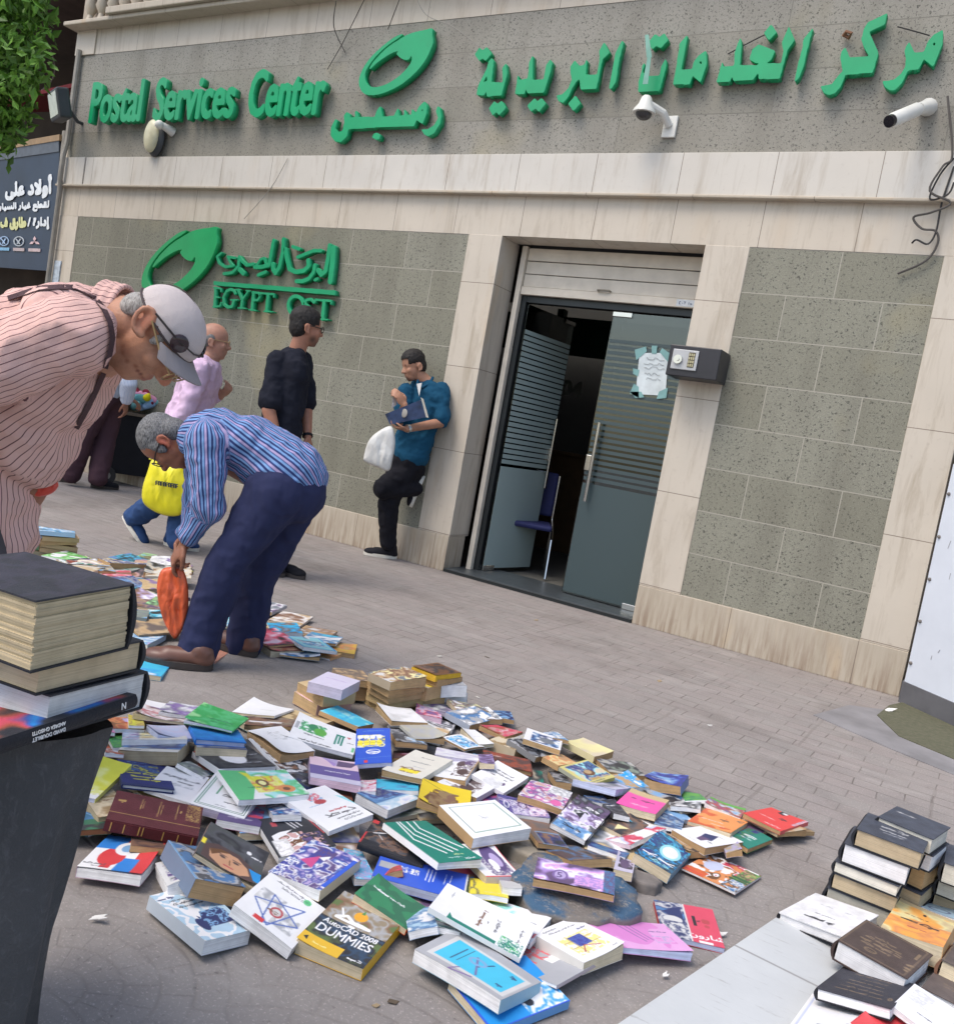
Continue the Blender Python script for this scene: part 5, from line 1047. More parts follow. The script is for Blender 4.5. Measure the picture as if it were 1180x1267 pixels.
# ---------------------------------------------------------------- man leaning on the pilaster, reading
def man_reading():
    F4 = lambda x, y, d: Q(150+x/2.622, 360+y/2.622, d); D0 = 7.28
    root = empty('person', G(478, 690), 'young man in teal polo shirt leaning on the pilaster reading a book', 'person')
    fwd = nrm_(-RTH*.85-FH*.55-UPZ*.42); lat = nrm_(np.cross(nrm_(-RTH*.55-FH*.85), UPZ)); hc = F4(948, 243, D0-.03); b = Blob(); P_, f_, u_, l_ = head(b, hc, fwd, UPZ+(-RTH)*.15, 1.0)
    nk = F4(990, 295, D0); ch = F4(985, 365, D0); wa = F4(945, 500, D0); pel = F4(925, 555, D0)
    b.cap(P_(-.02, -.06, 0), .052, nk, .056); b.cap(ch, .1, pel, .1)
    aR = [F4(1038, 322, D0-.02), F4(1040, 425, D0-.12), F4(925, 446, D0-.30)]; aL = [F4(925, 325, D0-.05), F4(905, 420, D0-.12), F4(918, 368, D0-.30)]
    for A in (aR, aL): b.chain(A, [.05, .042, .028])
    hand(b, aR[2], F4(885, 440, D0-.32)-aR[2], UPZ, -FH*.7+RTH*.2, .55); hand(b, aL[2], F4(900, 340, D0-.33)-aL[2], -RTH*.6+FH*.5, RTH, .5)
    hp = {1: F4(905, 575, D0), -1: F4(945, 575, D0)}; kn = {1: F4(866, 690, D0-.06), -1: F4(848, 640, D0-.16)}; an = {1: F4(866, 815, 7.27), -1: F4(952, 640, D0-.02)}
    for s_ in (1, -1): b.chain([hp[s_], kn[s_], an[s_]], [.075, .055, .038])
    me = b.mesh('body', .007, 3); skin_col(me, (176, 130, 106), [(P_(.07, -.09, 0), .035, (104, 72, 58)), (P_(.082, .024, .028), .010, (70, 48, 40)), (P_(.082, .024, -.028), .010, (70, 48, 40))]); link('body', me, SKIN, root)
    b = Blob(); b.ell(F4(985, 355, D0), ch-wa, lat, .17, .205, .115); b.cap(ch, .12, wa, .125, (lat, 1.4)); b.cap(wa, .125, F4(935, 530, D0), .13, (lat, 1.35)); b.ell(F4(985, 305, D0), UPZ, lat, .05, .13, .07)
    for A in (aR, aL): b.chain([A[0], A[0]+(A[1]-A[0])*.9], [.068, .070])
    me = b.mesh('polo_shirt', .009, 6); wrinkle(me, .013, 8, 11); wrinkle(me, .005, 17, 2); ps = link('polo_shirt', me, cloth('teal pique', (26, 74, 102)), root)
    b = Blob(); b.chain([F4(1010, 280, D0+.0), F4(1000, 298, D0-.07), F4(975, 312, D0-.10)], [.013, .014, .012]); b.chain([F4(962, 290, D0-.06), F4(960, 306, D0-.12)], [.013, .012]); me = b.mesh('collar', .006, 3); link('collar', me, MATS['teal pique'], ps)
    b = MB(); b.prism([F4(958, 300, D0-.14), F4(975, 296, D0-.14), F4(966, 340, D0-.155)], FH*.01); b.build('undershirt', mat('white cotton', (214, 212, 208), 0.9), ps)
    b = Blob(); b.ell(pel, UPZ, lat, .13, .165, .125)
    for s_ in (1, -1): b.chain([hp[s_], kn[s_], an[s_]], [.105, .085, .066])
    me = b.mesh('trousers', .009, 6); wrinkle(me, .013, 9, 12); link('trousers', me, cloth('black jeans', (30, 30, 36)), root)
    h1 = G(150+893/2.622, 360+868/2.622, .006); shoe(h1, h1+nrm_(-RTH-FH*.15)*.28, BLKSHOE, SOLEW, root, .09, .046)
    shoe(F4(985, 600, D0+.05), F4(985, 600, D0+.05)+nrm_(F4(940, 705, D0)-F4(985, 600, D0+.05))*.28, BLKSHOE, SOLEW, root, .09, .046, nrm_(F4(900, 640, D0)-F4(960, 660, D0)))
    b = Blob(); b.ell(P_(-.010, .058, 0), u_, l_, .085, .083, .104); b.ell(P_(-.05, .0, 0), u_, l_, .075, .076, .06)
    me = b.mesh('hair', .007, 3, cut=lambda p: ((p-hc)@f_) > .068 and ((p-hc)@u_) < .072); wrinkle(me, .004, 60, 5, False); link('hair', me, HAIRB, root)
    q = MB(); d_ = nrm_(aR[2]-aR[1]); q.tube([aR[2]-d_*.03, aR[2]-d_*.008], .034, 12); q.build('watch', mat('watch steel', (190, 190, 186), 0.25, metal=.8), root)
    # the books in his arm: dark blue, lighter pages, one leaf turned up
    bk = empty('book', F4(925, 395, D0-.34), 'dark blue illustrated book held open on the arm of the reading man', 'book')
    A_, B_, C_, D_ = F4(855, 398, D0-.36), F4(970, 352, D0-.36), F4(988, 408, D0-.36), F4(872, 432, D0-.36)
    n_ = nrm_(np.cross(B_-A_, D_-A_)); n_ = n_*np.sign(n_@FH)
    b = MB(); b.prism([A_, B_, C_, D_], n_*.004); b.build('cover', mat('navy print', (46, 62, 96), 0.35, 0.5, 14), bk)
    b = MB(); b.prism([A_+n_*.005, B_+n_*.005, B_*.97+C_*.03+n_*.005+UPZ*.0, D_*.98+A_*.02+n_*.005], n_*.035); b.prism([B_+n_*.005+UPZ*.02, B_+n_*.005+UPZ*.012+RTH*.02, C_+n_*.005+RTH*.02, C_+n_*.005], n_*.035); b.build('pages', mat('page cream', (200, 194, 180), 0.8), bk)
    b = MB(); b.prism([F4(884, 318, D0-.32), F4(894, 322, D0-.28), F4(893, 368, D0-.28), F4(877, 378, D0-.34)], n_*.003); b.build('leaf', mat('page white', (206, 204, 210), 0.8), bk)
    b = MB(); c_ = F4(918, 395, D0-.366); b.ball(c_, (.03, .006, .035), 12); b.build('picture', mat('picture grey', (150, 146, 140), 0.5), bk)
man_reading()
wb = mat('white plastic bag', (214, 214, 210), 0.35, 0.06, 8, 0.3, 18)
soft_bag('carrier_bag', [(484, 527), (489, 545), (486, 566), (481, 582), (468, 578), (452, 571), (450, 564), (456, 545), (468, 533)], 6.88, .035, wb, 'white plastic bag hanging from the arm of the reading man', 'bag', 9, .012)

# ---------------------------------------------------------------- customer at the stall, half hidden
def man_stall():
    F8 = lambda x, y, d: Q(60+x/6.941, 440+y/6.941, d); D0 = 8.35
    root = empty('person', G(110, 600), 'man in white striped shirt and maroon trousers standing at the sock stall', 'person')
    nk = Q(145, 418, D0); ch = Q(140, 440, D0); pel = F8(520, 300, D0); b = Blob(); hc = Q(150, 398, D0); P_, f_, u_, l_ = head(b, hc, RTH+FH*.4, UPZ, 1.0)
    b.cap(P_(-.02, -.06, 0), .052, nk, .056); b.cap(ch, .1, pel, .1)
    aR = [F8(640, 40, D0-.15), F8(690, 240, D0-.2), F8(665, 395, D0-.12)]; aL = [F8(580, 40, D0+.18), F8(610, 230, D0+.25), F8(700, 360, D0+.2)]
    for A in (aR, aL): b.chain(A, [.05, .042, .028])
    hand(b, aR[2], F8(660, 500, D0-.12)-aR[2], -RTH, -FH, .5, 1.1); hand(b, aL[2], RTH-UPZ*.5, -UPZ, FH, .5)
    hp = {1: F8(470, 330, D0-.09), -1: F8(560, 330, D0+.09)}; kn = {1: F8(300, 680, D0-.1), -1: F8(490, 690, D0+.08)}; an = {1: F8(200, 1010, 8.3), -1: F8(425, 1040, 8.35)}
    for s_ in (1, -1): b.chain([hp[s_], kn[s_], an[s_]], [.075, .055, .038])
    me = b.mesh('body', .009, 3); skin_col(me, (150, 104, 84)); link('body', me, SKIN, root)
    b = Blob(); b.cap(ch, .13, pel, .135, (LAT, 1.4)); b.ell(ch, UPZ, LAT, .16, .21, .12); refs = [-LAT]
    for A in (aR, aL): b.chain([A[0], A[1], A[1]+(A[2]-A[1])*.8], [.08, .075, .06]); refs += [-RTH, -RTH]
    me = b.mesh('shirt', .01, 6); wrinkle(me, .009, 8, 14); stripes(me, b.segs, refs); link('shirt', me, stripe_mat('white striped cotton', .03, [(0, (196, 204, 222)), (.3, (206, 212, 228)), (.5, (168, 182, 210)), (.7, (206, 212, 228)), (1, (196, 204, 222))]), root)
    b = Blob(); b.ell(pel-UPZ*.05, UPZ, LAT, .13, .18, .13)
    for s_ in (1, -1): b.chain([hp[s_], kn[s_], an[s_]], [.115, .10, .092])
    me = b.mesh('trousers', .01, 6); wrinkle(me, .009, 7, 15); link('trousers', me, cloth('maroon trousers', (74, 54, 62)), root)
    for hx, tx in (((235, 1090), (130, 1075)), ((360, 1125), (480, 1135))):
        h_ = G(60+hx[0]/6.941, 440+hx[1]/6.941, .006); t_ = G(60+tx[0]/6.941, 440+tx[1]/6.941, .006); shoe(h_, h_+nrm_(t_-h_)*.27, BLKSHOE, SOLEB, root, .09, .046)
man_stall()

# ---------------------------------------------------------------- old man in the foreground
def man_front():
    F3 = lambda x, y, d: Q(x/3.167, 300+y/3.167, d); D0 = 2.2
    root = empty('person', np.array([*Q(-60, 900, 2.3)[:2], 0.0]), 'old man in pink striped shirt and pale cap bending over the tower of black books', 'person')
    hc = Q(195, 407, 2.15); fwd = nrm_(Q(195+36, 407+93, 2.15)-hc); upd = nrm_(Q(195+93, 407-36, 2.15)-hc); b = Blob()
    P_, f_, u_, l_ = head(b, hc, fwd, upd, 1.12, 1.15, 1.0, .66, (.008, .018, -.8), .80)
    nk = Q(138, 398, D0); ch = Q(114, 420, D0); be = Q(58, 465, D0); pel = Q(-75, 545, D0+.02)
    b.cap(P_(-.03, -.05, 0), .062, nk, .076); b.ell(P_(.015, -.085, 0), u_, l_, .05, .055, .05); b.cap(nk, .07, ch, .1); b.cap(ch, .1, pel, .1)
    aN = [Q(92, 416, D0-.19), Q(-42, 464, D0-.28), Q(-100, 560, D0-.1)]; aF = [Q(92, 428, D0+.16), Q(62, 536, D0+.18), Q(56, 592, D0+.06)]
    for A in (aN, aF): b.chain(A, [.05, .044, .031])
    hand(b, aN[2], F3(-300, 900, D0-.1)-aN[2], RTH, -FH, .5); hand(b, aF[2]+(aF[2]-aF[1])*.02, F3(128, 1010, D0+.06)-aF[2], -RTH*.6+UPZ*-.5, -FH+UPZ*.2, .42, 1.05)
    hp = {1: pel-FH*.11, -1: pel+FH*.11}; kn = {1: F3(-150, 1250, D0-.12), -1: F3(-120, 1250, D0+.14)}
    an = {1: np.array([*Q(-95, 900, D0)[:2], .09]), -1: np.array([*Q(-80, 900, D0+.25)[:2], .09])}
    for s_ in (1, -1): b.chain([hp[s_], kn[s_], an[s_]], [.08, .06, .04])
    me = b.mesh('body', .0042, 4)
    skin_col(me, (184, 136, 110), [(P_(-.006, .010, .08), .03, (184, 120, 94)), (P_(-.006, .018, -.08), .03, (184, 120, 94)), (P_(.05, -.05, -.05), .03, (176, 124, 98)), (P_(.086, -.062, 0), .018, (158, 90, 78)), (P_(.104, -.026, 0), .02, (196, 122, 98)), *[(P_(.098-.016*k, -.036-.012*k, .030+.006*k), .007, (140, 88, 68)) for k in range(4)], *[(P_(.090, .020, .018+.011*k), .009, (112, 92, 80)) for k in range(4)], (P_(.085, -.0, .034), .014, (132, 84, 66)), *[(P_(.084-.006*k, -.062, .012+.009*k), .006, (110, 62, 54)) for k in range(3)], *[(P_(.03-.012*k, -.075+.006*k, .052+.004*k), .008, (158, 106, 82)) for k in range(4)], (P_(.02, -.02, .072), .012, (204, 146, 116)), (aF[2], .1, (140, 88, 66))]); link('body', me, SKIN, root)  # cheek folds, eye socket and mouth line: crease shade put into skin colour
    # shirt
    b = Blob(); b.cap(ch, .092, be, .150, (LAT, 1.5)); b.cap(be, .150, pel, .18, (LAT, 1.3)); refs = [-LAT, -LAT]
    b.cap(F3(-95, 900, D0), .135, F3(-95, 1180, D0+.02), .135, (LAT, 1.15)); refs.append(-LAT)
    b.ell(Q(98, 405, D0), ch-nk, LAT, .10, .22, .105); b.ell(Q(40, 428, D0), ch-be, LAT, .17, .19, .12); b.ell(Q(48, 535, D0), UPZ, LAT, .14, .14, .082); b.ell(Q(128, 398, D0), nk-ch, LAT, .05, .11, .085)
    for A in (aN, aF): b.chain([A[0], A[1], A[1]+(A[2]-A[1])*.72], [.092, .080, .054]); refs += [UPZ, UPZ]
    me = b.mesh('shirt', .0065, 6); wrinkle(me, .016, 6, 21, True); wrinkle(me, .006, 15, 5, True); stripes(me, b.segs, refs)
    me_sh = me.copy(); sh = link('shirt', me, stripe_mat('pink striped cotton', .0150, [(0, (222, 182, 172)), (.74, (224, 184, 174)), (.79, (110, 76, 80)), (.87, (96, 64, 70)), (.92, (222, 182, 172)), (1, (222, 182, 172))]), root)
    # stand-up collar
    b = Blob(); ax = nrm_(Q(165, 402, D0)-Q(140, 397, D0)); c0 = Q(143, 397, D0); e1 = nrm_(LAT); e2 = np.cross(ax, e1); P2 = [c0+(e1*math.cos(a)*.085+e2*math.sin(a)*.088) for a in np.linspace(0, 2*math.pi, 19)]
    for a, c in zip(P2, P2[1:]): b.cap(a-ax*.030, .010, c-ax*.030, .010, n=8); b.cap(a-ax*.008, .009, c-ax*.008, .009, n=8); b.cap(a+ax*.014, .008, c+ax*.014, .008, n=8)
    me = b.mesh('collar', .005, 3); stripes(me, [(c0-ax*.05, c0+ax*.05, .085)], [-LAT]); link('collar', me, MATS.get('x') or sh.data.materials[0], sh)
    # trousers below the frame
    b = Blob(); b.ell(pel, UPZ, LAT, .15, .2, .15)
    for s_ in (1, -1): b.chain([hp[s_], kn[s_], an[s_]], [.13, .10, .08])
    link('trousers', b.mesh('trousers', .012, 6), cloth('grey trousers', (84, 82, 86)), root)
    for s_ in (1, -1): h_ = an[s_].copy(); h_[2] = .006; shoe(h_-RTH*.05, h_+RTH*.22, LEATHER, SOLEB, root, .10, .05)
    # hair under the cap
    b = Blob(); b.ell(P_(-.052, -.018, 0), u_, l_, .045, .070, .040)
    for s_ in (1, -1): b.ell(P_(.034, .012, .064*s_), u_, l_, .022, .008, .012); b.ell(P_(-.045, -.004, .056*s_), u_, l_, .028, .014, .026)
    me = b.mesh('hair', .005, 3); wrinkle(me, .0012, 120, 3, False); link('hair', me, HAIRW, root)
    # cap: dome, dark band, brim
    cap_m = cloth('cap cotton', (196, 186, 184), 0.85, wscale=22)
    b = Blob(); b.ell(P_(.0, .028, 0), u_+f_*-.12, l_, .080, .092, .100)
    me = b.mesh('cap', .005, 5, cut=lambda p: (p-hc)@u_ < .024+.15*((p-hc)@f_)); cp = link('cap', me, cap_m, root)
    b = MB(); pr = []; top = []
    for k in range(13):
        a = math.radians(-78+13*k); pr.append(P_(.034+.050*math.cos(a), .014+.020*math.cos(a), .080*math.sin(a))); top.append(P_(.054+.088*math.cos(a), .018+.020*math.cos(a)-.020*math.sin(a)**2, .084*math.sin(a)))
    for k in range(12): b.prism([pr[k], pr[k+1], top[k+1], top[k]], u_*.004)
    b.build('brim', cloth('cap brim', (150, 144, 146), 0.85), cp, True)
    b = MB(); P3 = [P_(.088*math.cos(a), .022+.014*math.cos(a), .082*math.sin(a)) for a in np.linspace(-math.pi*.93, math.pi*.93, 30)]
    b.tube(P3, .003, 6); b.build('band', mat('cap trim', (70, 58, 58), 0.7), cp, True)
    b = MB(); P3 = [P_(.0, .045, 0)+((u_*(math.cos(a)*.0760-.019)+f_*(math.sin(a)*.094-math.cos(a)*.010))) for a in np.linspace(-1.2, 1.2, 16)]; b.tube(P3, .0016, 5); b.build('seam', mat('cap trim', (70, 58, 58)), cp)
    # spectacles and the dark glasses pushed up on the cap
    q = MB()
    for s_ in (1, -1): lens_ring(q, P_(.108, .0, .034*s_), f_, l_, .021, .0022); q.tube([P_(.108, .008, .06*s_), P_(.06, .012, .078*s_), P_(.0, .022, .086*s_)], .0026, 6)
    q.tube([P_(.112, .004, .012), P_(.112, .004, -.012)], .002, 6); q.build('glasses', mat('gold frame', (176, 150, 110), 0.3, metal=.6), root)
    q = MB()
    for s_ in (1, -1): q.tube([P_(-.01, .036, .090*s_), P_(.03, .048, .082*s_), P_(.062, .056, .066*s_)], .0026, 6)
    q.tube([P_(.062, .058, .066), P_(.082, .062, .03), P_(.082, .062, -.03), P_(.062, .058, -.066)], .0022, 6); q.build('sunglasses', mat('dark frame', (40, 34, 34)), root)
    s2 = bpy.data.objects['sunglasses']
    for s_ in (1, -1):
        q = MB(); n__ = nrm_(f_*.45+u_*.4+l_*.8*s_); c__ = P_(.058, .052, .064*s_); q.tube([c__-n__*.002, c__+n__*.003, c__+n__*.006], [.022, .021, .015], 18); link_ = q.build('lens', mat('dark lens', (52, 38, 42), 0.08), s2, True)
    # shoulder strap
    from mathutils.bvhtree import BVHTree
    V0 = co_of(me_sh); tree_ = BVHTree.FromPolygons([Vector(v) for v in V0], [tuple(p.vertices) for p in me_sh.polygons])
    q = MB(); p0_ = [(30, 215), (150, 176), (230, 170), (300, 172), (360, 200), (402, 250), (430, 310), (440, 370), (428, 440), (405, 510), (375, 580), (335, 660), (285, 750)]; L_ = []; R_ = []; px_ = []
    for k in range(len(p0_)-1):
        for t_ in (0, .25, .5, .75): px_.append((p0_[k][0]*(1-t_)+p0_[k+1][0]*t_, p0_[k][1]*(1-t_)+p0_[k+1][1]*t_))
    def hit(x, y):
        r = Vector(nrm_(ray(x/3.167, 300+y/3.167))); h = tree_.ray_cast(Vector(CAM), r)[0]
        return None if h is None else h-r*.009
    for k, (x, y) in enumerate(px_):
        a, c = px_[max(k-1, 0)], px_[min(k+1, len(px_)-1)]; t_ = nrm_((c[0]-a[0], c[1]-a[1])); n2 = (-t_[1]*9, t_[0]*9); l, r_ = hit(x+n2[0], y+n2[1]), hit(x-n2[0], y-n2[1])
        if l is not None and r_ is not None: L_.append(l); R_.append(r_)
    for k in range(len(L_)-1): (q.prism([L_[k], L_[k+1], R_[k+1], R_[k]], FH*.005) if (L_[k]-L_[k+1]).length < .08 else 0)
    sb_ = q.build('bag_strap', cloth('brown strap', (82, 64, 66)), None); tag(sb_, 'dark brown shoulder strap across the back of the striped shirt', 'strap')
    return F3, D0
F3_, D1 = man_front()
soft_bag('pouch', [(40, 595), (52, 590), (66, 592), (72, 600), (64, 610), (50, 614), (41, 612)], D1+.04, .018, mat('red plastic', (206, 76, 62), 0.35, 0.1, 10), 'small red orange packet in the hand of the old man', 'packet', 3, .004)

# ---------------------------------------------------------------- the sock stall by the wall
st0 = G(192, 606); sx = nrm_(G(235, 612)-G(140, 600)); sy = np.array([-sx[1], sx[0], 0])
stall = empty('street_stall', st0, 'black draped street stall on wheels heaped with socks against the granite wall', 'stall')
def SP(a, c, z): return Vector(st0+sx*a+sy*c+np.array([0, 0, z]))
SW, SD, SZ = .60, .55, .72
b = MB(); b.prism([SP(-SW, 0, .12), SP(SW, 0, .12), SP(SW, SD, .12), SP(-SW, SD, .12)], (0, 0, SZ-.12)); b.build('drape', cloth('black drape', (34, 34, 38), 0.9, wscale=9), stall)
b = MB(); b.prism([SP(-SW-.02, -.02, SZ), SP(SW+.02, -.02, SZ), SP(SW+.02, SD+.02, SZ), SP(-SW-.02, SD+.02, SZ)], (0, 0, .03)); b.build('tray', mat('tray wood', (96, 84, 72), 0.8), stall)
for a in (-SW+.12, SW-.12):
    b = MB(); b.tube([SP(a, -.03, .09), SP(a, .03, .09)], .09, 18); wl_ = b.build('wheel', mat('tyre', (44, 44, 46), 0.8), stall)
    b = MB(); b.tube([SP(a, -.036, .09), SP(a, -.03, .09)], .04, 14); b.build('hub', mat('hub grey', (120, 118, 114), 0.5), wl_)
socks = {'blue': (52, 96, 168), 'yellow': (226, 214, 40), 'white': (206, 208, 214), 'pink': (214, 150, 180), 'black': (40, 42, 50), 'pale blue': (140, 172, 206), 'wine red': (120, 40, 56), 'dark grey': (84, 86, 98), 'turquoise': (110, 170, 176)}
protos = {}
for k, rgb in socks.items():
    b = Blob(); b.cap((-.05, 0, 0), .028, (.05, 0, 0), .032, n=10); b.cap((-.04, 0, .012), .022, (.03, .01, .03), .02, n=10); me = b.mesh('rolled_sock', .009, 3); me.materials.append(cloth('sock '+k, rgb)); protos[k] = me
r = random.Random(8); ks = list(socks)
for i in range(130):
    k = ks[r.randrange(len(ks))] if i % 7 else 'wine red'
    a, c = r.uniform(-SW+.05, SW-.05), r.uniform(.03, SD-.03); hgt = .06+.34*max(0, 1-(abs(a)/SW)**4)*(.3+.7*c/SD)
    o = bpy.data.objects.new('rolled_sock', protos[k]); COL.objects.link(o); o.location = SP(a, c, SZ+.02+hgt*r.random()**.5); o.rotation_euler = (r.uniform(-.5, .5), r.uniform(-.5, .5), r.uniform(0, 6.3)); o.scale = (1.25, 1.25, 1.25)
    tag(o, f'rolled {k} socks in the heap on the black street stall', 'socks', 'socks heaped on the street stall')

# ---------------------------------------------------------------- cloth covered stand in the foreground, stone, litter
SZ_ = .624
def stand():
    """black cloth dropped over a crate, gathered into folds"""
    A = [Q(u, v, 1) for u, v in ()]; c1 = G(124, 906, SZ_); c2 = G(-10, 925, SZ_); ax = nrm_(c2-c1); iy = np.array([-ax[1], ax[0], 0]); iy = iy*np.sign(iy@FH)
    W_, Dp = .78, .42; root_p = c1
    n, V, Qd = 150, [], []; per = []
    cor = [c1, c1+ax*W_, c1+ax*W_+iy*Dp, c1+iy*Dp]
    pts = []
    for i in range(4):
        a, e = cor[i], cor[(i+1) % 4]; m = int(60*np.linalg.norm(e-a))
        for k in range(m): pts.append((a+(e-a)*k/m))
    pts = np.array(pts)[:, :2]; ctr = pts.mean(0); n = len(pts); rows_ = 22; r_ = np.random.default_rng(4); ph = r_.uniform(0, 6.28, 5)
    d = pts-ctr; d /= np.linalg.norm(d, axis=1)[:, None]; s_ = np.arange(n)/60.0
    for j in range(rows_+1):
        k = j/rows_; z = SZ_*(1-k)+.004; fold = (np.abs(np.sin(s_*19+ph[0]+k*.5))*.8+np.sin(s_*43+ph[1]+k*2.2)*.35+np.sin(s_*9+ph[2])*.6)*.046*k**.5+.02*np.exp(-k*9)*np.sin(s_*25)
        flare = -.055*k+.012*np.sin(s_*9+k*4); rad = fold+flare
        V.append(np.c_[pts+d*rad[:, None], np.full(n, z)])
    V = np.concatenate(V+[np.array([[*ctr, SZ_+.004]])])
    for j in range(rows_):
        for i in range(n): Qd.append((j*n+i, j*n+(i+1) % n, (j+1)*n+(i+1) % n, (j+1)*n+i))
    tr = [((i+1) % n, i, len(V)-1) for i in range(n)]
    me = np_mesh('covered_stand', V, np.array(Qd)[:, ::-1], None, True, tr)
    t = NT('worn black cloth'); v = t.obj(); scr = t.noise(t.obj((5, 5, 3), rot=(0.3, 0.5, 0.4)), 9, 6, 0.75, 1.5); c = t.mix(t.noise(v, 5, 4), lin((50, 51, 54)), lin((84, 85, 88))); c = t.mix(t.ramp(scr, [(0.52, 0), (0.75, 0.55)]), c, lin((104, 105, 108)))
    t.base(c); t.set(Roughness=0.7, Specular_IOR_Level=0.3); t.bump(t.math('ADD', t.noise(v, 300, 2), t.math('MULTIPLY', t.noise(v, 26, 4), 2)), 0.4, 0.005)
    tag(link('covered_stand', me, t.m), 'crate draped in worn black cloth carrying the tower of old books', 'stand')
stand()
# blue painted stone with a ragged rim, half buried by the books
def lump(name, px, z0, rad, hgt, m, label, cat, seed, top=None, sq=1.0):
    c = G(*px); V = []; nr, ns = 9, 40; r_ = np.random.default_rng(seed); ph = r_.uniform(0, 6.28, 6)
    for j in range(nr+1):
        k = j/nr
        for i in range(ns):
            a = 2*math.pi*i/ns; R = rad*(1+.06*math.sin(3*a+ph[0])+.05*math.sin(7*a+ph[1])+.03*math.sin(13*a+ph[2])); f = k
            if k < .5: rr, zz = R*(1-.03*k), hgt*min(1, k*2.2)
            else: rr, zz = R*(1-(k-.5)*2)*.97, hgt*(1+.04*math.sin(5*a+ph[3])*(1-k))
            V.append((c[0]+rr*math.cos(a)*sq, c[1]+rr*math.sin(a), zz-.005+noise.noise(Vector((rr*20*math.cos(a), rr*20*math.sin(a), seed)))*.006))
    Qd = [(j*ns+i, j*ns+(i+1) % ns, (j+1)*ns+(i+1) % ns, (j+1)*ns+i) for j in range(nr) for i in range(ns)]
    me = np_mesh(name, V, Qd, None, True); return tag(link(name, me, m), label, cat)
t = NT('blue painted stone'); v = t.obj(); f = t.noise(v, 7, 6, 0.7); sepz = t.n('SeparateXYZ'); t.l(v, sepz.inputs[0])
c = t.mix(t.ramp(f, [(0.42, 0.0), (0.52, 1.0)]), lin((128, 122, 116)), lin((66, 100, 130))); c = t.mix(t.ramp(t.noise(v, 60, 4, 0.7), [(0.55, 0), (0.7, 0.8)]), c, lin((168, 162, 154)))
t.base(t.mix(t.ramp(sepz.outputs[2], [(0.045, 1.0), (0.055, 0.0)]), c, lin((128, 122, 116)))); t.set(Roughness=0.8); t.bump(t.noise(v, 80, 5, 0.7), 0.8, 0.012)
lump('painted_stone', (706, 1122), 0, .165, .062, t.m, 'round stone slab with flaking blue paint under the purple paperback', 'stone', 3, None, 1.0)
lump('cobble', (793, 1097), 0, .036, .035, mat('grey cobble', (120, 114, 110), 0.9, 0.25, 20, 0.5, 60), 'small smooth grey cobble beside the blue painted stone', 'stone', 5, None, 1.5)
lump('cobble', (652, 1060), 0, .06, .04, mat('pale cobble', (150, 142, 128), 0.9, 0.25, 20, 0.5, 60), 'pale broken stone among the books behind the blue one', 'stone', 6, None, 1.2)
for i, (px, L, ang, lab) in enumerate((((122, 1139), .036, .3, 'scrap of white paper on the paving at the front left'), ((1103, 880), .07, .9, 'crumpled white paper at the corner of the facade'), ((823, 1209), .02, .5, 'tiny white paper bit near the kerb stone'), ((893, 1157), .03, 1.2, 'white paper strip beside the magenta book'), ((878, 898), .02, .2, 'tiny pale scrap out on the open paving'))):
    c = G(*px, .006); r = random.Random(i); b = MB()
    for k in range(3 if L > .04 else 2):
        a = ang+r.uniform(-.8, .8); u_ = np.array([math.cos(a), math.sin(a), r.uniform(-.1, .3)])*L*.5; v_ = np.array([-math.sin(a), math.cos(a), r.uniform(0, .5)])*L*.16
        o = c+np.array([r.uniform(-.2, .2)*L, r.uniform(-.2, .2)*L, abs(u_[2])+.002]); b.prism([o-u_-v_*.5, o+u_*.3-v_, o+u_+v_*.6, o-u_*.4+v_], (0, 0, .0015))
    thing('paper_scrap', b, mat('scrap white', (214, 212, 208), 0.8), lab, 'litter')
r = random.Random(77)
for i in range(22):
    u, v = r.uniform(100, 1120), r.uniform(700, 1250); c = G(u, v, .002)
    if v > 860 and u < 1000 and v < 1200: u, v = r.uniform(480, 1150), r.uniform(790, 850)+r.uniform(0, 40); c = G(u, v, .002)
    if c[1] > 5.7 or c[1] < 1.2: continue
    L = r.uniform(.006, .016); a = r.uniform(0, 6.3); e1 = np.array([math.cos(a), math.sin(a), .15])*L; e2 = np.array([-math.sin(a), math.cos(a), .1])*L*r.uniform(.3, .8); b = MB(); b.prism([c-e1-e2, c+e1*.7-e2, c+e1+e2*.8, c-e1*.4+e2], (0, 0, .0015))
    thing('litter_bit', b, mat('litter '+'abc'[i % 3], ((206, 202, 194), (150, 132, 104), (92, 80, 66))[i % 3], 0.8), 'tiny '+('white', 'tan', 'brown')[i % 3]+' scrap scattered on the open paving', 'litter', 'tiny scraps scattered on the paving')
BOOK_GROUPS = ['books in the central spread', 'books laid out on the pale kerb stone', 'small stacks of books behind the central spread', 'old hardcovers stacked on the cloth covered stand', 'black hardcovers stacked behind the kerb stone books', 'books in the far spread on the left', 'buried books of the central spread']
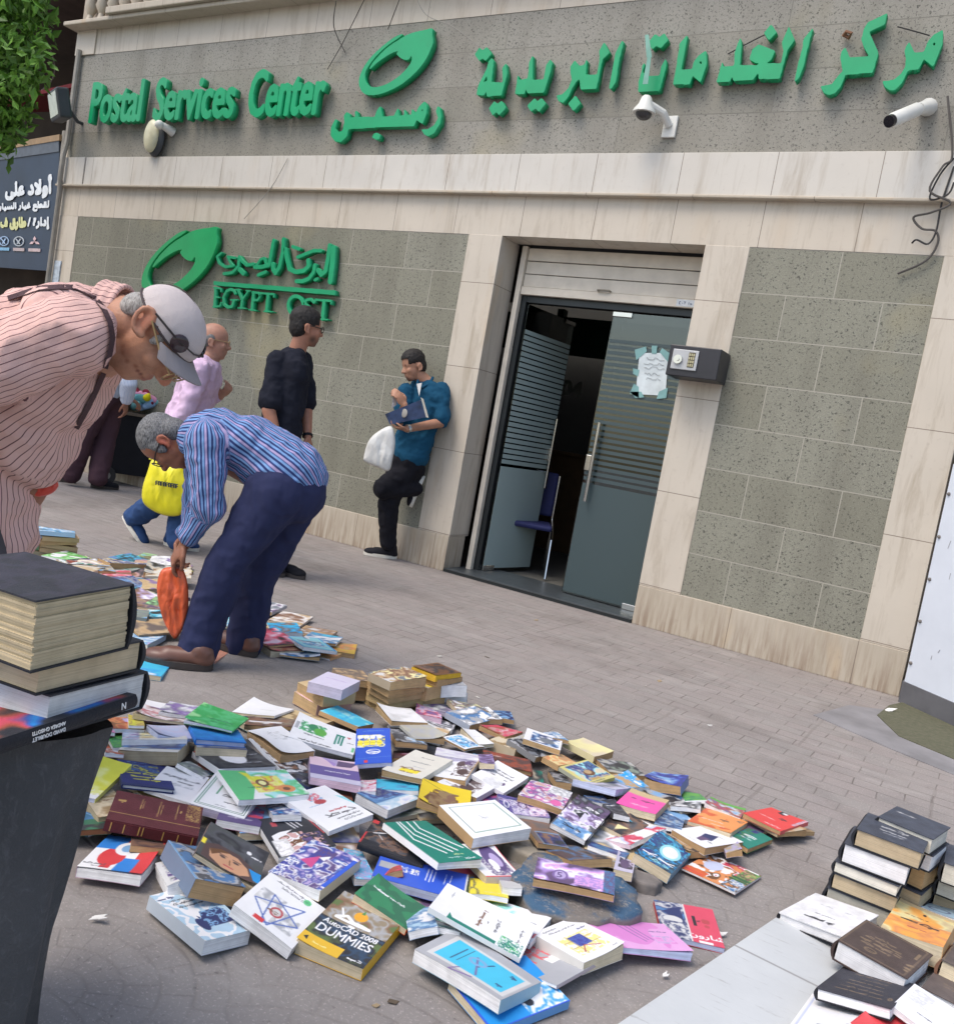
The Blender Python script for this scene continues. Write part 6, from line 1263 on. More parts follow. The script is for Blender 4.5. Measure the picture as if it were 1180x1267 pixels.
BOOKS = [
('book','thick white book with red and blue geometric cover and torn edges',0,(-1.594,1.396,.037,.562,-.1,-.002),.145,.187,0.0265,'bg W;r 0 0 .45 .42 B5;r .3 0 .62 .95 R;r .45 .3 1 .95 W;r .72 0 1 1 R;r .45 .5 .68 .98 W;r .52 .62 .8 1 B5;e .36 .62 .2 .26 R;r .1 .0 .42 .42 B5;e .5 .36 .19 .2 W;e .5 .36 .1 .11 b;s .2 .86 .34 .04 k;s .28 .92 .2 .03 k','','W',.006,0,2,.004),
('book','thick pale blue book with dark blue clustered figure on its cover, at the front left',0,(-1.295,1.361,.04,1.42,-.008,.12),.118,.212,0.0312,'bg b2;n 0 0 1 1 b2,W,b2,W 3;s .2 .12 .3 .06 N;s .5 .2 .6 .03 K;s .5 .27 .6 .03 K;s .5 .34 .5 .03 K;n .35 .5 .9 .78 N,b,N,N 6;p .3 .5 .5 .45 .4 .6 W;p .95 .5 .8 .45 .95 .6 b2;e .3 .72 .09 .12 N;r .86 .28 .98 .32 R','','W',0,0,2,0),
('book','white book with a blue line star over a sketched drawing, front row left of centre',0,(-1.173,1.48,.056,.271,-.003,.3),.157,.166,0.0281,'bg W;n .1 .35 .5 .6 w,W,S 3;n .5 .55 .85 .85 W,S,w 4;l .12 .62 .78 .30 .022 b9;l .12 .62 .52 .94 .022 b9;l .52 .94 .78 .3 .022 b9;l .3 .36 .86 .64 .022 b9;l .3 .36 .42 .96 .022 b9;l .42 .96 .86 .64 .022 b9;e .5 .64 .1 .1 r 3;e .5 .64 .06 .07 w;s .45 .66 .16 .05 n;s .42 .08 .5 .04 k;s .5 .15 .4 .04 k;e .72 .12 .06 .06 g;s .72 .12 .08 .04 G;r .3 .88 .46 .96 R','','W',0,0,2,0),
('book','thick yellow and dark camouflage manual whose cover reads DUMMIES, front centre left',0,(-1.033,1.564,.037,.196,.063,.021),.161,.212,0.0281,'bg k;n 0 0 1 .66 T7,S,T7,n7,G7 5;n 0 .5 1 1 K,N7,K,G7 5;r 0 .84 .62 1 Y7;p .05 .92 .1 .88 .12 .95 K;s .3 .93 .2 .03 y;l .18 .28 .28 .40 .03 W;s .5 .40 .62 .16 W;e .48 .29 .1 .08 O7;p .48 .16 .51 .24 .45 .24 g7;t AutoCAD@2008 .5 .555 .075 W;t DUMMIES .5 .69 .125 W;s .82 .93 .2 .04 W','RY7','C',0,0,3,0),
('book','dark green paperback with orange spine tucked behind the yellow manual',0,(-1.03,1.7,.046,.162,-.055,.162),.146,.117,0.0156,'bg G;n 0 0 1 1 G,G6,G 3;s .42 .42 .62 .06 W;t محمد .3 .43 .06 W','RO8','C',.02,0,2,0),
('book','worn grey book with bright cyan label, lowest row in the middle',0,(-.752,1.632,.057,-.142,-.092,-.044),.232,.148,0.0281,'bg S;r .1 .2 .97 .9 w;r .15 .26 .92 .84 c;l .3 .35 .3 .75 .02 N;l .36 .3 .36 .72 .015 N;l .45 .4 .62 .8 .03 V;l .62 .36 .55 .6 .025 N;l .45 .84 .40 1.0 .025 V;l .40 1.0 .62 .9 .03 V;e .5 .5 .1 .1 b 3;s .84 .35 .06 .08 N;s .84 .7 .06 .08 N;s .08 .08 .1 .05 W','','W',.006,0,2,0),
('book','white exam booklet with a green side stripe and number 97, lying over the grey book',0,(-.818,1.756,.08,14.377,.168,.022),.134,.227,0.0125,'bg W;s .75 .12 .18 .03 S;s .5 .48 .5 .055 n;s .48 .56 .06 .03 k;s .5 .66 .36 .035 k;s .62 .9 .22 .03 k;s .4 .9 .1 .03 k;r 0 .2 .09 .72 G8;p 0 .2 .2 .2 0 .28 G8;n 0 .74 .34 .97 W,G8,W,g 6;t 97 .2 .86 .09 G8;r 0 .98 1 1 W','','b3',.004,0,2,0),
('book','bright blue book half under the grey one at the very front',0,(-.674,1.644,.03,-.367,.022,.082),.148,.212,0.0203,'bg c9;n .55 .0 1 .5 W,c9,W 3;p .5 .55 .62 .15 .9 .3 W;e .78 .42 .07 .05 K;e .70 .45 .07 .05 k;l .45 .82 .5 .68 .02 W;s .3 .5 .3 .04 W;r 0 .97 1 1 B;r .97 0 1 1 B','','C',0,0,2,0),
('notebook','curled pink notebook with bluish white pages, right of the chart book',0,(-.552,2.054,.036,.815,-.09,.119),.236,.144,0.014,'bg p8;n 0 0 1 1 p8,p9,p8 2;l .36 .22 .56 .72 .022 V;l .44 .2 .6 .66 .02 V;l .52 .22 .66 .66 .02 V;s .14 .16 .16 .06 V;n .68 .5 .9 .75 p8,p9,v 4;s .8 .34 .2 .05 V','','b3',.018,0,2,0),
('book','magenta and blue grey photo book lying alone at the right front',0,(-.481,2.264,.015,.456,.004,-.004),.156,.178,0.013,'bg R8;n 0 0 .48 1 N8,w,N8,b8 3;p .1 .3 .42 .1 .44 .6 N;e .25 .5 .16 .1 w;n .06 .55 .46 .8 w,N8,w 5;r .47 0 .5 1 w;t شارون .74 .82 .14 W;s .68 .42 .05 .05 K;r .58 .3 .64 .56 K;s .8 .35 .05 .3 r;r .6 .93 .82 .99 W','LR9','b3',0,0,2,0),
('book','thick white book with a yellow chart on its cover beside the pink notebook',0,(-.638,1.901,.05,1.282,-.096,.017),.143,.156,0.0281,'bg W;n .16 .36 .84 .84 y7,y7,W,y7 7;l .18 .5 .84 .5 .012 D;l .18 .66 .84 .66 .012 D;l .34 .36 .34 .84 .012 D;l .6 .36 .6 .84 .012 D;n .36 .4 .64 .66 N9,b9,N9 4;l .3 .8 .45 .66 .02 r;l .45 .66 .7 .78 .02 r;s .5 .18 .6 .03 k;s .82 .3 .18 .03 N;s .3 .1 .3 .02 k;s .85 .92 .1 .03 k','','C',.004,0,2,0),
('magazine','thin grey magazine with red lettering under the chart book',0,(-.673,1.806,.027,-.217,.008,-.193),.182,.147,0.008,'bg S;r .48 .3 .62 .5 W;n .1 .35 .34 .95 S,R7,S 6;s .3 .3 .36 .1 R7;s .3 .48 .36 .12 R7;s .3 .66 .36 .1 R7;s .3 .82 .3 .08 R7;s .7 .3 .2 .03 W','','W',0,0,2,0),
('book','shiny purple paperback lying on the blue stone',0,(-.736,2.074,.102,.364,-.037,-.076),.201,.117,0.0203,'bg v9;n 0 0 1 1 V9,v9,p9,W,v9,V9 4 g;e .32 .62 .1 .2 V;e .32 .62 .07 .15 v;t 5 .31 .62 .2 V8;s .24 .3 .16 .07 v;n .5 .5 .9 .9 v9,p9,v9 8;n .86 0 1 1 b6,V9,b6 3','','T',.01,0,2,.004),
('book','white book with a grey purple emblem and red edge beside the green stripes book',0,(-.973,2.06,.051,-.552,-.013,-.028),.172,.107,0.0187,'bg W;n .38 .1 .95 .72 W,V8,w,V8,W 4;e .45 .35 .38 .24 V8;e .5 .3 .2 .12 v;e .62 .45 .16 .1 W;r .97 0 1 1 R7;r 0 0 1 .03 R7;s .3 .8 .3 .03 k;s .5 .9 .3 .03 S','','C',0,0,2,0),
('book','thick plain white book with a thin rectangular frame on its cover',0,(-1.071,2.19,.092,1.144,.032,.022),.199,.179,0.0312,'bg W;f .12 .1 .9 .86 .010 G6;s .5 .5 .12 .03 S;l .44 .42 .5 .56 .012 S','LT','W',.004,0,2,0),
('book','green paperback with white curved stripes in the middle of the spread',0,(-1.104,1.97,.081,1.212,-.046,.129),.145,.252,0.0172,'bg G8;l .3 .0 .16 .45 .035 W;l .16 .45 .44 .80 .045 W;l .36 .0 .30 .34 .035 W;l .3 .34 .6 .78 .045 W;l .52 .02 .44 .26 .035 W;l .44 .26 .74 .76 .045 W;l .68 .02 .6 .2 .035 W;l .6 .2 .92 .72 .045 W;s .66 .84 .2 .03 y;s .5 .9 .3 .025 W;s .78 .95 .22 .03 W;r .0 0 .02 1 w','LW','W',.006,0,2,0),
('book','black hardcover with dim red figure under the green stripes book',0,(-1.187,1.938,.057,.394,-.056,.125),.177,.162,0.0203,'bg K;n 0 .1 .7 .8 K,k,n7,K 4;r 0 0 .1 .14 R;l .12 .5 .3 .35 .03 W;l .2 .5 .4 .8 .02 w;r 0 .55 .03 1 R;n .3 .5 .7 .9 k,n7,K 5','BK','W',0,1,2,0),
('book','royal blue book with a grey label strip and white print',0,(-1.052,1.858,.047,.463,-.035,.055),.232,.134,0.0218,'bg B;r .03 .3 .26 .55 S;r .26 .3 .46 .52 w;n .26 .3 .46 .52 W,B,w 6;l .56 .15 .55 .62 .02 W;l .6 .15 .59 .65 .02 W;l .64 .2 .63 .6 .02 W;l .76 .2 .75 .6 .015 W;l .82 .2 .81 .5 .015 W;r .975 0 1 1 w','','b3',0,0,2,0),
('book','small bright yellow book with dark letters behind the green striped booklet',0,(-.906,1.946,.043,.5,-.225,-.025),.097,.129,0.0125,'bg Y;e .08 .35 .09 .3 k 4;e .12 .9 .14 .3 k 4;s .6 .8 .4 .05 y','','W',0,0,0,0),
('leaflet','white leaflet with red emblem below the blue stone',0,(-.793,1.871,.04,.093,-.024,-.036),.144,.137,0.012,'bg W;n 0 0 .4 1 g3,W,g3 2;e .55 .5 .1 .12 R7;e .55 .5 .06 .07 W;s .8 .4 .1 .04 k;r .86 .66 .9 .8 b9;r .92 .66 .96 .8 R;s .5 .82 .3 .03 k','','W',0,0,0,0),
('book','small plain off white block of paper at the edge of the blue stone',0,(-.887,2.018,.045,.56,-.309,-.012),.05,.172,0.0172,'bg w;s .5 .4 .5 .1 S','','W',0,0,0,0),
('book','thick paperback with purple illustrated cover and broad white spine',0,(-1.232,1.66,.07,.18,-.017,-.007),.141,.2,0.0265,'bg v9;n 0 0 1 1 V8,W,b9,N9,v,W 5;n .28 .1 .6 .4 V8,N9,V8 3;p .2 .52 .42 .3 .5 .62 P9;p .42 .34 .56 .22 .6 .4 W;n .55 .3 .85 .75 V8,W,N9 3;n 0 .55 .25 1 N9,W,b9 6;n .2 .72 .9 1 v,N9,W,V8 7;r .92 .1 1 .9 B','RC','W',0,0,2,0),
('book','black paperback with three white claw strokes on its cover',0,(-1.39,1.759,.054,1.031,-.068,-.067),.147,.221,0.0187,'bg K;n .15 .48 .62 .95 p7,W,n8,p7 3;p .1 .48 .25 .42 .5 .4 .1 .62 W;n .05 .6 .3 1 W,w,W 2;l .5 .08 .62 .36 .022 W;l .58 .06 .7 .34 .022 W;l .44 .1 .56 .38 .022 W;r .2 .14 .3 .26 r;l .88 .1 .97 .62 .02 R;l .95 .2 1 .6 .02 W;n .55 .55 .9 .95 V8,K,p7 5','LW','W',0,0,2,0),
('book','white textbook with small red and black Arabic print, right of the egg cover',0,(-1.425,1.924,.068,1.407,.012,-.017),.158,.211,0.014,'bg W;n .35 .12 .62 .3 b,W,R8,W 4;e .5 .36 .12 .06 r;s .35 .42 .3 .02 b;s .6 .62 .36 .05 r;s .58 .72 .6 .07 K;s .62 .82 .5 .03 k;s .66 .89 .4 .03 k;p .88 .3 1 .4 1 .7 c3;r .2 .02 .3 .08 B','LW','W',.006,0,2,0),
('book','grey book with a painted face of a long haired woman',0,(-1.379,1.524,.08,.582,.071,.484),.161,.145,0.014,'bg k6;n 0 0 1 .5 k6,K,k,k6 3;n .1 .3 .7 .6 k6,k,K 4;p .08 .98 .06 .62 .25 .46 .6 .42 .9 .6 .97 .9 .9 1 n9;p .2 .88 .16 .68 .32 .54 .6 .52 .78 .66 .84 .86 .7 .96 .42 .98 U;p .16 .68 .32 .54 .5 .5 .34 .62 .22 .8 n8;e .38 .70 .05 .03 n9;e .60 .68 .05 .03 n9;l .30 .66 .44 .645 .018 n9;l .54 .63 .67 .63 .018 n9;l .5 .70 .52 .82 .02 n8;l .44 .885 .58 .88 .03 r;p .8 .62 1 .66 1 .98 .9 .94 c9;r .0 .5 .07 .66 Y;e .72 .26 .04 .04 W;s .85 .3 .16 .05 W','','C',.012,0,2,.004),
('book','thick tan paged book turned edge up beside the woman portrait cover',0,(-1.392,1.455,.076,1.13,-.108,.353),.121,.22,0.0429,'bg b8;n 0 0 1 1 b8,k,S,b8 4;s .3 .6 .3 .06 N;r 0 0 .06 1 b','','T',.008,0,1,0),
('book','off white book with small dark seal half under the tan paged one',0,(-1.442,1.413,.052,1.036,-.211,-.131),.059,.149,0.0312,'bg w;n .2 .2 .9 .9 w,S,w,V8 3;e .6 .4 .2 .16 V8;s .5 .8 .5 .06 k','','W',0,0,0,0),
('book','maroon hardcover with gilt lettering and gilt bands along its spine',0,(-1.652,1.53,.079,.769,.021,.141),.221,.153,0.0312,'bg M;l 0 .73 1 .73 .014 D;s .10 .3 .07 .12 D;l .32 .12 .31 .5 .012 D;l .34 .2 .335 .45 .01 D;l .52 .1 .51 .62 .014 D;l .55 .2 .54 .55 .012 D;l .72 .08 .71 .6 .014 D;l .76 .3 .755 .36 .03 D;n .82 .02 .97 .56 M,D,M,D 6;r 0 .97 1 1 M','BM*','C',0,1,2,0),
('book','thin brown book almost hidden under the maroon hardcover',0,(-1.587,1.492,.038,.856,-.252,.104),.132,.116,0.0156,'bg n7;n 0 0 1 1 n7,n9,n7 4','','T',0,0,0,0),
('book','dark blue hardcover with yellow lettering and map behind the maroon one',0,(-1.889,1.685,.058,.962,-.146,.121),.135,.252,0.0125,'bg N6;n .2 .12 .8 .45 N6,Y6,N6,b8,N6 4;s .45 .5 .6 .08 Y6;s .5 .62 .56 .09 Y6;s .5 .73 .5 .08 Y6;r 0 .93 1 1 N;s .4 .05 .4 .03 b','LN','W',0,1,2,0),
('notebook','lemon yellow notebook with bluish pages beside the black stand',0,(-1.923,1.555,.071,.496,.062,.07),.096,.216,0.014,'bg Y6;n 0 0 1 1 Y6,Y6,y6 2;r 0 .86 1 1 W;n 0 .78 1 .9 Y6,W,y6 6','','b3',0,0,2,0),
('book','thick old cream book standing under the lemon yellow notebook',0,(-1.818,1.508,.048,1.19,-.086,-.099),.081,.17,0.0359,'bg C6;n 0 0 1 1 C6,C,T6 3;s .6 .4 .3 .06 n','','C6',0,0,0,0),
('book','small steel blue book at the left end by the black cloth',0,(-1.796,1.436,.03,.059,-.06,-.053),.105,.068,0.0156,'bg b6;n 0 0 1 1 b6,b7,b6 3;l 0 .1 1 .1 .03 b','Bb7','W',0,0,0,0),
('book','flat dark green book on the ground beside the black cloth',0,(-1.769,1.429,.037,.735,-.199,-.144),.122,.132,0.014,'bg G9;n 0 0 1 1 G9,K,G6 3','','n',0,0,0,0),
('pamphlet','white stapled pamphlet with a line of black print right of the blue hardcover',0,(-1.795,1.722,.052,.552,-.029,.167),.126,.179,0.01,'bg W;s .5 .3 .8 .04 K;s .62 .42 .3 .03 K;s .6 .55 .5 .02 S','','W',0,0,0,0),
('book','white book with a green double frame under the egg cover',0,(-1.654,1.785,.065,.486,.064,.05),.152,.224,0.0234,'bg W;f .07 .06 .95 .94 .014 G6;f .11 .09 .91 .91 .006 G6;s .36 .36 .06 .04 g;l .30 .2 .30 .62 .03 G;s .62 .62 .4 .05 K;s .66 .76 .3 .03 K;s .5 .86 .2 .03 S','','v2',0,0,2,0),
('book','green and white cookery book with yellow egg like shapes',0,(-1.603,1.853,.089,1.167,.023,.077),.207,.171,0.0172,'bg g;p .4 0 1 0 1 1 .2 1 .35 .6 W;n .4 .0 1 1 W,g3,g,W 3;p .0 0 .38 0 .3 .6 .15 1 0 1 g;n .34 .22 .78 .78 Y6,O6,y6,Y6 3;p .28 .05 .4 .1 .44 .5 .36 .3 Y6;e .5 .46 .09 .13 n;e .5 .46 .05 .08 y;e .76 .72 .12 .13 O6;e .76 .72 .05 .06 n;s .4 .6 .3 .04 G','LW','W',0,0,2,0),
('book','red and purple book under the green framed one',0,(-1.587,1.769,.041,.681,-.136,.09),.114,.214,0.0203,'bg R8;n 0 0 1 .6 R8,P9,V,R8 3;r 0 .7 1 1 V8;s .5 .8 .5 .06 W','','W',0,0,0,0),
('book','black book with a white oval on the cover',0,(-1.835,1.97,.054,1.211,-.116,.064),.182,.202,0.0203,'bg K;n 0 0 1 1 K,k6,K 4;e .48 .5 .2 .28 W;r .02 .02 .14 .18 R;r .14 .02 .2 .18 B;s .8 .4 .3 .04 S;s .7 .75 .3 .04 S','LW','W',0,0,1,0),
('book','grey book under the blue folder',0,(-1.929,2.002,.06,.864,-.216,.042),.151,.151,0.0265,'bg s;n 0 0 1 1 s,N,S 3','','C',0,0,0,0),
('book','bright blue folder shaped book below the curled green magazine',0,(-1.964,2.019,.079,.966,-.101,.066),.154,.15,0.0187,'bg c8;n 0 0 1 1 c8,B5,c8 2;r .0 .8 1 1 B5;s .6 .3 .5 .06 b','LB5','b3',0,1,0,0),
('magazine','curled green magazine on top of the blue folder',0,(-2.04,2.084,.091,.472,-.016,.029),.16,.167,0.006,'bg G5;n 0 0 1 1 G5,g,G5,g2 3 g;s .62 .62 .5 .06 G6;s .66 .76 .4 .05 G6','','W',.02,0,1,0),
('magazine','glossy white and rose magazine at the back left of the spread',0,(-2.235,2.034,.065,.68,-.037,-.006),.164,.169,0.01,'bg W;n .0 .4 1 1 W,p7,W,n7,V 4;l .02 .7 .4 .95 .02 r;s .3 .7 .4 .08 r','','C',.012,0,0,0),
('magazine','lilac patterned magazine at the back edge left',0,(-2.195,2.083,.07,.6,-.083,-.061),.131,.136,0.01,'bg v;n 0 0 1 1 v,V,S,W,v 4','','W',.01,0,0,0),
('book','cream covered booklet with thick white pages near the black cloth',0,(-2.103,1.89,.059,.887,-.223,-.022),.187,.188,0.0203,'bg W7;n 0 0 .25 1 b8,W,V 3;n .3 .3 .7 .8 W7,y,D 5;s .5 .6 .5 .08 k','','W',0,0,0,0),
('notebook','pale bluish open notebook lying on the cream booklet',0,(-2.078,1.933,.067,1.145,-.073,.066),.121,.125,0.012,'bg b3;n 0 0 1 1 b3,v2,b3 3','','b3',.008,0,0,0),
('book','thick worn book with a dusky blue landscape cover',0,(-2.024,1.827,.061,.604,-.117,-.145),.171,.148,0.039,'bg s;n 0 0 1 .75 b8,N,s,b8 3 g;r 0 .78 1 1 W7;s .3 .88 .4 .06 k','RC6','C6',0,0,0,0),
('leaflet','thin pink leaflet beside the black cloth',0,(-2.261,1.811,.044,1.06,-.211,.036),.063,.185,0.01,'bg P8;n 0 0 1 1 P8,p,P8 3','','W',0,0,0,0),
('book','rust orange thin book near the back left corner',0,(-2.245,1.883,.049,1.117,-.147,.019),.099,.165,0.012,'bg r6;n 0 0 1 1 r6,n8,O6,r6 3;r .6 .1 .8 .4 v','','W',0,0,0,0),
('leaflet','small yellow leaflet wedged by the rose magazine',0,(-2.233,1.923,.055,.907,-.203,.058),.047,.19,0.01,'bg Y6;n 0 0 1 1 Y6,D,Y6 3','','W',0,0,0,0),
('leaflet','grass green leaflet beside the worn landscape book',0,(-2.152,1.797,.042,1.047,-.124,-.032),.053,.18,0.01,'bg g8;n 0 0 1 1 g8,G,g8 4;s .5 .5 .6 .1 G9','','W',0,0,0,0),
('leaflet','orange leaflet at the left edge of the spread',0,(-2.119,1.756,.037,.945,-.246,.024),.051,.195,0.012,'bg O8;n 0 0 1 1 O8,r6,W 3','','W',0,0,0,0),
('booklet','blank white sheet cover at the back edge of the spread',0,(-2.101,2.368,.05,.31,-.079,-.131),.161,.165,0.008,'bg W;s .6 .5 .3 .05 w','','C',.012,0,0,0),
('booklet','plain buff booklet at the back edge beside the blank white one',0,(-1.972,2.458,.043,.397,-.147,.027),.172,.146,0.012,'bg C7;n 0 0 1 1 C7,C7,T6 3','','T',0,0,0,0),
('book','brown paperback with pale script between the buff booklet and green magazine',0,(-1.998,2.299,.054,.642,-.102,-.093),.164,.143,0.0125,'bg n7;n 0 0 1 1 n7,T7,n9,n7 4;s .4 .6 .6 .3 W','','T',.006,0,0,0),
('book','sky blue tan paged book at the back edge',0,(-1.903,2.601,.044,1.716,.104,.127),.128,.167,0.0172,'bg c;n 0 0 1 1 c,c,c3 3;l 0 .55 1 .5 .03 c8;s .5 .3 .4 .06 c8','LT','T',0,0,0,0),
('book','white booklet with green figures and a green bracket mark',0,(-1.756,2.295,.087,.565,.043,.14),.218,.184,0.014,'bg W;n .1 .2 .5 .6 W,g,G,W 5;r .03 .35 .08 .6 S;e .3 .35 .08 .12 G;e .42 .45 .1 .14 g8;s .35 .68 .3 .05 k;s .4 .92 .5 .05 K;r .66 .3 .69 .75 G8;r .71 .3 .74 .7 G8;r .76 .3 .79 .75 G8;r .66 .3 .8 .36 G8;s .86 .3 .04 .1 r;s .9 .55 .1 .04 k;r .95 .7 .98 .9 g','','W',.004,0,2,0),
('book','curling white book with tan pages and faint grey marks',0,(-1.798,2.129,.089,1.326,.049,-.018),.126,.198,0.0234,'bg W;n .3 .2 .7 .5 W,w,W 3;l .3 .3 .5 .2 .012 S;l .42 .15 .46 .4 .012 S;s .6 .5 .12 .06 S;s .72 .42 .1 .05 k','','T',.012,0,2,.004),
('magazine','white and dark picture magazine under the curling white book',0,(-1.767,2.104,.062,1.244,.115,.145),.108,.24,0.014,'bg w;n 0 0 1 1 w,n7,K,W,w 4;l 0 .9 1 .95 .02 K','LW','W',0,0,0,0),
('book','lilac and violet banded paperback in the middle',0,(-1.571,2.128,.071,.727,-.116,.106),.152,.226,0.0218,'bg p3;p .25 0 .6 0 .55 .32 v;p .55 .32 .6 .05 1 .1 .85 .3 V9;p .3 .0 .5 .35 .55 .2 v9;r 0 .42 1 .82 V7;s .55 .6 .5 .05 W;r 0 .82 1 1 v2','','p3',.006,0,2,0),
('book','royal blue calendar book with yellow and white squares',0,(-1.614,2.376,.081,.667,.043,-.187),.116,.284,0.014,'bg B4;n .05 .2 .82 .55 B4,W,Y,B4 6;r .06 .36 .2 .5 Y;r .24 .36 .38 .5 Y;r .42 .36 .56 .5 Y;r .6 .36 .74 .5 Y;r .06 .22 .2 .3 W;r .24 .22 .38 .3 W;r .42 .22 .56 .3 W;r .6 .22 .74 .3 W;l .06 .43 .78 .43 .012 K;e .5 .68 .2 .07 W 3;s .5 .68 .3 .08 W;s .5 .08 .6 .02 b;r .25 .9 .35 .97 R;l 0 .86 1 .82 .008 b','','b3',0,0,2,0),
('book','grey blue book with storm cloud picture and dark title',0,(-1.371,2.145,.055,1.565,-.002,.068),.168,.12,0.0234,'bg b8;n 0 0 1 .55 b8,N6,b,b8 4 g;n .3 .05 .7 .35 N6,s,N6 4;r 0 .62 1 1 b2;s .56 .5 .44 .07 N;n .0 .7 1 1 b2,W,b3 4','','W',.006,0,1,0),
('book','cyan book behind the storm cloud cover',0,(-1.422,2.254,.048,.583,-.163,-.131),.137,.136,0.0156,'bg c;n 0 0 1 1 c,c,b8 3','','W',0,0,0,0),
('book','red and white book left of the cyan one',0,(-1.47,2.171,.05,.609,-.224,-.119),.051,.186,0.0156,'bg R8;n 0 0 1 1 R8,p3,W 3','','W',0,0,0,0),
('book','white book with a yellow highlighted title',0,(-1.435,2.386,.074,.145,-.021,-.118),.139,.239,0.0172,'bg W7;s .5 .2 .3 .03 k;s .5 .42 .5 .03 k;s .6 .6 .3 .02 S;r .3 .74 .75 .86 Y;s .5 .72 .5 .07 n;s .5 .86 .3 .05 n','','T',0,0,1,0),
('book','white book with dark dried roses, upper of two alike',0,(-1.348,2.492,.068,.313,-.022,-.182),.105,.218,0.0187,'bg W;n .42 .1 1 .6 W,n9,W,V9 4;e .52 .3 .14 .12 n9;e .7 .24 .1 .09 V9;n .45 .55 .95 .85 W,n9,W 3;e .72 .66 .16 .13 n9;s .3 .7 .2 .05 S;r .96 0 1 1 T','','T',0,0,2,0),
('book','white book with dark dried roses, lower of two alike',0,(-1.265,2.442,.058,.082,-.075,-.031),.141,.204,0.0172,'bg W;n .2 .0 .75 .5 W,n9,W,V9 4;e .3 .22 .12 .12 n9;e .5 .38 .14 .12 n9;n .3 .5 .8 .95 W,n9,W 3;e .56 .72 .16 .14 n9;s .2 .82 .2 .05 S','','T',0,0,2,0),
('book','white book with fine black script and a dark eye mark',0,(-1.225,2.564,.065,.013,.02,.13),.125,.172,0.014,'bg W;s .5 .3 .5 .05 K;s .52 .42 .6 .05 K;s .48 .54 .5 .05 K;e .66 .72 .14 .10 V9;e .66 .72 .07 .05 K;s .4 .8 .2 .03 k','BW','W',0,0,2,0),
('book','bright yellow book with a brown seated man, left of the framed white one',0,(-1.237,2.241,.08,.518,-.046,.094),.156,.206,0.0156,'bg Y8;n .25 .3 .75 1 Y8,n8,n7,T6 3;p .1 .85 .2 .55 .5 .45 .72 .5 .7 .9 .3 1 n8;n .2 .5 .75 .98 n8,T6,n7 3;e .5 .42 .14 .14 T6;e .62 .48 .09 .12 n7;l .02 .04 .5 .32 .012 K','','T',.012,0,2,0),
('booklet','white curling blank cover at the back of the spread',0,(-1.755,2.735,.071,.963,-.061,-.018),.144,.182,0.0125,'bg W;n 0 0 1 1 W,W,w 2','','T',.025,0,1,0),
('book','bent grey cardboard cover below the blank white curl',0,(-1.619,2.665,.067,.987,-.036,.077),.115,.187,0.01,'bg s9;n 0 0 1 1 s9,S,s9 2','','T',.018,0,0,0),
('book','dark worn book with tan pages beside the blue calendar',0,(-1.632,2.6,.059,.76,-.141,-.012),.111,.221,0.0172,'bg k;n 0 0 1 1 k,K,S,k 4;n .4 .6 .9 .9 K,W,b 5','','T',.006,0,0,0),
('book','white booklet with a blue splash near the back',0,(-1.5,2.777,.044,1.327,-.005,.008),.1,.123,0.008,'bg W;n .1 .1 .8 .9 W,c8,W,b8 3;e .45 .5 .24 .2 b8 5','','T',0,0,0,0),
('book','plain white pages book beside the blue splash booklet',0,(-1.49,2.857,.049,1.093,.024,-.033),.066,.135,0.014,'bg W;s .5 .5 .4 .04 w','','C',.01,0,0,0),
('book','tan paperback showing its thick page edge near the back right',0,(-1.382,2.932,.046,1.469,.019,.086),.126,.121,0.0374,'bg T;n 0 0 1 1 T,T6,C 3','','T',0,0,0,0),
('book','red backed paperback with tan pages at the back edge',0,(-1.471,3.008,.051,1.51,-.041,.075),.129,.121,0.014,'bg R8;n 0 0 1 1 R8,r6,p7,R8 3;s .5 .6 .5 .08 W','','T',.008,0,0,0),
('book','grey photo paperback with thick tan pages',0,(-1.301,2.925,.063,1.433,.191,.048),.111,.136,0.0218,'bg s;n 0 0 1 1 s,K,S,s9 4','','T',0,0,0,0),
('book','small white and blue photo paperback on the pile at the back right',0,(-1.284,2.992,.082,.384,-.051,.074),.14,.154,0.0203,'bg W;n .2 .2 .9 .9 W,b8,N,W 3;e .6 .6 .2 .2 s','','T9',0,0,0,0),
('book','pale yellow blank backed book at the back right edge',0,(-1.165,3.156,.055,1.364,.006,.065),.13,.147,0.025,'bg y5;n 0 0 1 1 y5,y5,C 2','','T',.006,0,0,0),
('book','little light blue book behind the white and blue photo one',0,(-1.298,3.13,.059,.644,-.217,-.053),.065,.189,0.015,'bg b;n 0 0 1 1 b,W,b8 3','','T',0,0,0,0),
('book','orange cream paperback below the small photo one',0,(-1.175,2.924,.054,1.471,.115,.129),.142,.072,0.0187,'bg O6;n 0 0 1 1 O6,y5,O6,T 3','','T',0,0,0,0),
('magazine','yellow edged magazine with a girl in a scarf',0,(-1.045,2.869,.068,1.425,.128,.057),.184,.125,0.014,'bg y4;n .12 .08 .95 .85 D,S,N6,c3,C 4;e .5 .55 .16 .14 n8;e .5 .5 .1 .1 T;n .55 .1 .95 .4 b8,N,c3 3;s .4 .92 .5 .05 k','','y4',0,0,1,0),
('book','grey green picture book at the far right back edge',0,(-1.011,3.105,.041,.767,-.06,.026),.147,.148,0.0156,'bg G2;n 0 0 1 1 s9,S,K,G2 4;e .6 .4 .2 .2 K','','T',0,0,0,0),
('book','white and blue curved cover below the grey green one',0,(-.936,3.002,.039,1.154,-.01,.098),.094,.117,0.0156,'bg W;n 0 0 1 1 W,c8,b,T 3','','W',.01,0,0,0),
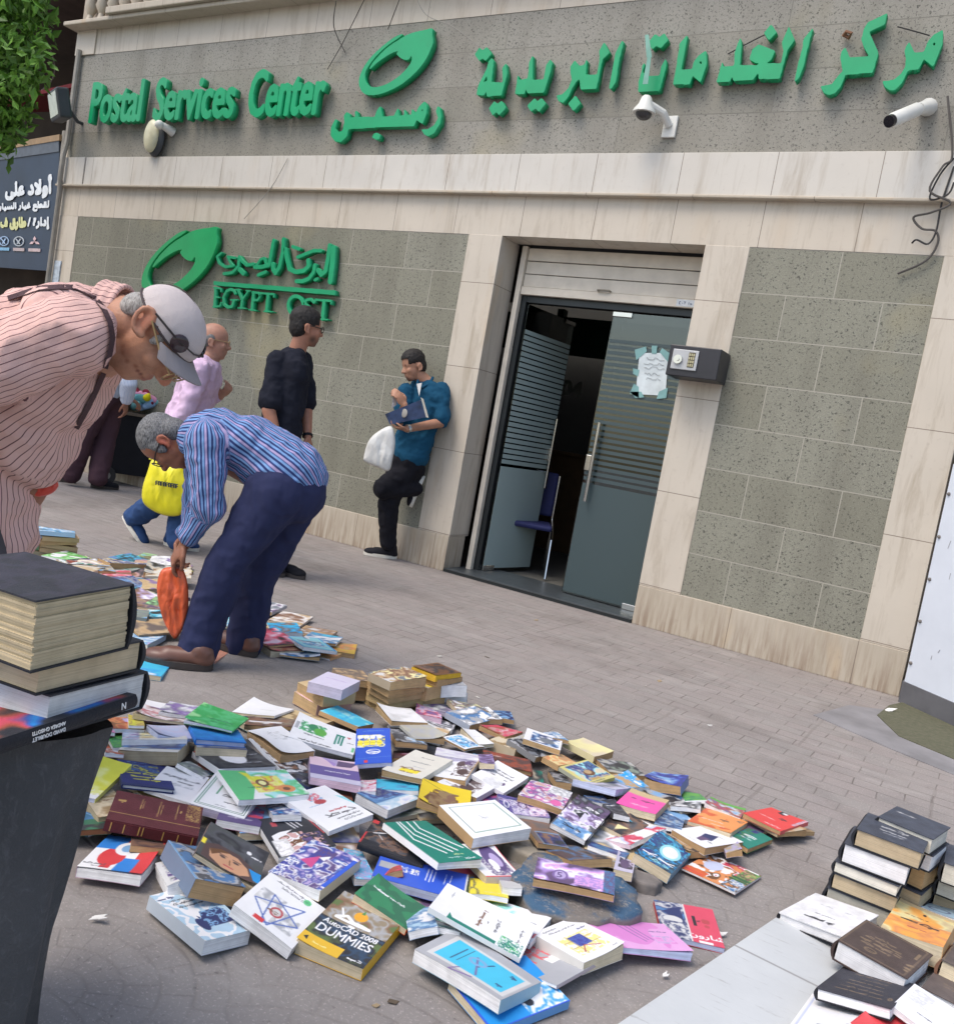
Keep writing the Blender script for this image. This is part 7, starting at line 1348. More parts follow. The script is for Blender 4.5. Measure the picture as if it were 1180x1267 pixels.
('notebook','lavender notebook with white page block under the girl magazine',0,(-.98,2.877,.05,1.617,-.072,.209),.227,.153,0.0203,'bg b3;n 0 0 1 1 b3,v2,s 3;n .5 .1 1 .6 s,N6,S 3','','b3',0,0,0,0),
('book','black covered tan book left of the lavender notebook',0,(-1.114,2.796,.043,.581,-.197,-.017),.053,.182,0.0234,'bg K;n 0 0 1 1 K,k,S 4','','T',0,0,0,0),
('book','thick tan paged book with curled blue cover at the right back',0,(-.837,3.115,.054,.118,-.07,-.233),.128,.157,0.0328,'bg B3;n 0 0 1 1 B3,N6,B3,b 3;s .4 .7 .5 .06 W','','T',.014,0,1,0),
('book','hot pink book with a cream top band',0,(-.823,2.835,.053,.098,-.076,-.074),.131,.207,0.0234,'bg P7;r 0 0 1 .26 C7;s .6 .45 .3 .08 K;s .25 .45 .1 .06 K;s .5 .75 .4 .04 W','RT','C',0,0,0,0),
('book','grey and white photo paperback beside the hot pink one',0,(-.727,3.009,.035,.251,-.125,-.227),.1,.136,0.014,'bg w;n 0 0 1 1 w,K,S,W 4','','W',0,0,0,0),
('book','small leaf green book behind the orange one',0,(-.73,3.099,.033,.427,-.194,-.18),.074,.133,0.012,'bg g9;n 0 0 1 1 g9,G,g9 2','BW','W',0,0,0,0),
('book','green striped picture book behind the orange one',0,(-.617,3.112,.033,.096,-.15,.01),.123,.15,0.0125,'bg b;n 0 0 1 1 b,W,n7,R8,b8 5;r 0 0 1 .24 g9','','W',0,0,0,0),
('book','plain orange book with small dark emblem at the right',0,(-.596,2.944,.041,-.039,-.072,-.03),.14,.211,0.0125,'bg O;n 0 0 1 1 O,O,O8 2;s .6 .4 .16 .14 n;s .4 .62 .5 .04 W;s .6 .78 .3 .03 W;s .88 .2 .1 .1 k','','C',0,0,1,0),
('book','blue grey picture book left of the orange one',0,(-.718,2.811,.032,.218,-.168,-.057),.085,.187,0.0125,'bg b8;n 0 0 1 1 b8,N,b,S 4','','W',0,0,0,0),
('book','tan paged book at the bottom under the red cover',0,(-.437,3.148,.033,1.127,-.089,.123),.195,.14,0.014,'bg T;n 0 0 1 1 T,n8,T6 3','','T9',0,0,0,0),
('book','cream paged book between red cover and tan one',0,(-.443,3.105,.039,1.018,-.089,.054),.135,.14,0.014,'bg C6;n 0 0 1 1 C6,T,C6 3','','T',0,0,0,0),
('book','red book with a black and white badge, rightmost of the spread',0,(-.45,3.122,.054,-.28,-.042,-.035),.137,.198,0.014,'bg R5;p .3 0 .52 0 .46 .2 .3 .16 K;r .38 .04 .5 .12 W;n .9 .0 1 .5 R5,W,b,R5 3;s .62 .4 .16 .1 K;s .35 .6 .4 .04 W;s .7 .88 .4 .05 W','','T',0,0,1,0),
('book','white book with a dark graduation cap on it',0,(-.584,2.774,.046,-.364,-.057,-.002),.129,.199,0.0187,'bg W;p .36 .45 .6 .3 .74 .62 .5 .74 N;p .44 .62 .66 .56 .64 .8 .5 .8 V9;s .7 .3 .2 .04 S;s .8 .7 .14 .04 k;s .5 .9 .3 .02 S','','T',.006,0,2,0),
('book','dark green book with white lettering beside the cap cover',0,(-.489,2.923,.032,-.257,-.027,.041),.085,.163,0.0156,'bg G8;n 0 0 .45 1 N6,G8,G6 3;s .5 .45 .4 .14 W;s .5 .62 .4 .05 W','TG','T',0,0,0,0),
('book','tan and lilac book squeezed under the graduation cap book',0,(-.513,2.788,.039,.334,-.195,-.265),.049,.169,0.0156,'bg v;n 0 0 1 1 v,S,T 3','','T',0,0,0,0),
('book','brown picture paperback between the teal book and the cap book',0,(-.629,2.692,.03,.907,-.056,.017),.075,.119,0.0187,'bg T9;n 0 0 1 1 T9,n7,K,T 3','','T',0,0,0,0),
('book','thick teal book with a glowing white square',0,(-.644,2.532,.051,.034,-.058,.21),.113,.236,0.0312,'bg b7;n 0 0 1 1 N6,b7,c8,K,b7 6;n 0 0 1 .5 b7,N6,c,b7 8;e .62 .44 .27 .24 c3;e .62 .44 .2 .18 W;s .5 .78 .8 .09 W;s .6 .9 .5 .06 c3','','C',0,0,2,0),
('magazine','flat food magazine lying alone on the paving',0,(-.495,2.64,.013,-.144,-.045,-.015),.166,.201,0.006,'bg O6;n 0 0 1 .9 W,O6,n8,W,R8,O6 4;e .3 .42 .16 .2 b3;n .72 .05 1 .75 T,n9,g8,T 4;s .86 .5 .3 .3 G9;r 0 .78 .4 1 O8;s .2 .9 .36 .1 R;n .7 .6 1 1 b8,W,K,O6 4','','W',0,0,2,0),
('book','dark fantasy novel with a white castle and black spine',0,(-.9,2.496,.071,.059,.094,.117),.114,.219,0.0172,'bg k;n 0 0 1 .4 k,V9,K,s 4;n 0 .3 1 .8 W,V9,v,W,k 4 g;p .3 .48 .55 .32 .6 .6 K;p .48 .36 .62 .4 .64 .62 .5 .6 v2;n .05 .75 1 1 W,b8,b,W 3;s .6 .2 .36 .07 W;s .5 .86 .5 .07 K;l .1 .74 .5 .66 .015 K','RK*','W',0,0,2,0),
('book','violet book with white smoke and bars pattern',0,(-1.071,2.438,.054,.614,-.078,.059),.148,.145,0.0125,'bg V7;n 0 0 1 1 V7,N6,v,V9 4;n .25 .2 .56 .95 V7,W,v 8;e .15 .5 .06 .2 W 2;n .6 .25 .95 .95 W,v2,p3,V7 3 g;e .5 .4 .1 .2 V9 3','','W',0,0,2,0),
('book','white paperback with scattered pink and violet drawings',0,(-1.06,2.573,.064,.258,-.087,.031),.143,.2,0.0203,'bg W;n 0 0 1 1 W,P8,V,W,p7 5;n .5 0 1 .4 W,S,W 4;s .2 .3 .3 .12 V;e .8 .8 .12 .14 P8;l .3 .3 .7 .8 .02 r','','T',0,0,1,0),
('book','slate blue book behind the fantasy novel',0,(-.948,2.741,.042,.596,-.223,-.039),.066,.126,0.0156,'bg b8;n 0 0 1 1 b8,N,s 3','','W',0,0,0,0),
('book','charcoal paperback at the spine of the fantasy novel',0,(-.87,2.685,.059,.673,-.147,-.007),.055,.166,0.0172,'bg K;n 0 0 1 1 K,k,K 3;s .4 .4 .5 .06 W','','W',0,0,0,0),
('book','black book with thick pale pages and a torn corner label',0,(-.8,2.619,.048,1.272,.002,-.027),.154,.087,0.0281,'bg K;n 0 0 1 1 K,k,n7,K 3;p .1 .55 .35 .35 .4 .8 y5;p .62 .0 .8 .1 .72 .5 c','','C',0,0,1,0),
('magazine','white and red magazine under the black thick one',0,(-.782,2.591,.037,1.334,-.281,-.008),.198,.154,0.014,'bg W;n 0 0 1 1 W,b3,R8,W 3;l .2 .5 .8 .4 .02 N','','W',0,0,0,0),
('book','brown grey book with a small framed blue picture',0,(-.948,2.339,.05,.813,-.04,.056),.095,.165,0.0125,'bg n6;n 0 0 1 1 n6,n7,n6 2;f .2 .5 1 .98 .03 b;n .24 .55 .96 .95 K,N6,n7 3','','T',0,0,0,0),
('book','dark photo paperback with creased tan pages',0,(-.83,2.293,.053,.931,-.296,-.017),.128,.195,0.0218,'bg K;n 0 0 1 1 K,n7,k,b8,n9 4;r .0 .4 .3 .8 n9','','T',0,0,0,0),
('book','small book with a dark round seal at the edge of the stone',0,(-.702,2.362,.048,.282,-.219,-.014),.052,.18,0.0234,'bg v2;n .2 .2 .9 .8 v2,V9,K 3;e .5 .5 .24 .3 V9','','C',0,0,0,0),
('book','blue grey book under the white and red magazine',0,(-.783,2.462,.032,.165,-.208,-.007),.112,.132,0.0156,'bg b7;n 0 0 1 1 b7,b8,N6 3','','W',0,0,0,0),
('book','pink and lilac paperback at the back centre',0,(-1.762,2.937,.043,.591,-.095,.054),.104,.144,0.0203,'bg v;n 0 0 1 1 v,p3,R8,V 4','','p3',0,0,0,0),
('book','pale picture paperback at the far back centre',0,(-1.703,3.136,.048,1.003,-.039,.04),.142,.115,0.014,'bg W;n 0 0 1 1 W,n7,s,y5 4','','C',0,0,0,0),
('magazine','lilac grey photo magazine at the far back centre',0,(-1.773,3.06,.035,-4.699,-.042,.066),.155,.158,0.014,'bg s;n 0 0 1 1 s,V,S,W 5','','W',0,0,0,0),
('book','white and grey paperback with tan side at the back',0,(-1.631,3.052,.046,1.421,.057,.042),.174,.13,0.025,'bg W;n 0 0 1 1 W,S,b8,W 4;l .2 .3 .8 .5 .02 k','','T',.004,0,0,0),
('book','narrow greyish paperback at the back beside the white and grey one',0,(-1.614,3.148,.043,.908,-.081,-.032),.067,.168,0.0195,'bg w;n 0 0 1 1 w,s,W 3','','T',0,0,0,0),
('book','light blue paperback at the back right corner of the first lot',0,(-1.582,3.203,.04,.593,-.109,-.061),.1,.141,0.0195,'bg b;n 0 0 1 1 b,N,b8,b2 3','','T',0,0,0,0),
('magazine','black and white photo magazine at the back centre',0,(-1.685,2.918,.025,.426,-.122,.039),.105,.133,0.014,'bg k;n 0 0 1 1 k,W,S,K 6','','W',0,0,0,0),
('booklet','blank white booklet at the back centre',0,(-1.663,2.844,.028,.326,-.135,.107),.104,.131,0.012,'bg W;s .5 .5 .3 .05 w','','T',0,0,0,0),
('book','lilac white page block with a dark red spine end',0,(-1.419,2.609,.062,.505,-.195,-.003),.156,.137,0.0203,'bg v2;r 0 0 .1 1 r6;n 0 0 1 1 v2,W,v2 3','LM','v2',0,0,0,0),
('book','long reddish brown hardcover right of the dried roses',0,(-1.305,2.762,.045,.532,-.051,.035),.173,.133,0.0187,'bg M8;n 0 0 1 1 M8,n9,r6,M8 4;s .3 .3 .2 .05 W','','T',0,1,0,0),
('book','wine red book behind the blue calendar',0,(-1.548,2.496,.044,.575,-.175,-.125),.104,.137,0.0156,'bg M;n 0 0 1 1 M,n9,M 3;s .5 .4 .4 .1 p','','T',0,0,0,0),
('book','small violet paperback on the dried roses books',0,(-1.322,2.63,.077,.528,-.206,-.175),.051,.192,0.0187,'bg V9;n 0 0 1 1 V9,V,v 3','','C',0,0,0,0),
('book','dark book with a pink edge under the white script one',0,(-1.158,2.419,.037,1.021,-.014,.041),.139,.139,0.0125,'bg K;n 0 0 1 1 K,P9,N6,V7 3','','W',0,0,0,0),
('book','blue ice picture book under the white textbook',0,(-1.524,1.855,.047,.861,-.257,-.114),.076,.194,0.0172,'bg b8;n 0 0 1 1 b,W,N6,c8 3 g','','W',0,0,0,0),
('book','pale blue and pink book behind the broad white spine',0,(-1.203,1.799,.035,.868,-.064,.076),.053,.167,0.0156,'bg b3;n 0 0 1 1 b3,c,v,b 4','','W',0,0,0,0),
('pamphlet','grey green pamphlet behind the white stapled one',0,(-1.856,1.844,.044,1.989,.278,.325),.127,.088,0.012,'bg G2;n 0 0 1 1 w,G2,s 3;s .3 .3 .2 .1 k','','W',0,0,0,0),
('book','black paperback right of the egg cover',0,(-1.604,2.031,.049,1.822,.23,.238),.106,.082,0.0156,'bg K;n 0 0 1 1 K,k,N 3;s .5 .5 .3 .06 W;e .9 .9 .05 .05 W','','T',0,0,0,0),
('book','reddish brown book below the lilac banded one',0,(-1.506,2.088,.035,.689,-.225,.044),.069,.129,0.0156,'bg r6;n 0 0 1 1 r6,n7,r6 2','','T',0,0,0,0),
('book','dull red book behind the green paperback',0,(-1.133,1.838,.042,.649,-.279,-.32),.052,.127,0.0156,'bg r6;n 0 0 1 1 r6,R8,r6 2','','T',0,0,0,0),
('book','pale blue picture book right of the orange spine',0,(-.941,1.692,.049,.638,-.269,-.311),.065,.156,0.0172,'bg b2;n 0 0 1 1 b2,b8,W 3','','W',0,0,0,0),
('book','thin green and black book under the exam booklet',0,(-.901,1.726,.04,.603,-.38,.112),.071,.127,0.012,'bg G9;n 0 0 1 1 G8,W,K 3','','W',0,0,0,0),
('book','white hardcover with black Arabic title at the near end of the kerb stone',1,(-.188,2.565,.05,-.303,.043,-.167),.18,.204,0.03,'bg W;s .5 .76 .42 .09 K;s .5 .6 .3 .03 k;s .35 .3 .2 .03 S;s .7 .3 .12 .03 S','LK','W',0,1,2,0),
('book','thick orange and cream paperback behind the brown leather one',1,(.025,2.651,.085,-.099,-.08,-.067),.145,.267,0.055,'bg O5;n 0 0 1 1 C7,y5,O5,O6,O5 2 g;r 0 0 1 .3 C7;n 0 .1 1 .45 C7,y5,O5 3 g;s .5 .52 .6 .08 K;s .4 .36 .4 .03 n;s .5 .7 .3 .04 r;e .5 .22 .03 .03 K','','C',0,0,2,0),
('book','pale blue book with a dark arc under the orange one',1,(.071,2.897,.048,-.181,-.162,-.109),.095,.149,0.02,'bg b2;n 0 0 1 1 b2,b2,G2 2;e .5 .7 .3 .14 N6 4','','W',0,0,0,0),
('book','dark brown leather hardcover with gilt medallion and thick pages',1,(-.037,2.418,.088,-.219,-.036,.036),.166,.202,0.052,'bg n5;f .03 .04 .93 .96 .008 d;s .45 .36 .3 .05 d;s .45 .46 .5 .06 d;s .45 .56 .56 .08 d;s .42 .66 .4 .06 d;e .4 .8 .09 .06 d 2;s .4 .8 .1 .05 d;r .86 .2 .9 .4 d;s .9 .7 .04 .2 d','Ln5','W',0,1,2,0),
('book','black hardcover with fine gilt lines above the white one at the bottom',1,(-.055,2.226,.07,-.123,-.195,-.215),.154,.27,0.026,'bg K5;s .5 .2 .5 .03 d;s .55 .32 .36 .03 d;s .5 .44 .5 .03 d;s .5 .56 .5 .03 d;s .5 .68 .56 .04 d;s .5 .8 .6 .05 d;e .9 .75 .03 .05 d 2','LK','W',0,1,2,0),
('book','white book with a pale blue side line at the bottom edge',1,(-.1,2.053,.057,-.071,-.131,-.229),.13,.219,0.022,'bg W;r .06 0 .10 1 b3;s .7 .3 .3 .02 b;s .6 .75 .5 .03 k;s .8 .6 .1 .03 k','LW','W',0,0,2,0),
('book','plain red book at the bottom edge among white ones',1,(-.001,2.087,.077,-.254,-.051,.066),.084,.173,0.014,'bg R4;s .5 .5 .3 .05 R9;s .55 .7 .4 .05 R9;f .02 .02 .98 .98 .01 R9','','W',0,0,1,0),
('book','white paperback with faint seal right of the red one',1,(.07,2.195,.088,-.209,-.048,.143),.103,.174,0.012,'bg W;n .1 .1 .5 .5 W,w,W 3;s .5 .5 .3 .04 w;s .55 .7 .3 .04 k','','W',0,0,2,0),
('book','dark taupe hardcover at the right edge below the orange one',1,(.108,2.442,.048,-.156,-.111,.007),.08,.191,0.032,'bg n6;s .6 .5 .4 .03 d;s .6 .6 .3 .03 d','','W',0,1,0,0),
('book','brown hardcover cut off at the right edge of the kerb stone',1,(.128,2.58,.067,-.127,-.154,.033),.062,.193,0.05,'bg n6;f .06 .06 .94 .94 .01 d','Ln7','C',0,1,0,0),
('book','pale lavender book on top of the tan pair in the nearest small stack',2,(-2.03,2.658,.134,.293,-.028,.005),.139,.183,0.04,'bg v2;s .5 .4 .6 .05 v','','v2',0,0,0,0),
('book','tan paged book in the middle of the nearest small stack',2,(-2.077,2.676,.094,-.247,.032,-.002),.175,.151,0.045,'bg C7;n 0 0 1 1 C7,T9,C7 2','','T9',0,0,0,0),
('book','salmon covered book at the bottom of the nearest small stack',2,(-2.094,2.686,.049,-.185,-.012,.003),.146,.173,0.045,'bg r3;n 0 0 1 1 r3,p3,T9 2','','T9',0,0,0,0),
('book','thin tan book leaning between two small stacks',2,(-2.116,2.881,.098,.946,-.035,.071),.128,.165,0.025,'bg T;n 0 0 1 1 T,n6,T9 3','','T9',.006,0,0,0),
('book','dark worn book behind the lavender one',2,(-2.123,2.897,.072,.905,-.058,.022),.091,.158,0.065,'bg n6;n 0 0 1 1 n6,G6,n6 3','','T',0,0,0,0),
('book','picture covered book on top of the tall tan stack',2,(-1.895,2.877,.164,1.337,.009,-.012),.189,.134,0.034,'bg W7;n 0 0 1 1 w,T,n7,y5,s 5','','T9',0,0,0,0),
('book','second book from the top of the tall tan stack',2,(-1.909,2.898,.129,1.336,.006,-.009),.19,.135,0.03,'bg T9;n 0 0 1 1 T9,C7,T 3','','T',0,0,0,0),
('book','middle book of the tall tan stack',2,(-1.918,2.921,.099,1.334,.003,-.006),.191,.136,0.034,'bg T9;n 0 0 1 1 T9,T,C7 3','','T9',0,0,0,0),
('book','second book from the bottom of the tall tan stack',2,(-1.93,2.937,.065,1.333,0,-.003),.192,.136,0.034,'bg C7;n 0 0 1 1 C7,T9,T 3','','C7',0,0,0,0),
('book','bottom book of the tall tan stack',2,(-1.949,2.96,.031,1.332,-.002,0),.193,.138,0.03,'bg C7;n 0 0 1 1 C7,T9,W 3','','C7',0,0,0,0),
('book','pale yellow topped book beside the tall tan stack',2,(-1.845,3.051,.116,1.562,.014,.008),.138,.063,0.055,'bg y5;n 0 0 1 1 y5,Y8,C 2','','T9',0,0,0,0),
('book','tan book below the pale yellow topped one',2,(-1.867,3.097,.06,1.079,-.025,-.058),.098,.087,0.055,'bg T;n 0 0 1 1 T,C7 2','','T9',0,0,0,0),
('book','grey white book in the rear small stack',2,(-1.816,3.158,.111,.996,-.046,-.098),.118,.084,0.05,'bg S;n 0 0 1 1 S,W,s 3','','W',0,0,0,0),
('book','off white book at the bottom of the rear small stack',2,(-1.827,3.193,.062,1.166,-.026,-.076),.131,.071,0.055,'bg w;n 0 0 1 1 w,S 3','','W',0,0,0,0),
('book','brown book with yellow edges on top of the rear small stack',2,(-1.857,3.1,.164,1.496,.015,-0),.177,.129,0.022,'bg n8;n .1 .1 .9 .9 n8,K,n7 3;f 0 0 1 1 .05 T6','','Y3',.006,0,0,0),
('book','tan book under the brown yellow edged one',2,(-1.856,3.116,.141,1.537,-.025,.014),.185,.126,0.024,'bg T;n 0 0 1 1 T,T6 3','','T',0,0,0,0),
('book','very thick worn black hardcover with ragged cream pages on top of the tower',3,(-1.147,.765,.853,-4.618,-.012,-.057),.161,.231,0.098,'bg K4;n 0 0 1 1 K4,K5,K4 3','RK4','C8*',0,1,1,0),
('book','black hardcover with tan pages, second in the tower',3,(-1.166,.805,.758,-4.569,-.014,-.002),.189,.219,0.048,'bg K4;n 0 0 1 1 K4,K,K4 3','RK4','C9',0,1,0,0),
('book','black hardcover with whitish pages, third in the tower',3,(-1.162,.82,.707,-4.53,-.015,.022),.191,.215,0.06,'bg K4;n 0 0 1 1 K4,K,K4 3','RK4','w',0,1,0,0),
('book','large flat black picture book with red and blue cover at the bottom of the tower',3,(-1.188,.731,.664,1.751,-.089,-.02),.286,.326,0.02,'bg K;n .0 .0 1 .97 K,B8,c9,B8,R8,r6,K 4','BK','K',0,1,2,0),
('book','black hardcover with silver lettering on top of the front stack',4,(-.085,2.763,.262,-.052,0,0),.17,.174,0.05,'bg K7;n 0 0 1 1 K7,K8,K7 3;s .5 .45 .4 .08 w;s .5 .6 .4 .05 w;s .52 .7 .3 .04 S','LK4','C9',0,1,1,0),
('book','thick black hardcover with white pages, second in the front stack',4,(-.11,2.767,.21,-.022,0,0),.17,.174,0.056,'bg K7;n 0 0 1 1 K7,K8,K7 3','LK4','W',0,1,0,0),
('book','thin black hardcover, third in the front stack',4,(-.12,2.768,.15,-.072,0,0),.17,.174,0.034,'bg K7;n 0 0 1 1 K7,K8,K7 3','LK4','W7',0,1,0,0),
('book','black hardcover with tan pages, fourth in the front stack',4,(-.12,2.776,.114,-.037,0,0),.17,.174,0.046,'bg K7;n 0 0 1 1 K7,K8,K7 3','LK4','C9',0,1,0,0),
('book','black hardcover with greyish pages at the bottom of the front stack',4,(-.129,2.78,.066,-.022,0,0),.17,.174,0.062,'bg K7;n 0 0 1 1 K7,K8,K7 3','LK4','w9',0,1,0,0),
('book','black hardcover on top of the rear stack',4,(-.044,2.869,.275,-.222,0,0),.151,.163,0.048,'bg K7;n 0 0 1 1 K7,K8,K7 3;s .3 .3 .3 .03 w','LK4','W7',0,1,0,0),
('book','black hardcover with white pages, second in the rear stack',4,(-.037,2.888,.222,-.202,0,0),.151,.163,0.05,'bg K7;n 0 0 1 1 K7,K8,K7 3','LK4','W',0,1,0,0),
('book','brown paged hardcover, third in the rear stack',4,(-.038,2.909,.168,-.272,0,0),.151,.163,0.06,'bg K7;n 0 0 1 1 K7,K8,K7 3','LK4','T9',0,1,0,0),
('book','black hardcover, fourth in the rear stack',4,(-.043,2.89,.104,-.202,0,0),.151,.163,0.052,'bg K7;n 0 0 1 1 K7,K8,K7 3','LK4','C9',0,1,0,0),
('book','black hardcover at the bottom of the rear stack',4,(-.048,2.92,.05,-.192,0,0),.151,.163,0.048,'bg K7;n 0 0 1 1 K7,K8,K7 3','LK4','w9',0,1,0,0),
('book','dark hardcover on top of the short stack by the frame edge',4,(.137,2.986,.128,-.072,0,0),.17,.174,0.05,'bg K7;n 0 0 1 1 K7,K8,K7 3','LK4','W7',0,1,0,0),
('book','dark hardcover at the bottom of the short stack by the frame edge',4,(.135,3.012,.074,-.072,0,0),.17,.174,0.06,'bg K7;n 0 0 1 1 K7,K8,K7 3','LK4','C9',0,1,0,0),
('book','white paged hardcover behind the short stack',4,(.135,2.93,.2,-.002,0,0),.17,.174,0.06,'bg K7;n 0 0 1 1 K7,K8,K7 3','LK4','W7',0,1,0,0),
('book','tan book lowest in the neat far stack',5,(-4.7,3.288,.03,-.476,.074,-.006),.15,.2,0.026,'bg T;n 0 0 1 1 T,T9 2','','T',0,0,0,0),
('book','tan book second lowest in the neat far stack',5,(-4.694,3.281,.057,-.47,-.055,.002),.15,.2,0.026,'bg T9','','T',0,0,0,0),
('book','tan book third in the neat far stack',5,(-4.688,3.275,.084,-.427,-.071,-.034),.15,.2,0.026,'bg T;n 0 0 1 1 T,C7 2','','T',0,0,0,0),
('book','tan book fourth in the neat far stack',5,(-4.681,3.259,.111,-.424,.034,-.08),.15,.2,0.026,'bg T9','','T',0,0,0,0),
('book','tan book just below the blue topped one in the neat far stack',5,(-4.673,3.263,.138,-.391,.027,.02),.15,.2,0.026,'bg T','','T',0,0,0,0),
('book','blue picture book on top of the neat far stack',5,(-4.666,3.241,.165,-.59,.005,-.077),.15,.2,0.026,'bg b;n 0 0 1 1 b,W,c8,s 4','','T',0,0,0,0),
('book','light blue book left of the neat far stack',5,(-4.743,3.144,.13,-.349,.049,-.03),.16,.22,0.0122,'bg b;n 0 0 1 1 b,W,b8 3','','C',0,0,0,0),
('book','grey tan book under the light blue one left of the far stack',5,(-4.791,3.188,.1,-.436,.025,-0),.16,.22,0.021,'bg w;n 0 0 1 1 w,T9,b 3','','C',0,0,0,0),
('book','white and green book left of the neat far stack',5,(-4.794,3.211,.06,-.611,-.016,.009),.16,.22,0.0226,'bg W;n 0 0 1 1 W,g8,G 3','','T9',.008,0,0,0),
('book','tan book lowest left of the neat far stack',5,(-4.752,3.214,.03,-.524,-.032,-.047),.17,.23,0.0285,'bg T;n 0 0 1 1 T,G2,T9 3','','W',.008,0,0,0),
('leaflet','pale lime green leaflet in front of the neat far stack',5,(-4.492,3.204,.05,.349,-.017,.06),.16,.22,0.0144,'bg g2;n 0 0 1 1 g2,g9,W 3','','W',0,0,0,0),
('book','cyan exam book with dark title at the tip of the far spread',5,(-2.635,3.223,.05,1.082,-.05,.074),.17,.24,0.0165,'bg c3;f .05 .04 .95 .96 .05 c8;n .2 .35 .8 .75 c3,W,b8,c 5;s .5 .4 .6 .12 N','','W',0,0,0,0),
('book','cyan book flat beside the exam book at the far tip',5,(-2.642,3.164,.02,.698,-.014,.012),.18,.24,0.0092,'bg c8;n 0 0 1 1 c,c8,b8,W 3','','T9',.014,0,0,0),
('magazine','blue waved magazine near the cyan exam book',5,(-2.705,3.394,.035,.524,-.072,-.029),.16,.22,0.0124,'bg c;n 0 0 1 1 c,b8,W 3','','T',.008,0,0,0),
('magazine','sky blue curled magazine right of the bending man',5,(-2.883,3.304,.05,.873,-.044,-.07),.15,.22,0.0292,'bg c;n 0 0 1 1 c,c8,n7,b 4','','W',0,0,0,0),
('magazine','pink and red magazine by the shoe of the bending man',5,(-2.793,3.127,.045,1.309,.032,-.054),.17,.23,0.0093,'bg P8;n 0 0 1 1 p3,R8,K 3','','T9',0,0,0,0),
('book','red and brown book at the near edge of the far spread',5,(-2.745,3.109,.025,1.222,.025,-.067),.17,.23,0.0192,'bg R8;n 0 0 1 1 R8,T,r6,K 4','','C',.014,0,0,0),
('book','dark yellow picture book beside the bending man',5,(-2.918,3.248,.03,.349,-.04,.082),.17,.22,0.0173,'bg y5;n 0 0 1 1 D,K,y5,T 4','','C',0,0,0,0),
('book','orange yellow book at the outer tip of the far spread',5,(-2.598,3.393,.02,.611,-.051,-.018),.16,.2,0.0257,'bg Y3;n 0 0 1 1 Y3,O6,D 3','','T',0,0,0,0),
('book','orange brown booklet under the cyan exam book',5,(-2.595,3.302,.012,.174,.085,-.05),.15,.2,0.0268,'bg O6;n 0 0 1 1 O6,T9,Y3 3','','W',0,0,0,0),
('book','tan newspaper like book at the upper edge of the far tip',5,(-2.822,3.47,.02,.436,-.02,-.074),.17,.24,0.0137,'bg T;n 0 0 1 1 T,n7,w 3','','T',.008,0,0,0),
('book','brown and white book at the upper edge right of the bending man',5,(-3.063,3.55,.025,.436,.018,-.022),.17,.24,0.0126,'bg n7;n 0 0 1 1 n7,W,T 3','','C',0,0,0,0),
('book','mauve picture book close behind the bending man',5,(-3.257,3.564,.04,.349,.064,-.055),.15,.2,0.018,'bg V9;n 0 0 1 1 V9,W,s 4','','T9',0,0,0,0),
('book','bright cyan book seen between the legs of the bending man',5,(-3.124,3.11,.05,.524,.039,-.06),.17,.24,0.0114,'bg c;n 0 0 1 1 c,W,c8 3','','C',0,0,0,0),
('book','slate book seen between the legs of the bending man',5,(-3.365,3.373,.05,.698,.067,.018),.17,.24,0.0218,'bg s;n 0 0 1 1 s,N,W 3','','C',.014,0,0,0),
('book','brown book seen between the legs of the bending man',5,(-3.604,3.627,.05,.698,-.081,.081),.17,.24,0.0173,'bg n6;n 0 0 1 1 n6,T,n7 3','','W',0,0,0,0),
('leaflet','white and yellow leaflet by the brown shoe',5,(-2.946,2.513,.012,1.047,-.014,.071),.15,.22,0.0132,'bg W;n 0 0 1 1 W,D,y5,g8 3','','T9',.008,0,0,0),
('leaflet','turquoise leaflet under the brown shoe',5,(-2.757,2.383,.012,.698,-.065,-.004),.16,.22,0.0188,'bg c;n 0 0 1 1 c,c8,W 3','','C',0,0,0,0),
('leaflet','pale pink leaflet behind the brown shoe',5,(-2.811,2.745,.01,.524,-.05,.072),.14,.2,0.0224,'bg r3','','W',.008,0,0,0),
('book','blue and white picture book right of the black tower',5,(-3.066,2.591,.03,.524,-.015,-.044),.16,.22,0.0245,'bg b;n 0 0 1 1 b,W,c8,v 4','','W',.008,0,0,0),
('book','brown paged thick book below the orange bag',5,(-3.123,2.71,.05,-.174,.005,.083),.16,.22,0.009,'bg T;n 0 0 1 1 T,T9,n6 3','','T',.008,0,0,0),
('magazine','rose and white magazine left of the orange bag',5,(-3.536,2.945,.06,.174,.084,.027),.17,.23,0.01,'bg p3;n 0 0 1 1 p3,W,v,n7 4','','C',.014,0,0,0),
('magazine','pale cyan magazine left of the orange bag',5,(-3.777,3.16,.05,-.087,.074,-.004),.17,.23,0.0232,'bg b;n 0 0 1 1 c3,W,T 3','','C',0,0,0,0),
('magazine','sand covered magazine near the lime green leaflet',5,(-4.248,3.158,.057,.388,.063,.013),.177,.218,0.0294,'bg C7;n 0 0 1 1 C7,W,C7,V 2;s .5 .3 .6 .08 V','','T9',0,0,0,0),
('book','lemon covered book near the lime green leaflet',5,(-4.386,3.284,.02,.478,-.006,.007),.18,.244,0.0253,'bg Y6;n 0 0 1 1 Y6,W,Y6,K 3;s .5 .3 .6 .08 K','','T9',.016,0,0,0),
('book','chestnut covered book near the lime green leaflet',5,(-4.271,3.185,.044,.24,-.023,-.062),.168,.225,0.0142,'bg n7;n 0 0 1 1 n7,T,n7,K 3;s .5 .3 .6 .08 K','','T',0,0,0,0),
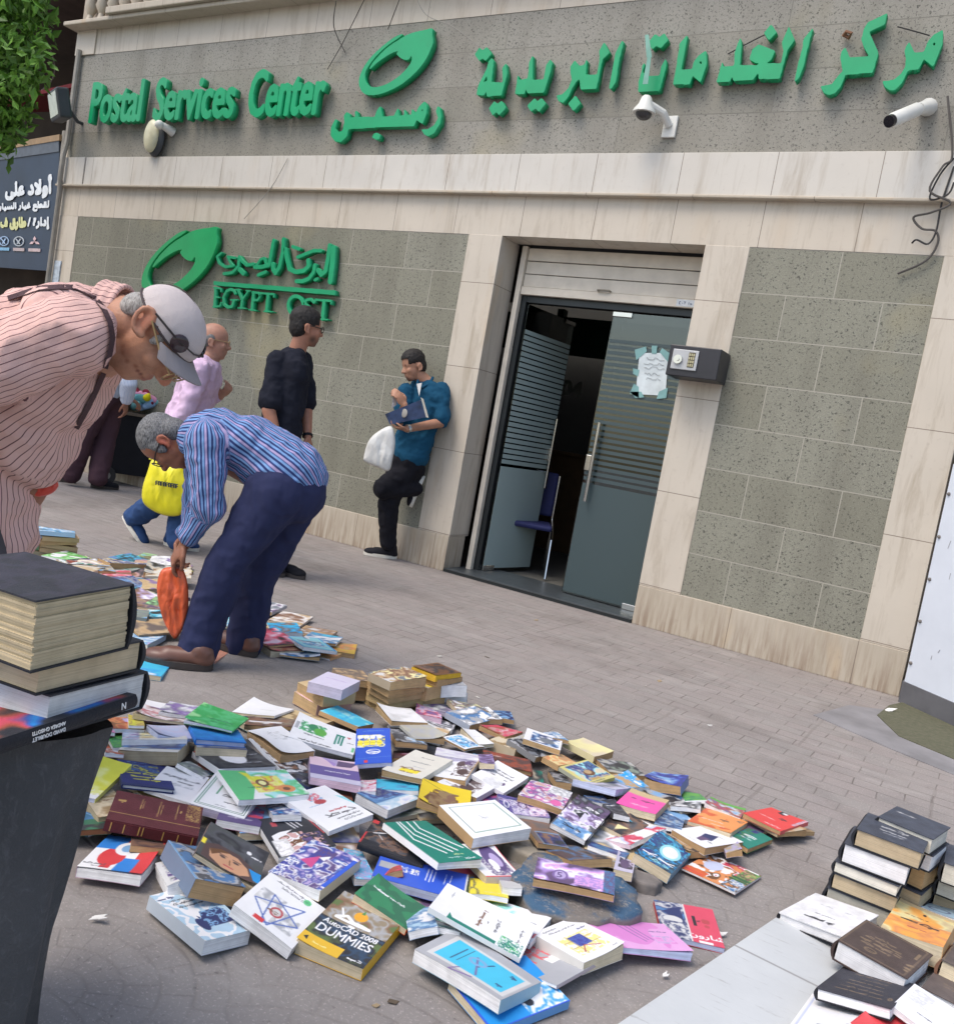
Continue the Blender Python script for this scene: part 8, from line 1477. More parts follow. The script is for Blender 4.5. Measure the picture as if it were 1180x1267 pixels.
('book','brick red covered book near the lime green leaflet',5,(-4.265,3.192,.045,.281,-.049,.073),.156,.213,0.0145,'bg r6;n 0 0 1 1 r6,n,r6,V 2;s .5 .3 .6 .08 V','','C',.016,0,0,0),
('book','white covered book near the lime green leaflet',5,(-4.293,3.159,.058,-.103,-.021,.004),.151,.208,0.0337,'bg W;n 0 0 1 1 W,n,W,G8 3;s .5 .3 .6 .08 G8','','C',.016,0,0,0),
('book','buff covered book near the lime green leaflet',5,(-4.154,3.118,.065,-.459,.025,-.017),.164,.234,0.0155,'bg T9;n 0 0 1 1 T9,K,T9,b 3;s .5 .3 .6 .08 b','','T',0,0,0,0),
('book','pale blue covered book near the lime green leaflet',5,(-4.161,3.064,.063,.074,.032,-.052),.145,.205,0.0346,'bg b;n 0 0 1 1 b,T,b,T9 4;s .5 .3 .6 .08 T9','','T',0,0,0,0),
('book','grey covered book near the lime green leaflet',5,(-4.321,3.214,.047,.083,.061,.035),.149,.239,0.009,'bg S;n 0 0 1 1 S,W,S,G8 4;s .5 .3 .6 .08 G8','','C',.016,0,0,0),
('book','violet covered book near the lime green leaflet',5,(-4.302,3.17,.042,.144,-.03,.084),.176,.219,0.0249,'bg V9;n 0 0 1 1 V9,C,V9,T9 4;s .5 .3 .6 .08 T9','','T',.016,0,0,0),
('book','cream covered book near the lime green leaflet',5,(-4.123,3.025,.069,.609,-.026,-.073),.179,.227,0.0345,'bg C;n 0 0 1 1 C,w,C,T9 3;s .5 .3 .6 .08 T9','','T',0,0,0,0),
('magazine','turquoise covered magazine in the middle of the far spread',5,(-3.737,2.958,.072,-.44,-.033,-.021),.149,.226,0.0103,'bg c;n 0 0 1 1 c,K,c,n7 4;s .5 .3 .6 .08 n7','','C',.008,0,0,0),
('book','navy covered book in the middle of the far spread',5,(-3.753,3.052,.073,.075,-.082,.082),.163,.21,0.0222,'bg N6;n 0 0 1 1 N6,S,N6,b 4;s .5 .3 .6 .08 b','','W',.016,0,0,0),
('book','coral covered book in the middle of the far spread',5,(-4.024,3.184,.057,.957,-.005,-.065),.162,.221,0.0098,'bg R8;n 0 0 1 1 R8,w,R8,n7 3;s .5 .3 .6 .08 n7','','T',0,0,0,0),
('book','buff covered book in the middle of the far spread',5,(-3.984,3.141,.021,.423,-.06,-.085),.141,.213,0.0193,'bg T9;n 0 0 1 1 T9,K,T9,K 2;s .5 .3 .6 .08 K','','W',0,0,0,0),
('book','grey covered book in the middle of the far spread',5,(-4.028,3.14,.021,-.522,-.022,-.015),.145,.226,0.0277,'bg S;n 0 0 1 1 S,S,S,K 2;s .5 .3 .6 .08 K','','T9',0,0,0,0),
('magazine','olive covered magazine in the middle of the far spread',5,(-4.161,3.292,.047,.181,.07,-.032),.149,.227,0.0139,'bg G2;n 0 0 1 1 G2,S,G2,G8 2;s .5 .3 .6 .08 G8','','C',.008,0,0,0),
('book','lemon covered book in the middle of the far spread',5,(-3.786,2.961,.068,-.504,.008,.036),.15,.236,0.0116,'bg Y6;n 0 0 1 1 Y6,S,Y6,G8 2;s .5 .3 .6 .08 G8','','T9',.016,0,0,0),
('book','cream covered book in the middle of the far spread',5,(-3.971,3.075,.049,.429,.053,-.003),.173,.218,0.0177,'bg C;n 0 0 1 1 C,W,C,W 4;s .5 .3 .6 .08 W','','T',0,0,0,0),
('book','sand covered book in the middle of the far spread',5,(-4.008,3.066,.026,.894,.079,-.007),.174,.25,0.0135,'bg C7;n 0 0 1 1 C7,K,C7,T9 2;s .5 .3 .6 .08 T9','','W',0,0,0,0),
('magazine','rose covered magazine in the middle of the far spread',5,(-4.119,3.318,.036,-.962,-.008,.042),.155,.232,0.0137,'bg p7;n 0 0 1 1 p7,K,p7,n7 2;s .5 .3 .6 .08 n7','','C',.016,0,0,0),
('magazine','white covered magazine along the back edge of the far spread',5,(-4.243,3.685,.062,.795,.046,-.017),.156,.245,0.03,'bg W;n 0 0 1 1 W,w,W,V 4;s .5 .3 .6 .08 V','','T',.016,0,0,0),
('book','mint green covered book along the back edge of the far spread',5,(-4.463,3.839,.021,-.943,-.05,-.016),.18,.245,0.032,'bg g2;n 0 0 1 1 g2,n,g2,b 3;s .5 .3 .6 .08 b','','T',.008,0,0,0),
('book','turquoise covered book along the back edge of the far spread',5,(-4.347,3.53,.057,.242,-.01,.001),.179,.201,0.0286,'bg c;n 0 0 1 1 c,K,c,V 4;s .5 .3 .6 .08 V','','C',.008,0,0,0),
('book','grey covered book along the back edge of the far spread',5,(-4.254,3.682,.03,.978,.054,-.074),.162,.225,0.0325,'bg S;n 0 0 1 1 S,W,S,W 4;s .5 .3 .6 .08 W','','W',.016,0,0,0),
('book','lemon covered book along the back edge of the far spread',5,(-4.202,3.575,.038,.202,-.038,-.018),.174,.227,0.0342,'bg Y6;n 0 0 1 1 Y6,W,Y6,n7 3;s .5 .3 .6 .08 n7','','T9',.016,0,0,0),
('book','violet covered book along the back edge of the far spread',5,(-4.242,3.499,.049,-1.018,-.016,.032),.169,.215,0.0157,'bg V9;n 0 0 1 1 V9,K,V9,V 2;s .5 .3 .6 .08 V','','W',0,0,0,0),
('magazine','navy covered magazine along the back edge of the far spread',5,(-4.217,3.381,.074,-.148,-.079,-.07),.143,.245,0.0335,'bg N6;n 0 0 1 1 N6,C,N6,W 3;s .5 .3 .6 .08 W','','T',0,0,0,0),
('book','pale blue covered book along the back edge of the far spread',5,(-4.099,3.57,.051,-.621,-.066,-.01),.165,.223,0.0111,'bg b;n 0 0 1 1 b,s,b,G8 2;s .5 .3 .6 .08 G8','','T',0,0,0,0),
('magazine','rose covered magazine along the back edge of the far spread',5,(-4.216,3.611,.056,-.76,-.003,.001),.17,.241,0.0178,'bg p7;n 0 0 1 1 p7,T,p7,V 3;s .5 .3 .6 .08 V','','C',0,0,0,0),
('book','brick red covered book along the back edge of the far spread',5,(-4.238,3.493,.052,-.464,0,.027),.168,.21,0.0276,'bg r6;n 0 0 1 1 r6,n,r6,b 2;s .5 .3 .6 .08 b','','C',0,0,0,0),
('book','cream covered book beside the orange bag',5,(-3.733,3.186,.048,-.606,.059,-.074),.155,.224,0.025,'bg C;n 0 0 1 1 C,w,C,V 3;s .5 .3 .6 .08 V','','T9',0,0,0,0),
('book','buff covered book beside the orange bag',5,(-3.367,2.811,.06,.704,.009,.043),.146,.208,0.0185,'bg T9;n 0 0 1 1 T9,S,T9,n7 4;s .5 .3 .6 .08 n7','','T',.008,0,0,0),
('book','navy covered book beside the orange bag',5,(-3.555,3.12,.043,.142,.057,-.086),.162,.222,0.0168,'bg N6;n 0 0 1 1 N6,n,N6,K 4;s .5 .3 .6 .08 K','','T9',.008,0,0,0),
('book','pale blue covered book beside the orange bag',5,(-3.36,2.844,.045,-.589,.071,-.031),.153,.244,0.0286,'bg b;n 0 0 1 1 b,w,b,V 4;s .5 .3 .6 .08 V','','T',.008,0,0,0),
('magazine','violet covered magazine beside the orange bag',5,(-3.435,2.925,.063,.91,-.024,-.024),.153,.22,0.0162,'bg V9;n 0 0 1 1 V9,T,V9,n7 4;s .5 .3 .6 .08 n7','','C',0,0,0,0),
('book','olive covered book beside the orange bag',5,(-3.543,2.996,.059,.191,.045,.067),.156,.208,0.0179,'bg G2;n 0 0 1 1 G2,C,G2,G8 2;s .5 .3 .6 .08 G8','','C',0,0,0,0),
('book','sand covered book beside the orange bag',5,(-3.768,3.159,.049,-.913,-.029,-.04),.166,.24,0.0341,'bg C7;n 0 0 1 1 C7,W,C7,K 4;s .5 .3 .6 .08 K','','T',0,0,0,0),
('magazine','brick red covered magazine beside the orange bag',5,(-3.711,3.083,.024,-.586,-.018,-.028),.166,.212,0.0281,'bg r6;n 0 0 1 1 r6,W,r6,V 4;s .5 .3 .6 .08 V','','T',.016,0,0,0),
('magazine','mint green covered magazine beside the orange bag',5,(-3.375,2.978,.063,.538,.053,.058),.165,.202,0.01,'bg g2;n 0 0 1 1 g2,K,g2,n7 4;s .5 .3 .6 .08 n7','','T',0,0,0,0),
('book','turquoise covered book beside the orange bag',5,(-3.273,2.88,.058,-.741,.032,-.031),.157,.221,0.0297,'bg c;n 0 0 1 1 c,W,c,K 4;s .5 .3 .6 .08 K','','C',.016,0,0,0),
('book','chestnut covered book below the bending hand',5,(-4.015,3.41,.027,-.059,-.055,-.038),.164,.23,0.0177,'bg n7;n 0 0 1 1 n7,W,n7,b 4;s .5 .3 .6 .08 b','','C',.016,0,0,0),
('magazine','sand covered magazine below the bending hand',5,(-3.719,3.206,.071,-.204,.063,-.018),.174,.224,0.0229,'bg C7;n 0 0 1 1 C7,T,C7,V 3;s .5 .3 .6 .08 V','','W',.016,0,0,0),
('magazine','grey covered magazine below the bending hand',5,(-4.06,3.498,.061,.821,.052,.037),.142,.246,0.0293,'bg S;n 0 0 1 1 S,C,S,K 3;s .5 .3 .6 .08 K','','T',.016,0,0,0),
('book','lemon covered book below the bending hand',5,(-4.168,3.708,.024,.506,-.061,.047),.172,.207,0.0325,'bg Y6;n 0 0 1 1 Y6,s,Y6,G8 4;s .5 .3 .6 .08 G8','','T',0,0,0,0),
('book','olive covered book below the bending hand',5,(-3.874,3.295,.02,-.042,-.084,-.054),.169,.205,0.0153,'bg G2;n 0 0 1 1 G2,s,G2,G8 3;s .5 .3 .6 .08 G8','','W',.008,0,0,0),
('book','pale blue covered book below the bending hand',5,(-3.835,3.31,.048,-.395,.01,.087),.146,.242,0.0222,'bg b;n 0 0 1 1 b,K,b,T9 3;s .5 .3 .6 .08 T9','','T9',0,0,0,0),
('book','buff covered book below the bending hand',5,(-4.225,3.775,.021,.691,.064,.037),.158,.248,0.0186,'bg T9;n 0 0 1 1 T9,w,T9,V 4;s .5 .3 .6 .08 V','','T9',0,0,0,0),
('book','cream covered book below the bending hand',5,(-3.946,3.477,.066,-.729,.079,.044),.169,.245,0.0308,'bg C;n 0 0 1 1 C,w,C,n7 4;s .5 .3 .6 .08 n7','','T9',.008,0,0,0),
('magazine','turquoise covered magazine behind the tower of black books',5,(-3.381,2.584,.058,.194,-.082,.085),.156,.242,0.0129,'bg c;n 0 0 1 1 c,s,c,V 2;s .5 .3 .6 .08 V','','W',0,0,0,0),
('book','rose covered book behind the tower of black books',5,(-3.246,2.553,.071,.401,.021,.04),.148,.207,0.0118,'bg p7;n 0 0 1 1 p7,n,p7,G8 3;s .5 .3 .6 .08 G8','','T',.016,0,0,0),
('magazine','grey covered magazine behind the tower of black books',5,(-3.555,2.824,.047,-.123,.002,.05),.148,.215,0.015,'bg S;n 0 0 1 1 S,S,S,V 4;s .5 .3 .6 .08 V','','T9',0,0,0,0),
('magazine','olive covered magazine behind the tower of black books',5,(-3.31,2.683,.069,-.75,.012,-.083),.154,.225,0.0228,'bg G2;n 0 0 1 1 G2,s,G2,b 4;s .5 .3 .6 .08 b','','C',0,0,0,0),
('book','navy covered book behind the tower of black books',5,(-3.293,2.638,.05,-.291,.083,-.064),.153,.246,0.0268,'bg N6;n 0 0 1 1 N6,s,N6,T9 3;s .5 .3 .6 .08 T9','','W',.016,0,0,0),
('book','coral covered book behind the tower of black books',5,(-3.477,2.835,.025,-.742,-.045,.013),.176,.217,0.0281,'bg R8;n 0 0 1 1 R8,w,R8,K 2;s .5 .3 .6 .08 K','','T',.008,0,0,0),
('book','violet covered book behind the tower of black books',5,(-3.647,2.945,.039,-.758,-.06,-.015),.177,.25,0.0291,'bg V9;n 0 0 1 1 V9,w,V9,n7 4;s .5 .3 .6 .08 n7','','T9',0,0,0,0),
('book','brick red covered book behind the tower of black books',5,(-3.535,2.684,.025,-.352,-.017,-0),.151,.228,0.022,'bg r6;n 0 0 1 1 r6,w,r6,K 4;s .5 .3 .6 .08 K','','W',0,0,0,0),
('book','paperback showing only slivers under the upper books of the central spread',6,(-1.787,1.732,.03,-.219,0,0),.15,.21,0.019,'bg Y6;n 0 0 1 1 Y6,T,n7 3','','C',0,0,0,0),
('book','paperback showing only slivers under the upper books of the central spread',6,(-1.357,1.878,.019,.697,0,0),.15,.21,0.0142,'bg p7;n 0 0 1 1 p7,n,W 3','','C',0,0,0,0),
('book','paperback showing only slivers under the upper books of the central spread',6,(-1.369,2.211,.017,-.318,0,0),.15,.21,0.0132,'bg G2;n 0 0 1 1 G2,w,T9 3','','C',0,0,0,0),
('book','paperback showing only slivers under the upper books of the central spread',6,(-1.26,2.302,.016,-.627,0,0),.15,.21,0.0105,'bg C7;n 0 0 1 1 C7,S,K 3','','C',0,0,0,0),
('book','paperback showing only slivers under the upper books of the central spread',6,(-2.017,2.317,.029,-1.669,0,0),.15,.21,0.0191,'bg c;n 0 0 1 1 c,C,K 3','','C',0,0,0,0),
('book','paperback showing only slivers under the upper books of the central spread',6,(-.793,2.473,.03,.455,0,0),.15,.21,0.019,'bg C7;n 0 0 1 1 C7,s,W 3','','C',0,0,0,0),
('book','paperback showing only slivers under the upper books of the central spread',6,(-1.428,2.365,.02,2.371,0,0),.15,.21,0.0173,'bg p7;n 0 0 1 1 p7,n,T9 3','','C',0,0,0,0),
('book','paperback showing only slivers under the upper books of the central spread',6,(-.803,2.903,.016,2.391,0,0),.15,.21,0.0136,'bg V9;n 0 0 1 1 V9,W,b 3','','C',0,0,0,0),
('book','paperback showing only slivers under the upper books of the central spread',6,(-1.402,1.869,.024,2.536,0,0),.15,.21,0.0193,'bg N6;n 0 0 1 1 N6,S,T9 3','','C',0,0,0,0),
('book','paperback showing only slivers under the upper books of the central spread',6,(-.798,3.044,.023,-1.851,0,0),.15,.21,0.0147,'bg b;n 0 0 1 1 b,S,K 3','','C',0,0,0,0),
('book','paperback showing only slivers under the upper books of the central spread',6,(-.569,3.068,.02,-1.821,0,0),.15,.21,0.0108,'bg V9;n 0 0 1 1 V9,T,W 3','','C',0,0,0,0),
('book','paperback showing only slivers under the upper books of the central spread',6,(-1.837,1.976,.025,2.307,0,0),.15,.21,0.0166,'bg r6;n 0 0 1 1 r6,n,G8 3','','C',0,0,0,0),
('book','paperback showing only slivers under the upper books of the central spread',6,(-1.31,2.759,.016,1.007,0,0),.15,.21,0.013,'bg b;n 0 0 1 1 b,S,b 3','','C',0,0,0,0),
('book','paperback showing only slivers under the upper books of the central spread',6,(-1.7,2.793,.027,-1.293,0,0),.15,.21,0.0192,'bg T9;n 0 0 1 1 T9,W,W 3','','C',0,0,0,0),
('book','paperback showing only slivers under the upper books of the central spread',6,(-1.877,1.772,.027,-2.827,0,0),.15,.21,0.0176,'bg V9;n 0 0 1 1 V9,s,b 3','','C',0,0,0,0),
('book','paperback showing only slivers under the upper books of the central spread',6,(-2.229,1.993,.025,-2.808,0,0),.15,.21,0.0178,'bg c;n 0 0 1 1 c,n,V 3','','C',0,0,0,0),
('book','paperback showing only slivers under the upper books of the central spread',6,(-.819,2.523,.022,1.011,0,0),.15,.21,0.0159,'bg b;n 0 0 1 1 b,w,K 3','','C',0,0,0,0),
('book','paperback showing only slivers under the upper books of the central spread',6,(-1.342,2.618,.025,2.116,0,0),.15,.21,0.0172,'bg V9;n 0 0 1 1 V9,T,n7 3','','C',0,0,0,0),
('book','paperback showing only slivers under the upper books of the central spread',6,(-1.255,2.723,.023,-1.05,0,0),.15,.21,0.012,'bg C;n 0 0 1 1 C,K,G8 3','','C',0,0,0,0),
('book','paperback showing only slivers under the upper books of the central spread',6,(-.746,2.684,.028,.413,0,0),.15,.21,0.0172,'bg p7;n 0 0 1 1 p7,w,W 3','','C',0,0,0,0),
('book','paperback showing only slivers under the upper books of the central spread',6,(-.915,1.895,.019,1.174,0,0),.15,.21,0.0124,'bg g2;n 0 0 1 1 g2,W,b 3','','C',0,0,0,0),
('book','paperback showing only slivers under the upper books of the central spread',6,(-1.058,1.978,.019,1.144,0,0),.15,.21,0.0151,'bg R8;n 0 0 1 1 R8,T,T9 3','','C',0,0,0,0),
('book','paperback showing only slivers under the upper books of the central spread',6,(-1.756,1.614,.021,1.568,0,0),.15,.21,0.0136,'bg W;n 0 0 1 1 W,W,T9 3','','C',0,0,0,0),
('book','paperback showing only slivers under the upper books of the central spread',6,(-1.044,1.825,.014,-.642,0,0),.15,.21,0.0104,'bg V9;n 0 0 1 1 V9,C,K 3','','C',0,0,0,0),
('book','paperback showing only slivers under the upper books of the central spread',6,(-1.485,1.935,.015,.311,0,0),.15,.21,0.0108,'bg C;n 0 0 1 1 C,S,b 3','','C',0,0,0,0),
('book','paperback showing only slivers under the upper books of the central spread',6,(-1.511,1.813,.031,2.539,0,0),.15,.21,0.0193,'bg c;n 0 0 1 1 c,T,b 3','','C',0,0,0,0),
]
# ================================================================== BOOKS
PAL = dict(W=(238, 238, 240), w=(208, 208, 208), W7=(224, 220, 208), K=(34, 35, 42), k=(74, 76, 84), K4=(40, 42, 48), K5=(48, 48, 58), K7=(58, 62, 74), K8=(66, 72, 86), k6=(66, 70, 72), C=(214, 200, 172), C6=(188, 174, 146), C7=(204, 180, 134), C8=(198, 182, 150), C9=(196, 178, 148),
 T=(184, 152, 112), T6=(150, 122, 82), T7=(140, 126, 104), T9=(196, 166, 124), B=(42, 84, 206), B3=(44, 60, 170), B4=(34, 78, 200), B5=(40, 124, 214), B8=(36, 92, 190), b=(118, 166, 212), b2=(172, 204, 226), b3=(196, 204, 232), b6=(62, 114, 166), b7=(44, 96, 130), b8=(72, 118, 172), b9=(70, 98, 176),
 c=(58, 188, 226), c3=(150, 222, 230), c8=(34, 150, 220), c9=(24, 140, 222), N=(36, 46, 96), N6=(38, 46, 112), N7=(40, 66, 96), N8=(46, 54, 98), N9=(52, 56, 146), G=(44, 128, 84), G2=(124, 140, 126), G5=(54, 164, 80), G6=(40, 104, 74), G7=(84, 104, 58), G8=(20, 122, 104), G9=(36, 90, 54), g=(86, 190, 120), g2=(158, 222, 150), g3=(150, 226, 222), g7=(70, 130, 70), g8=(84, 168, 66), g9=(92, 170, 70),
 R=(214, 54, 58), R4=(224, 60, 66), R5=(224, 60, 60), R7=(224, 84, 92), R8=(212, 66, 92), R9=(190, 44, 54), r=(178, 62, 70), r3=(220, 150, 124), r6=(162, 72, 50), P7=(238, 80, 168), P8=(228, 98, 168), P9=(200, 66, 130), p=(226, 170, 208), p3=(232, 200, 216), p7=(206, 160, 158), p8=(218, 130, 204), p9=(228, 164, 220),
 V=(116, 90, 150), V7=(98, 82, 152), V8=(84, 66, 118), V9=(92, 70, 108), v=(178, 160, 206), v2=(206, 200, 224), v9=(166, 134, 204), O=(238, 150, 82), O5=(244, 166, 72), O6=(220, 138, 82), O7=(230, 160, 40), O8=(214, 92, 50), Y=(246, 226, 54), Y3=(222, 180, 60), Y6=(222, 222, 58), Y7=(226, 178, 44), Y8=(240, 208, 40), y=(240, 236, 160), y3=(230, 224, 150), y4=(206, 196, 120), y5=(230, 220, 160), y6=(234, 236, 140), y7=(236, 226, 140),
 M=(88, 36, 42), M8=(112, 66, 60), n=(112, 76, 56), n5=(74, 60, 56), n6=(98, 86, 82), n7=(128, 92, 72), n8=(104, 66, 40), n9=(76, 56, 56), D=(182, 146, 84), S=(166, 168, 174), s=(112, 118, 128), s9=(176, 174, 160))
PAL['w9'] = (188, 184, 172); PAL['d'] = (134, 112, 88); PAL['U'] = (206, 152, 116)
def paint(art, W_, H_, seed):
    ss = 2; c = Canvas(W_*ss, H_*ss, (255, 255, 255), seed); X, Y = W_*ss, H_*ss; mn = min(X, Y)
    for op in art.split(';'):
        a = op.split(); k = a[0]
        if k == 'bg': c.a[:] = PAL[a[1]]
        elif k == 'r': q = [float(x) for x in a[1:5]]; c.poly([(q[0]*X, q[1]*Y), (q[2]*X, q[1]*Y), (q[2]*X, q[3]*Y), (q[0]*X, q[3]*Y)], PAL[a[5]])
        elif k == 'e': q = [float(x) for x in a[1:5]]; c.ell(q[0]*X, q[1]*Y, q[2]*X, q[3]*Y, PAL[a[5]], float(a[6])*ss*W_/90 if len(a) > 6 else 0)
        elif k == 'l': q = [float(x) for x in a[1:6]]; c.line([(q[0]*X, q[1]*Y), (q[2]*X, q[3]*Y)], max(ss*0.8, q[4]*mn), PAL[a[6]])
        elif k == 'f':
            q = [float(x) for x in a[1:6]]; P_ = [(q[0]*X, q[1]*Y), (q[2]*X, q[1]*Y), (q[2]*X, q[3]*Y), (q[0]*X, q[3]*Y), (q[0]*X, q[1]*Y)]; c.line(P_, max(ss*0.9, q[4]*mn), PAL[a[6]])
        elif k == 'p': q = [float(x) for x in a[1:-1]]; c.poly([(q[i]*X, q[i+1]*Y) for i in range(0, len(q), 2)], PAL[a[-1]])
        elif k == 's': q = [float(x) for x in a[1:5]]; c.scrawl(q[0]*X, q[1]*Y, q[2]*X, max(q[3]*Y, ss*2.2), PAL[a[5]])
        elif k == 't': q = [float(x) for x in a[2:5]]; c.text(a[1].replace('@', ' '), q[0]*X, q[1]*Y, q[2]*Y, PAL[a[5]], None if len(a[1]) < 5 else min(X*0.82, len(a[1])*q[2]*Y*0.72), 0, ss*0.7)
        elif k == 'n': q = [float(x) for x in a[1:5]]; c.blotch(q[0]*X, q[1]*Y, q[2]*X, q[3]*Y, [PAL[z] for z in a[5].split(',')], float(a[6]) if len(a) > 6 else 3, c.rng.random() < .8 or len(a) > 7)
    return c.down(ss)/255.0*0.90+0.086
COVER = attr_mat('printed cover', 0.42, 0.05, 30, 0.0, 0.45)
CLOTHB = attr_mat('bookcloth', 0.6, 0.22, 22, 0.25, 0.3, 220)
def pages_material():
    t = NT('page edges'); a = t.n('Attribute', attribute_name='Col'); v = t.obj()
    lines = t.noise(t.obj((3, 3, 900)), 1.0, 3, 0.7); dirt = t.noise(v, 30, 4)
    f = t.math('MULTIPLY', t.ramp(lines, [(0.3, 0.68), (0.55, 1.0)]), t.ramp(dirt, [(0.25, 0.8), (0.6, 1.0)]))
    t.base(t.mix(1.0, a.outputs['Color'], f, 'MULTIPLY')); t.set(Roughness=0.85, Specular_IOR_Level=0.2); t.bump(lines, 0.35, 0.002); return t.m
PAGES = pages_material()
def plate(us, vs, f, c, colf):
    """thin closed plate over a grid: f gives the top surface height, c the thickness"""
    nu, nv = len(us), len(vs); U, V_ = np.meshgrid(us, vs); z = f(U, V_)
    top = np.stack([U, V_, z], -1).reshape(-1, 3); bot = np.stack([U, V_, z-c], -1).reshape(-1, 3); n = nu*nv
    i = np.arange(n).reshape(nv, nu); q = np.stack([i[:-1, :-1], i[:-1, 1:], i[1:, 1:], i[1:, :-1]], -1).reshape(-1, 4)
    b = q[:, ::-1]+n; ring = np.concatenate([i[0, :-1], i[:-1, -1], i[-1, :0:-1], i[:0:-1, 0]]); nx = np.roll(ring, -1)
    side = np.stack([nx, ring, ring+n, nx+n], -1)
    col = np.concatenate([colf.reshape(-1, 3), np.repeat(colf.reshape(-1, 3).mean(0)[None], n, 0)*0+colf.reshape(-1, 3)])
    return np.concatenate([top, bot]), np.concatenate([q, b, side]), col
def join(parts):
    V_, Q_, C_, o = [], [], [], 0
    for v, q, c in parts: V_.append(v); Q_.append(q+o); C_.append(c); o += len(v)
    return np.concatenate(V_), np.concatenate(Q_), np.concatenate(C_)
def boxp(x0, y0, z0, x1, y1, z1, rgb, f=None, n=9, axis=0):
    """closed box cut into n slices along one axis so it can follow a bend"""
    A = np.linspace(0, 1, n); V_ = []
    for a in A:
        if axis == 0: V_ += [(x0+(x1-x0)*a, y0, z0), (x0+(x1-x0)*a, y1, z0), (x0+(x1-x0)*a, y1, z1), (x0+(x1-x0)*a, y0, z1)]
        else: V_ += [(x0, y0+(y1-y0)*a, z0), (x0, y0+(y1-y0)*a, z1), (x1, y0+(y1-y0)*a, z1), (x1, y0+(y1-y0)*a, z0)]
    V_ = np.array(V_, float); q = []
    for i in range(n-1):
        for k in range(4): q.append((i*4+k, i*4+(k+1) % 4, i*4+4+(k+1) % 4, i*4+4+k))
    q += [(3, 2, 1, 0), (n*4-4, n*4-3, n*4-2, n*4-1)]
    if f is not None: V_[:, 2] += f(V_)
    return V_, np.array(q)[:, ::-1], np.repeat(np.asarray(rgb, float)[None], len(V_), 0)
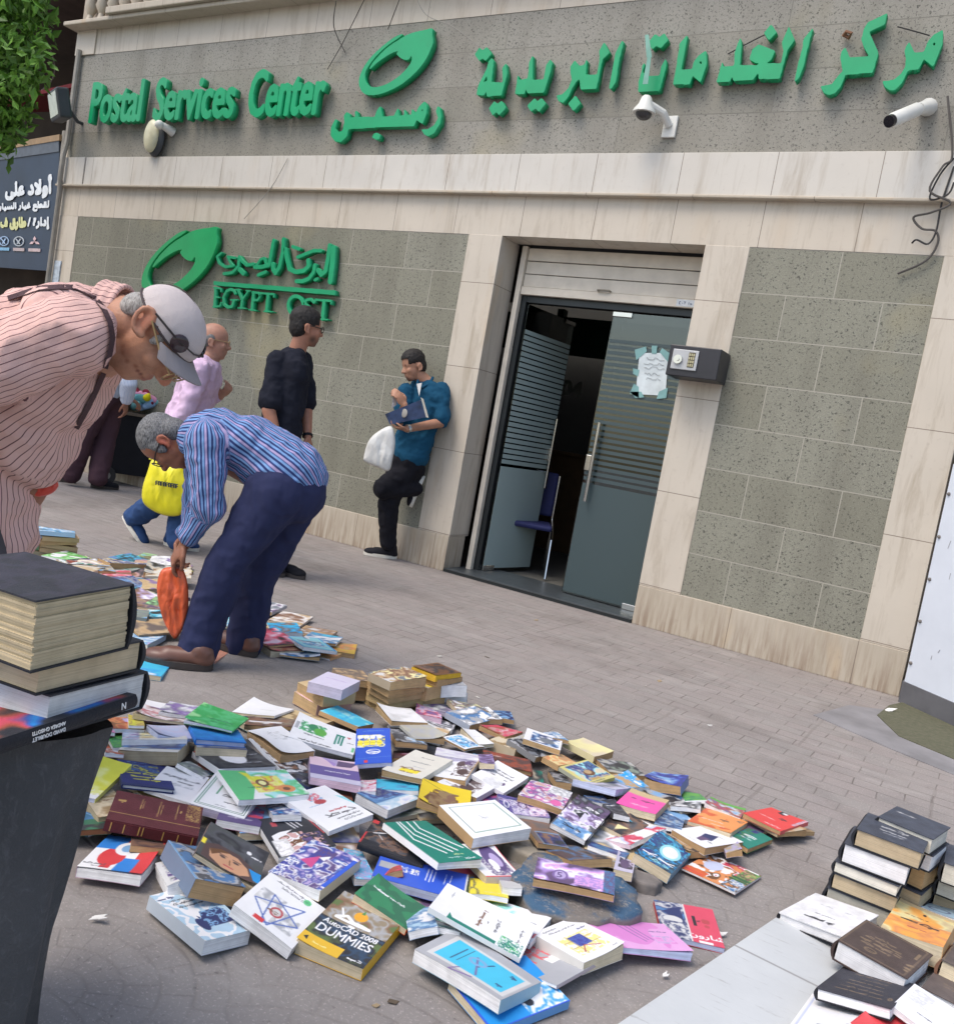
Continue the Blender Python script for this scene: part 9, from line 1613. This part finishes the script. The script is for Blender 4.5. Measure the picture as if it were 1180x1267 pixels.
def make_book(name, label, group, pose, w_, h_, t_, art, sp, pg, cu, hd, res, wv, seed):
    r = np.random.default_rng(seed)
    x, y, z, yaw, a, b = pose
    root = empty(name, (x, y, z), label, {'notebook': 'notebook', 'magazine': 'magazine', 'leaflet': 'leaflet', 'pamphlet': 'leaflet', 'booklet': 'booklet'}.get(name, 'book'), group)
    root.rotation_euler = (Matrix.Rotation(yaw, 3, 'Z') @ Matrix.Rotation(a, 3, 'X') @ Matrix.Rotation(b, 3, 'Y')).to_euler()
    n = {0: 26, 1: 44, 2: 72, 3: 110}[res]; nu, nv = (n, int(n*h_/w_)) if h_ > w_ else (int(n*w_/h_), n)
    img = lin(paint(art, nu, nv, seed)*255.0)
    side = sp[0] if sp else ('R' if r.random() < 0.75 else 'L'); stripe = sp.endswith('*'); sc_ = sp[1:].rstrip('*')
    c = 0.0028 if hd else 0.0007; ins = 0.004 if hd else 0.0006
    bow = r.uniform(-.003, .006) if not hd else 0.0; tw = r.uniform(-.004, .004) if not hd else 0
    def sfree(u, v):                                    # 0 at the spine, 1 at the free edge
        return {'R': 0.5-u/w_, 'L': 0.5+u/w_, 'T': 0.5-v/h_, 'B': 0.5+v/h_}[side]
    ph = r.uniform(0, 6.28)
    def bend(u, v):
        s_ = np.clip(sfree(u, v), 0, 1)
        return bow*(1-4*(u/w_)**2)*0.6+tw*(u/w_)*(v/h_)*4+wv*np.sin(v/h_*6+ph)*s_
    cuc = cu+(r.uniform(0, .004)+max(0, r.uniform(-.012, .012)) if not hd else 0.0)
    cr = r.uniform(-1, 1)
    def lift(u, v):                                     # cover standing off the pages at its free edge
        s_ = np.clip(sfree(u, v), 0, 1); k = v/h_ if side in 'RL' else u/w_
        return cuc*s_**3*(1+0.8*cr*k*2)*0.6
    us, vs = np.linspace(-w_/2, w_/2, nu), np.linspace(h_/2, -h_/2, nv)
    parts = []
    v_, q_, c_ = plate(us, vs, lambda U, V_: bend(U, V_)+lift(U, V_), c, img); parts.append((v_, q_[:, ::-1], c_))
    back = lin(PAL[sc_]) if sc_ else img.reshape(-1, 3).mean(0)*0.9
    us2, vs2 = np.linspace(-w_/2, w_/2, 7), np.linspace(h_/2, -h_/2, 7)
    v_, q_, c_ = plate(us2, vs2, lambda U, V_: bend(U, V_)*0.7-t_+c, c, np.repeat(np.repeat(back[None, None], 7, 0), 7, 1)); parts.append((v_, q_[:, ::-1], c_))
    # spine strip
    m = 14; st = max(c, 0.0008); zz = lambda V_: bend(V_[:, 0], V_[:, 1])*np.where(V_[:, 2] > -t_/2, 1, 0.7)
    if side in 'RL':
        x0 = w_/2-st if side == 'R' else -w_/2; bx = boxp(x0, -h_/2, -t_+c, x0+st, h_/2, -c, back, zz, m, 1)
    else:
        y0 = h_/2-st if side == 'T' else -h_/2; bx = boxp(-w_/2, y0, -t_+c, w_/2, y0+st, -c, back, zz, m, 0)
    if hd and not stripe:                               # rounded back
        k = min(.011, t_*.2); ms, A = 7, np.linspace(0, 1, m); V0 = []
        for a_ in A:
            for o_ in (1, 0):
                for q_ in (np.linspace(0, 1, ms) if o_ else np.linspace(1, 0, ms)):
                    xo = (w_ if side in 'RL' else h_)/2-st+(st+k*(1-(2*q_-1)**2) if o_ else k*.5*(1-(2*q_-1)**2)); yo = ((h_ if side in 'RL' else w_)*(a_-.5)); zo = -t_+c*.2+(t_-c*.4)*q_; sg = 1 if side in 'RT' else -1
                    V0.append((xo*sg, yo, zo) if side in 'RL' else (yo, xo*sg, zo))
        n2 = 2*ms; q0 = [(i*n2+j, i*n2+(j+1) % n2, (i+1)*n2+(j+1) % n2, (i+1)*n2+j) for i in range(m-1) for j in range(n2)]
        q0 += [(e*n2+j, e*n2+j+1, e*n2+n2-2-j, e*n2+n2-1-j) for e in (0, m-1) for j in range(ms-1)]
        bx = (np.array(V0), np.array(q0), np.repeat(back[None], len(V0), 0))
    elif hd:
        V0 = bx[0]; ax = 0 if side in 'RL' else 1; sg = 1 if side in 'RT' else -1; outer = (V0[:, ax]*sg > (w_ if ax == 0 else h_)/2-st/2); V0[outer, ax] += sg*.003
    parts.append(bx)
    if stripe:                                          # bands and lettering stamped on the spine
        k = {'M': 'D'}.get(sc_, 'W' if sc_[0] == 'K' and t_ < .03 else 'D'); lnm = h_ if side in 'RL' else w_
        for f_ in ((.06, .2, .36, .4, .62, .78, .94) if k == 'D' else (.12, .16, .2, .24, .28, .62, .66, .7)):
            p_ = -lnm/2+lnm*f_; wd = .003 if k == 'D' else .006; zc = -t_*(.5 if f_ not in (.36, .4) else .45); hh = t_*(.36 if k == 'D' else .2); off = 0.0006+(0.003 if hd else 0)
            if side in 'RL': xo = (w_/2+off-.0002) if side == 'R' else -(w_/2+off); parts.append(boxp(xo, p_, zc-hh, xo+.0003, p_+wd, zc+hh, lin(PAL[k]), None, 2, 1))
            else: yo = (h_/2+off-.0002) if side == 'T' else -(h_/2+off); parts.append(boxp(p_, yo, zc-hh, p_+wd, yo+.0003, zc+hh, lin(PAL[k]), None, 2, 0))
    V_, Q_, C_ = join(parts); me = np_mesh('cover', V_, Q_, C_); link('cover', me, CLOTHB if hd else COVER, root, True)
    # page block
    if t_ > 0.004:
        rag = pg.endswith('*'); pc = lin(PAL[pg.rstrip('*')]); pc = pc*r.uniform(.9, 1.05)
        px0, px1, py0, py1 = -w_/2+ins, w_/2-ins, -h_/2+ins, h_/2-ins
        if side == 'R': px1 = w_/2-st
        if side == 'L': px0 = -w_/2+st
        if side == 'T': py1 = h_/2-st
        if side == 'B': py0 = -h_/2+st
        nl = 24 if rag else 4; blocks = []
        zs = np.linspace(-t_+c+.0001, -c-.0001, nl+1)
        for i in range(nl):
            j = r.uniform(-.0016, .0016, 4) if rag else r.uniform(-.0003, .0003, 4)
            k = (i+0.5)/nl
            blocks.append(boxp(px0+j[0]*(side != 'L'), py0+j[1], zs[i], px1+j[2]*(side != 'R'), py1+j[3], zs[i+1], np.clip(pc*(r.uniform(.86, 1.05) if rag else r.uniform(.97, 1.03)), 0, 1),
                               lambda V0: bend(V0[:, 0], V0[:, 1])*(0.7+0.3*np.clip((V0[:, 2]+t_)/t_, 0, 1))+(0.6*lift(V0[:, 0], V0[:, 1])-wv)*np.clip((V0[:, 2]+t_)/t_, 0, 1)**2, 9, 0 if side in 'RL' else 1))
        V_, Q_, C_ = join(blocks); link('pages', np_mesh('pages', V_, Q_, C_), PAGES, root, True)
    return root
for i, (nm, lab, gi, pose, bw_, bh_, bt_, art, sp, pg, cu, hd, res, wv) in enumerate(BOOKS):
    make_book(nm, lab, BOOK_GROUPS[gi], pose, bw_, bh_, bt_, art, sp, pg, cu, hd, res, wv, 100+i)
# lettering on the spine of the flat picture book, upside down as it lies
for o_ in [o for o in COL.objects if o.get('label', '').startswith('large flat black picture book')]:
    M_ = world(o_); row = [b for b in BOOKS if b[1] == o_['label']][0]; w_, h_, t_ = row[4:7]
    for txt, dz in (('DAVID DOUBILET', -.0145), ('ANDREA GHISOTTI', -.006)): flat_text('spine_title', txt, .0052, lambda x, y, z: M_ @ Vector((-w_/2+.118-x, -h_/2-.0048-z, dz-y)), mat('spine white', (214, 214, 214), .5), o_, .055, 1, .0006, .0004)
    flat_text('spine_emblem', 'N', .010, lambda x, y, z: M_ @ Vector((w_/2-.03-x, -h_/2-.0048-z, -.010-y)), MATS['spine white'], o_, .008, 1, .0006, .0004)
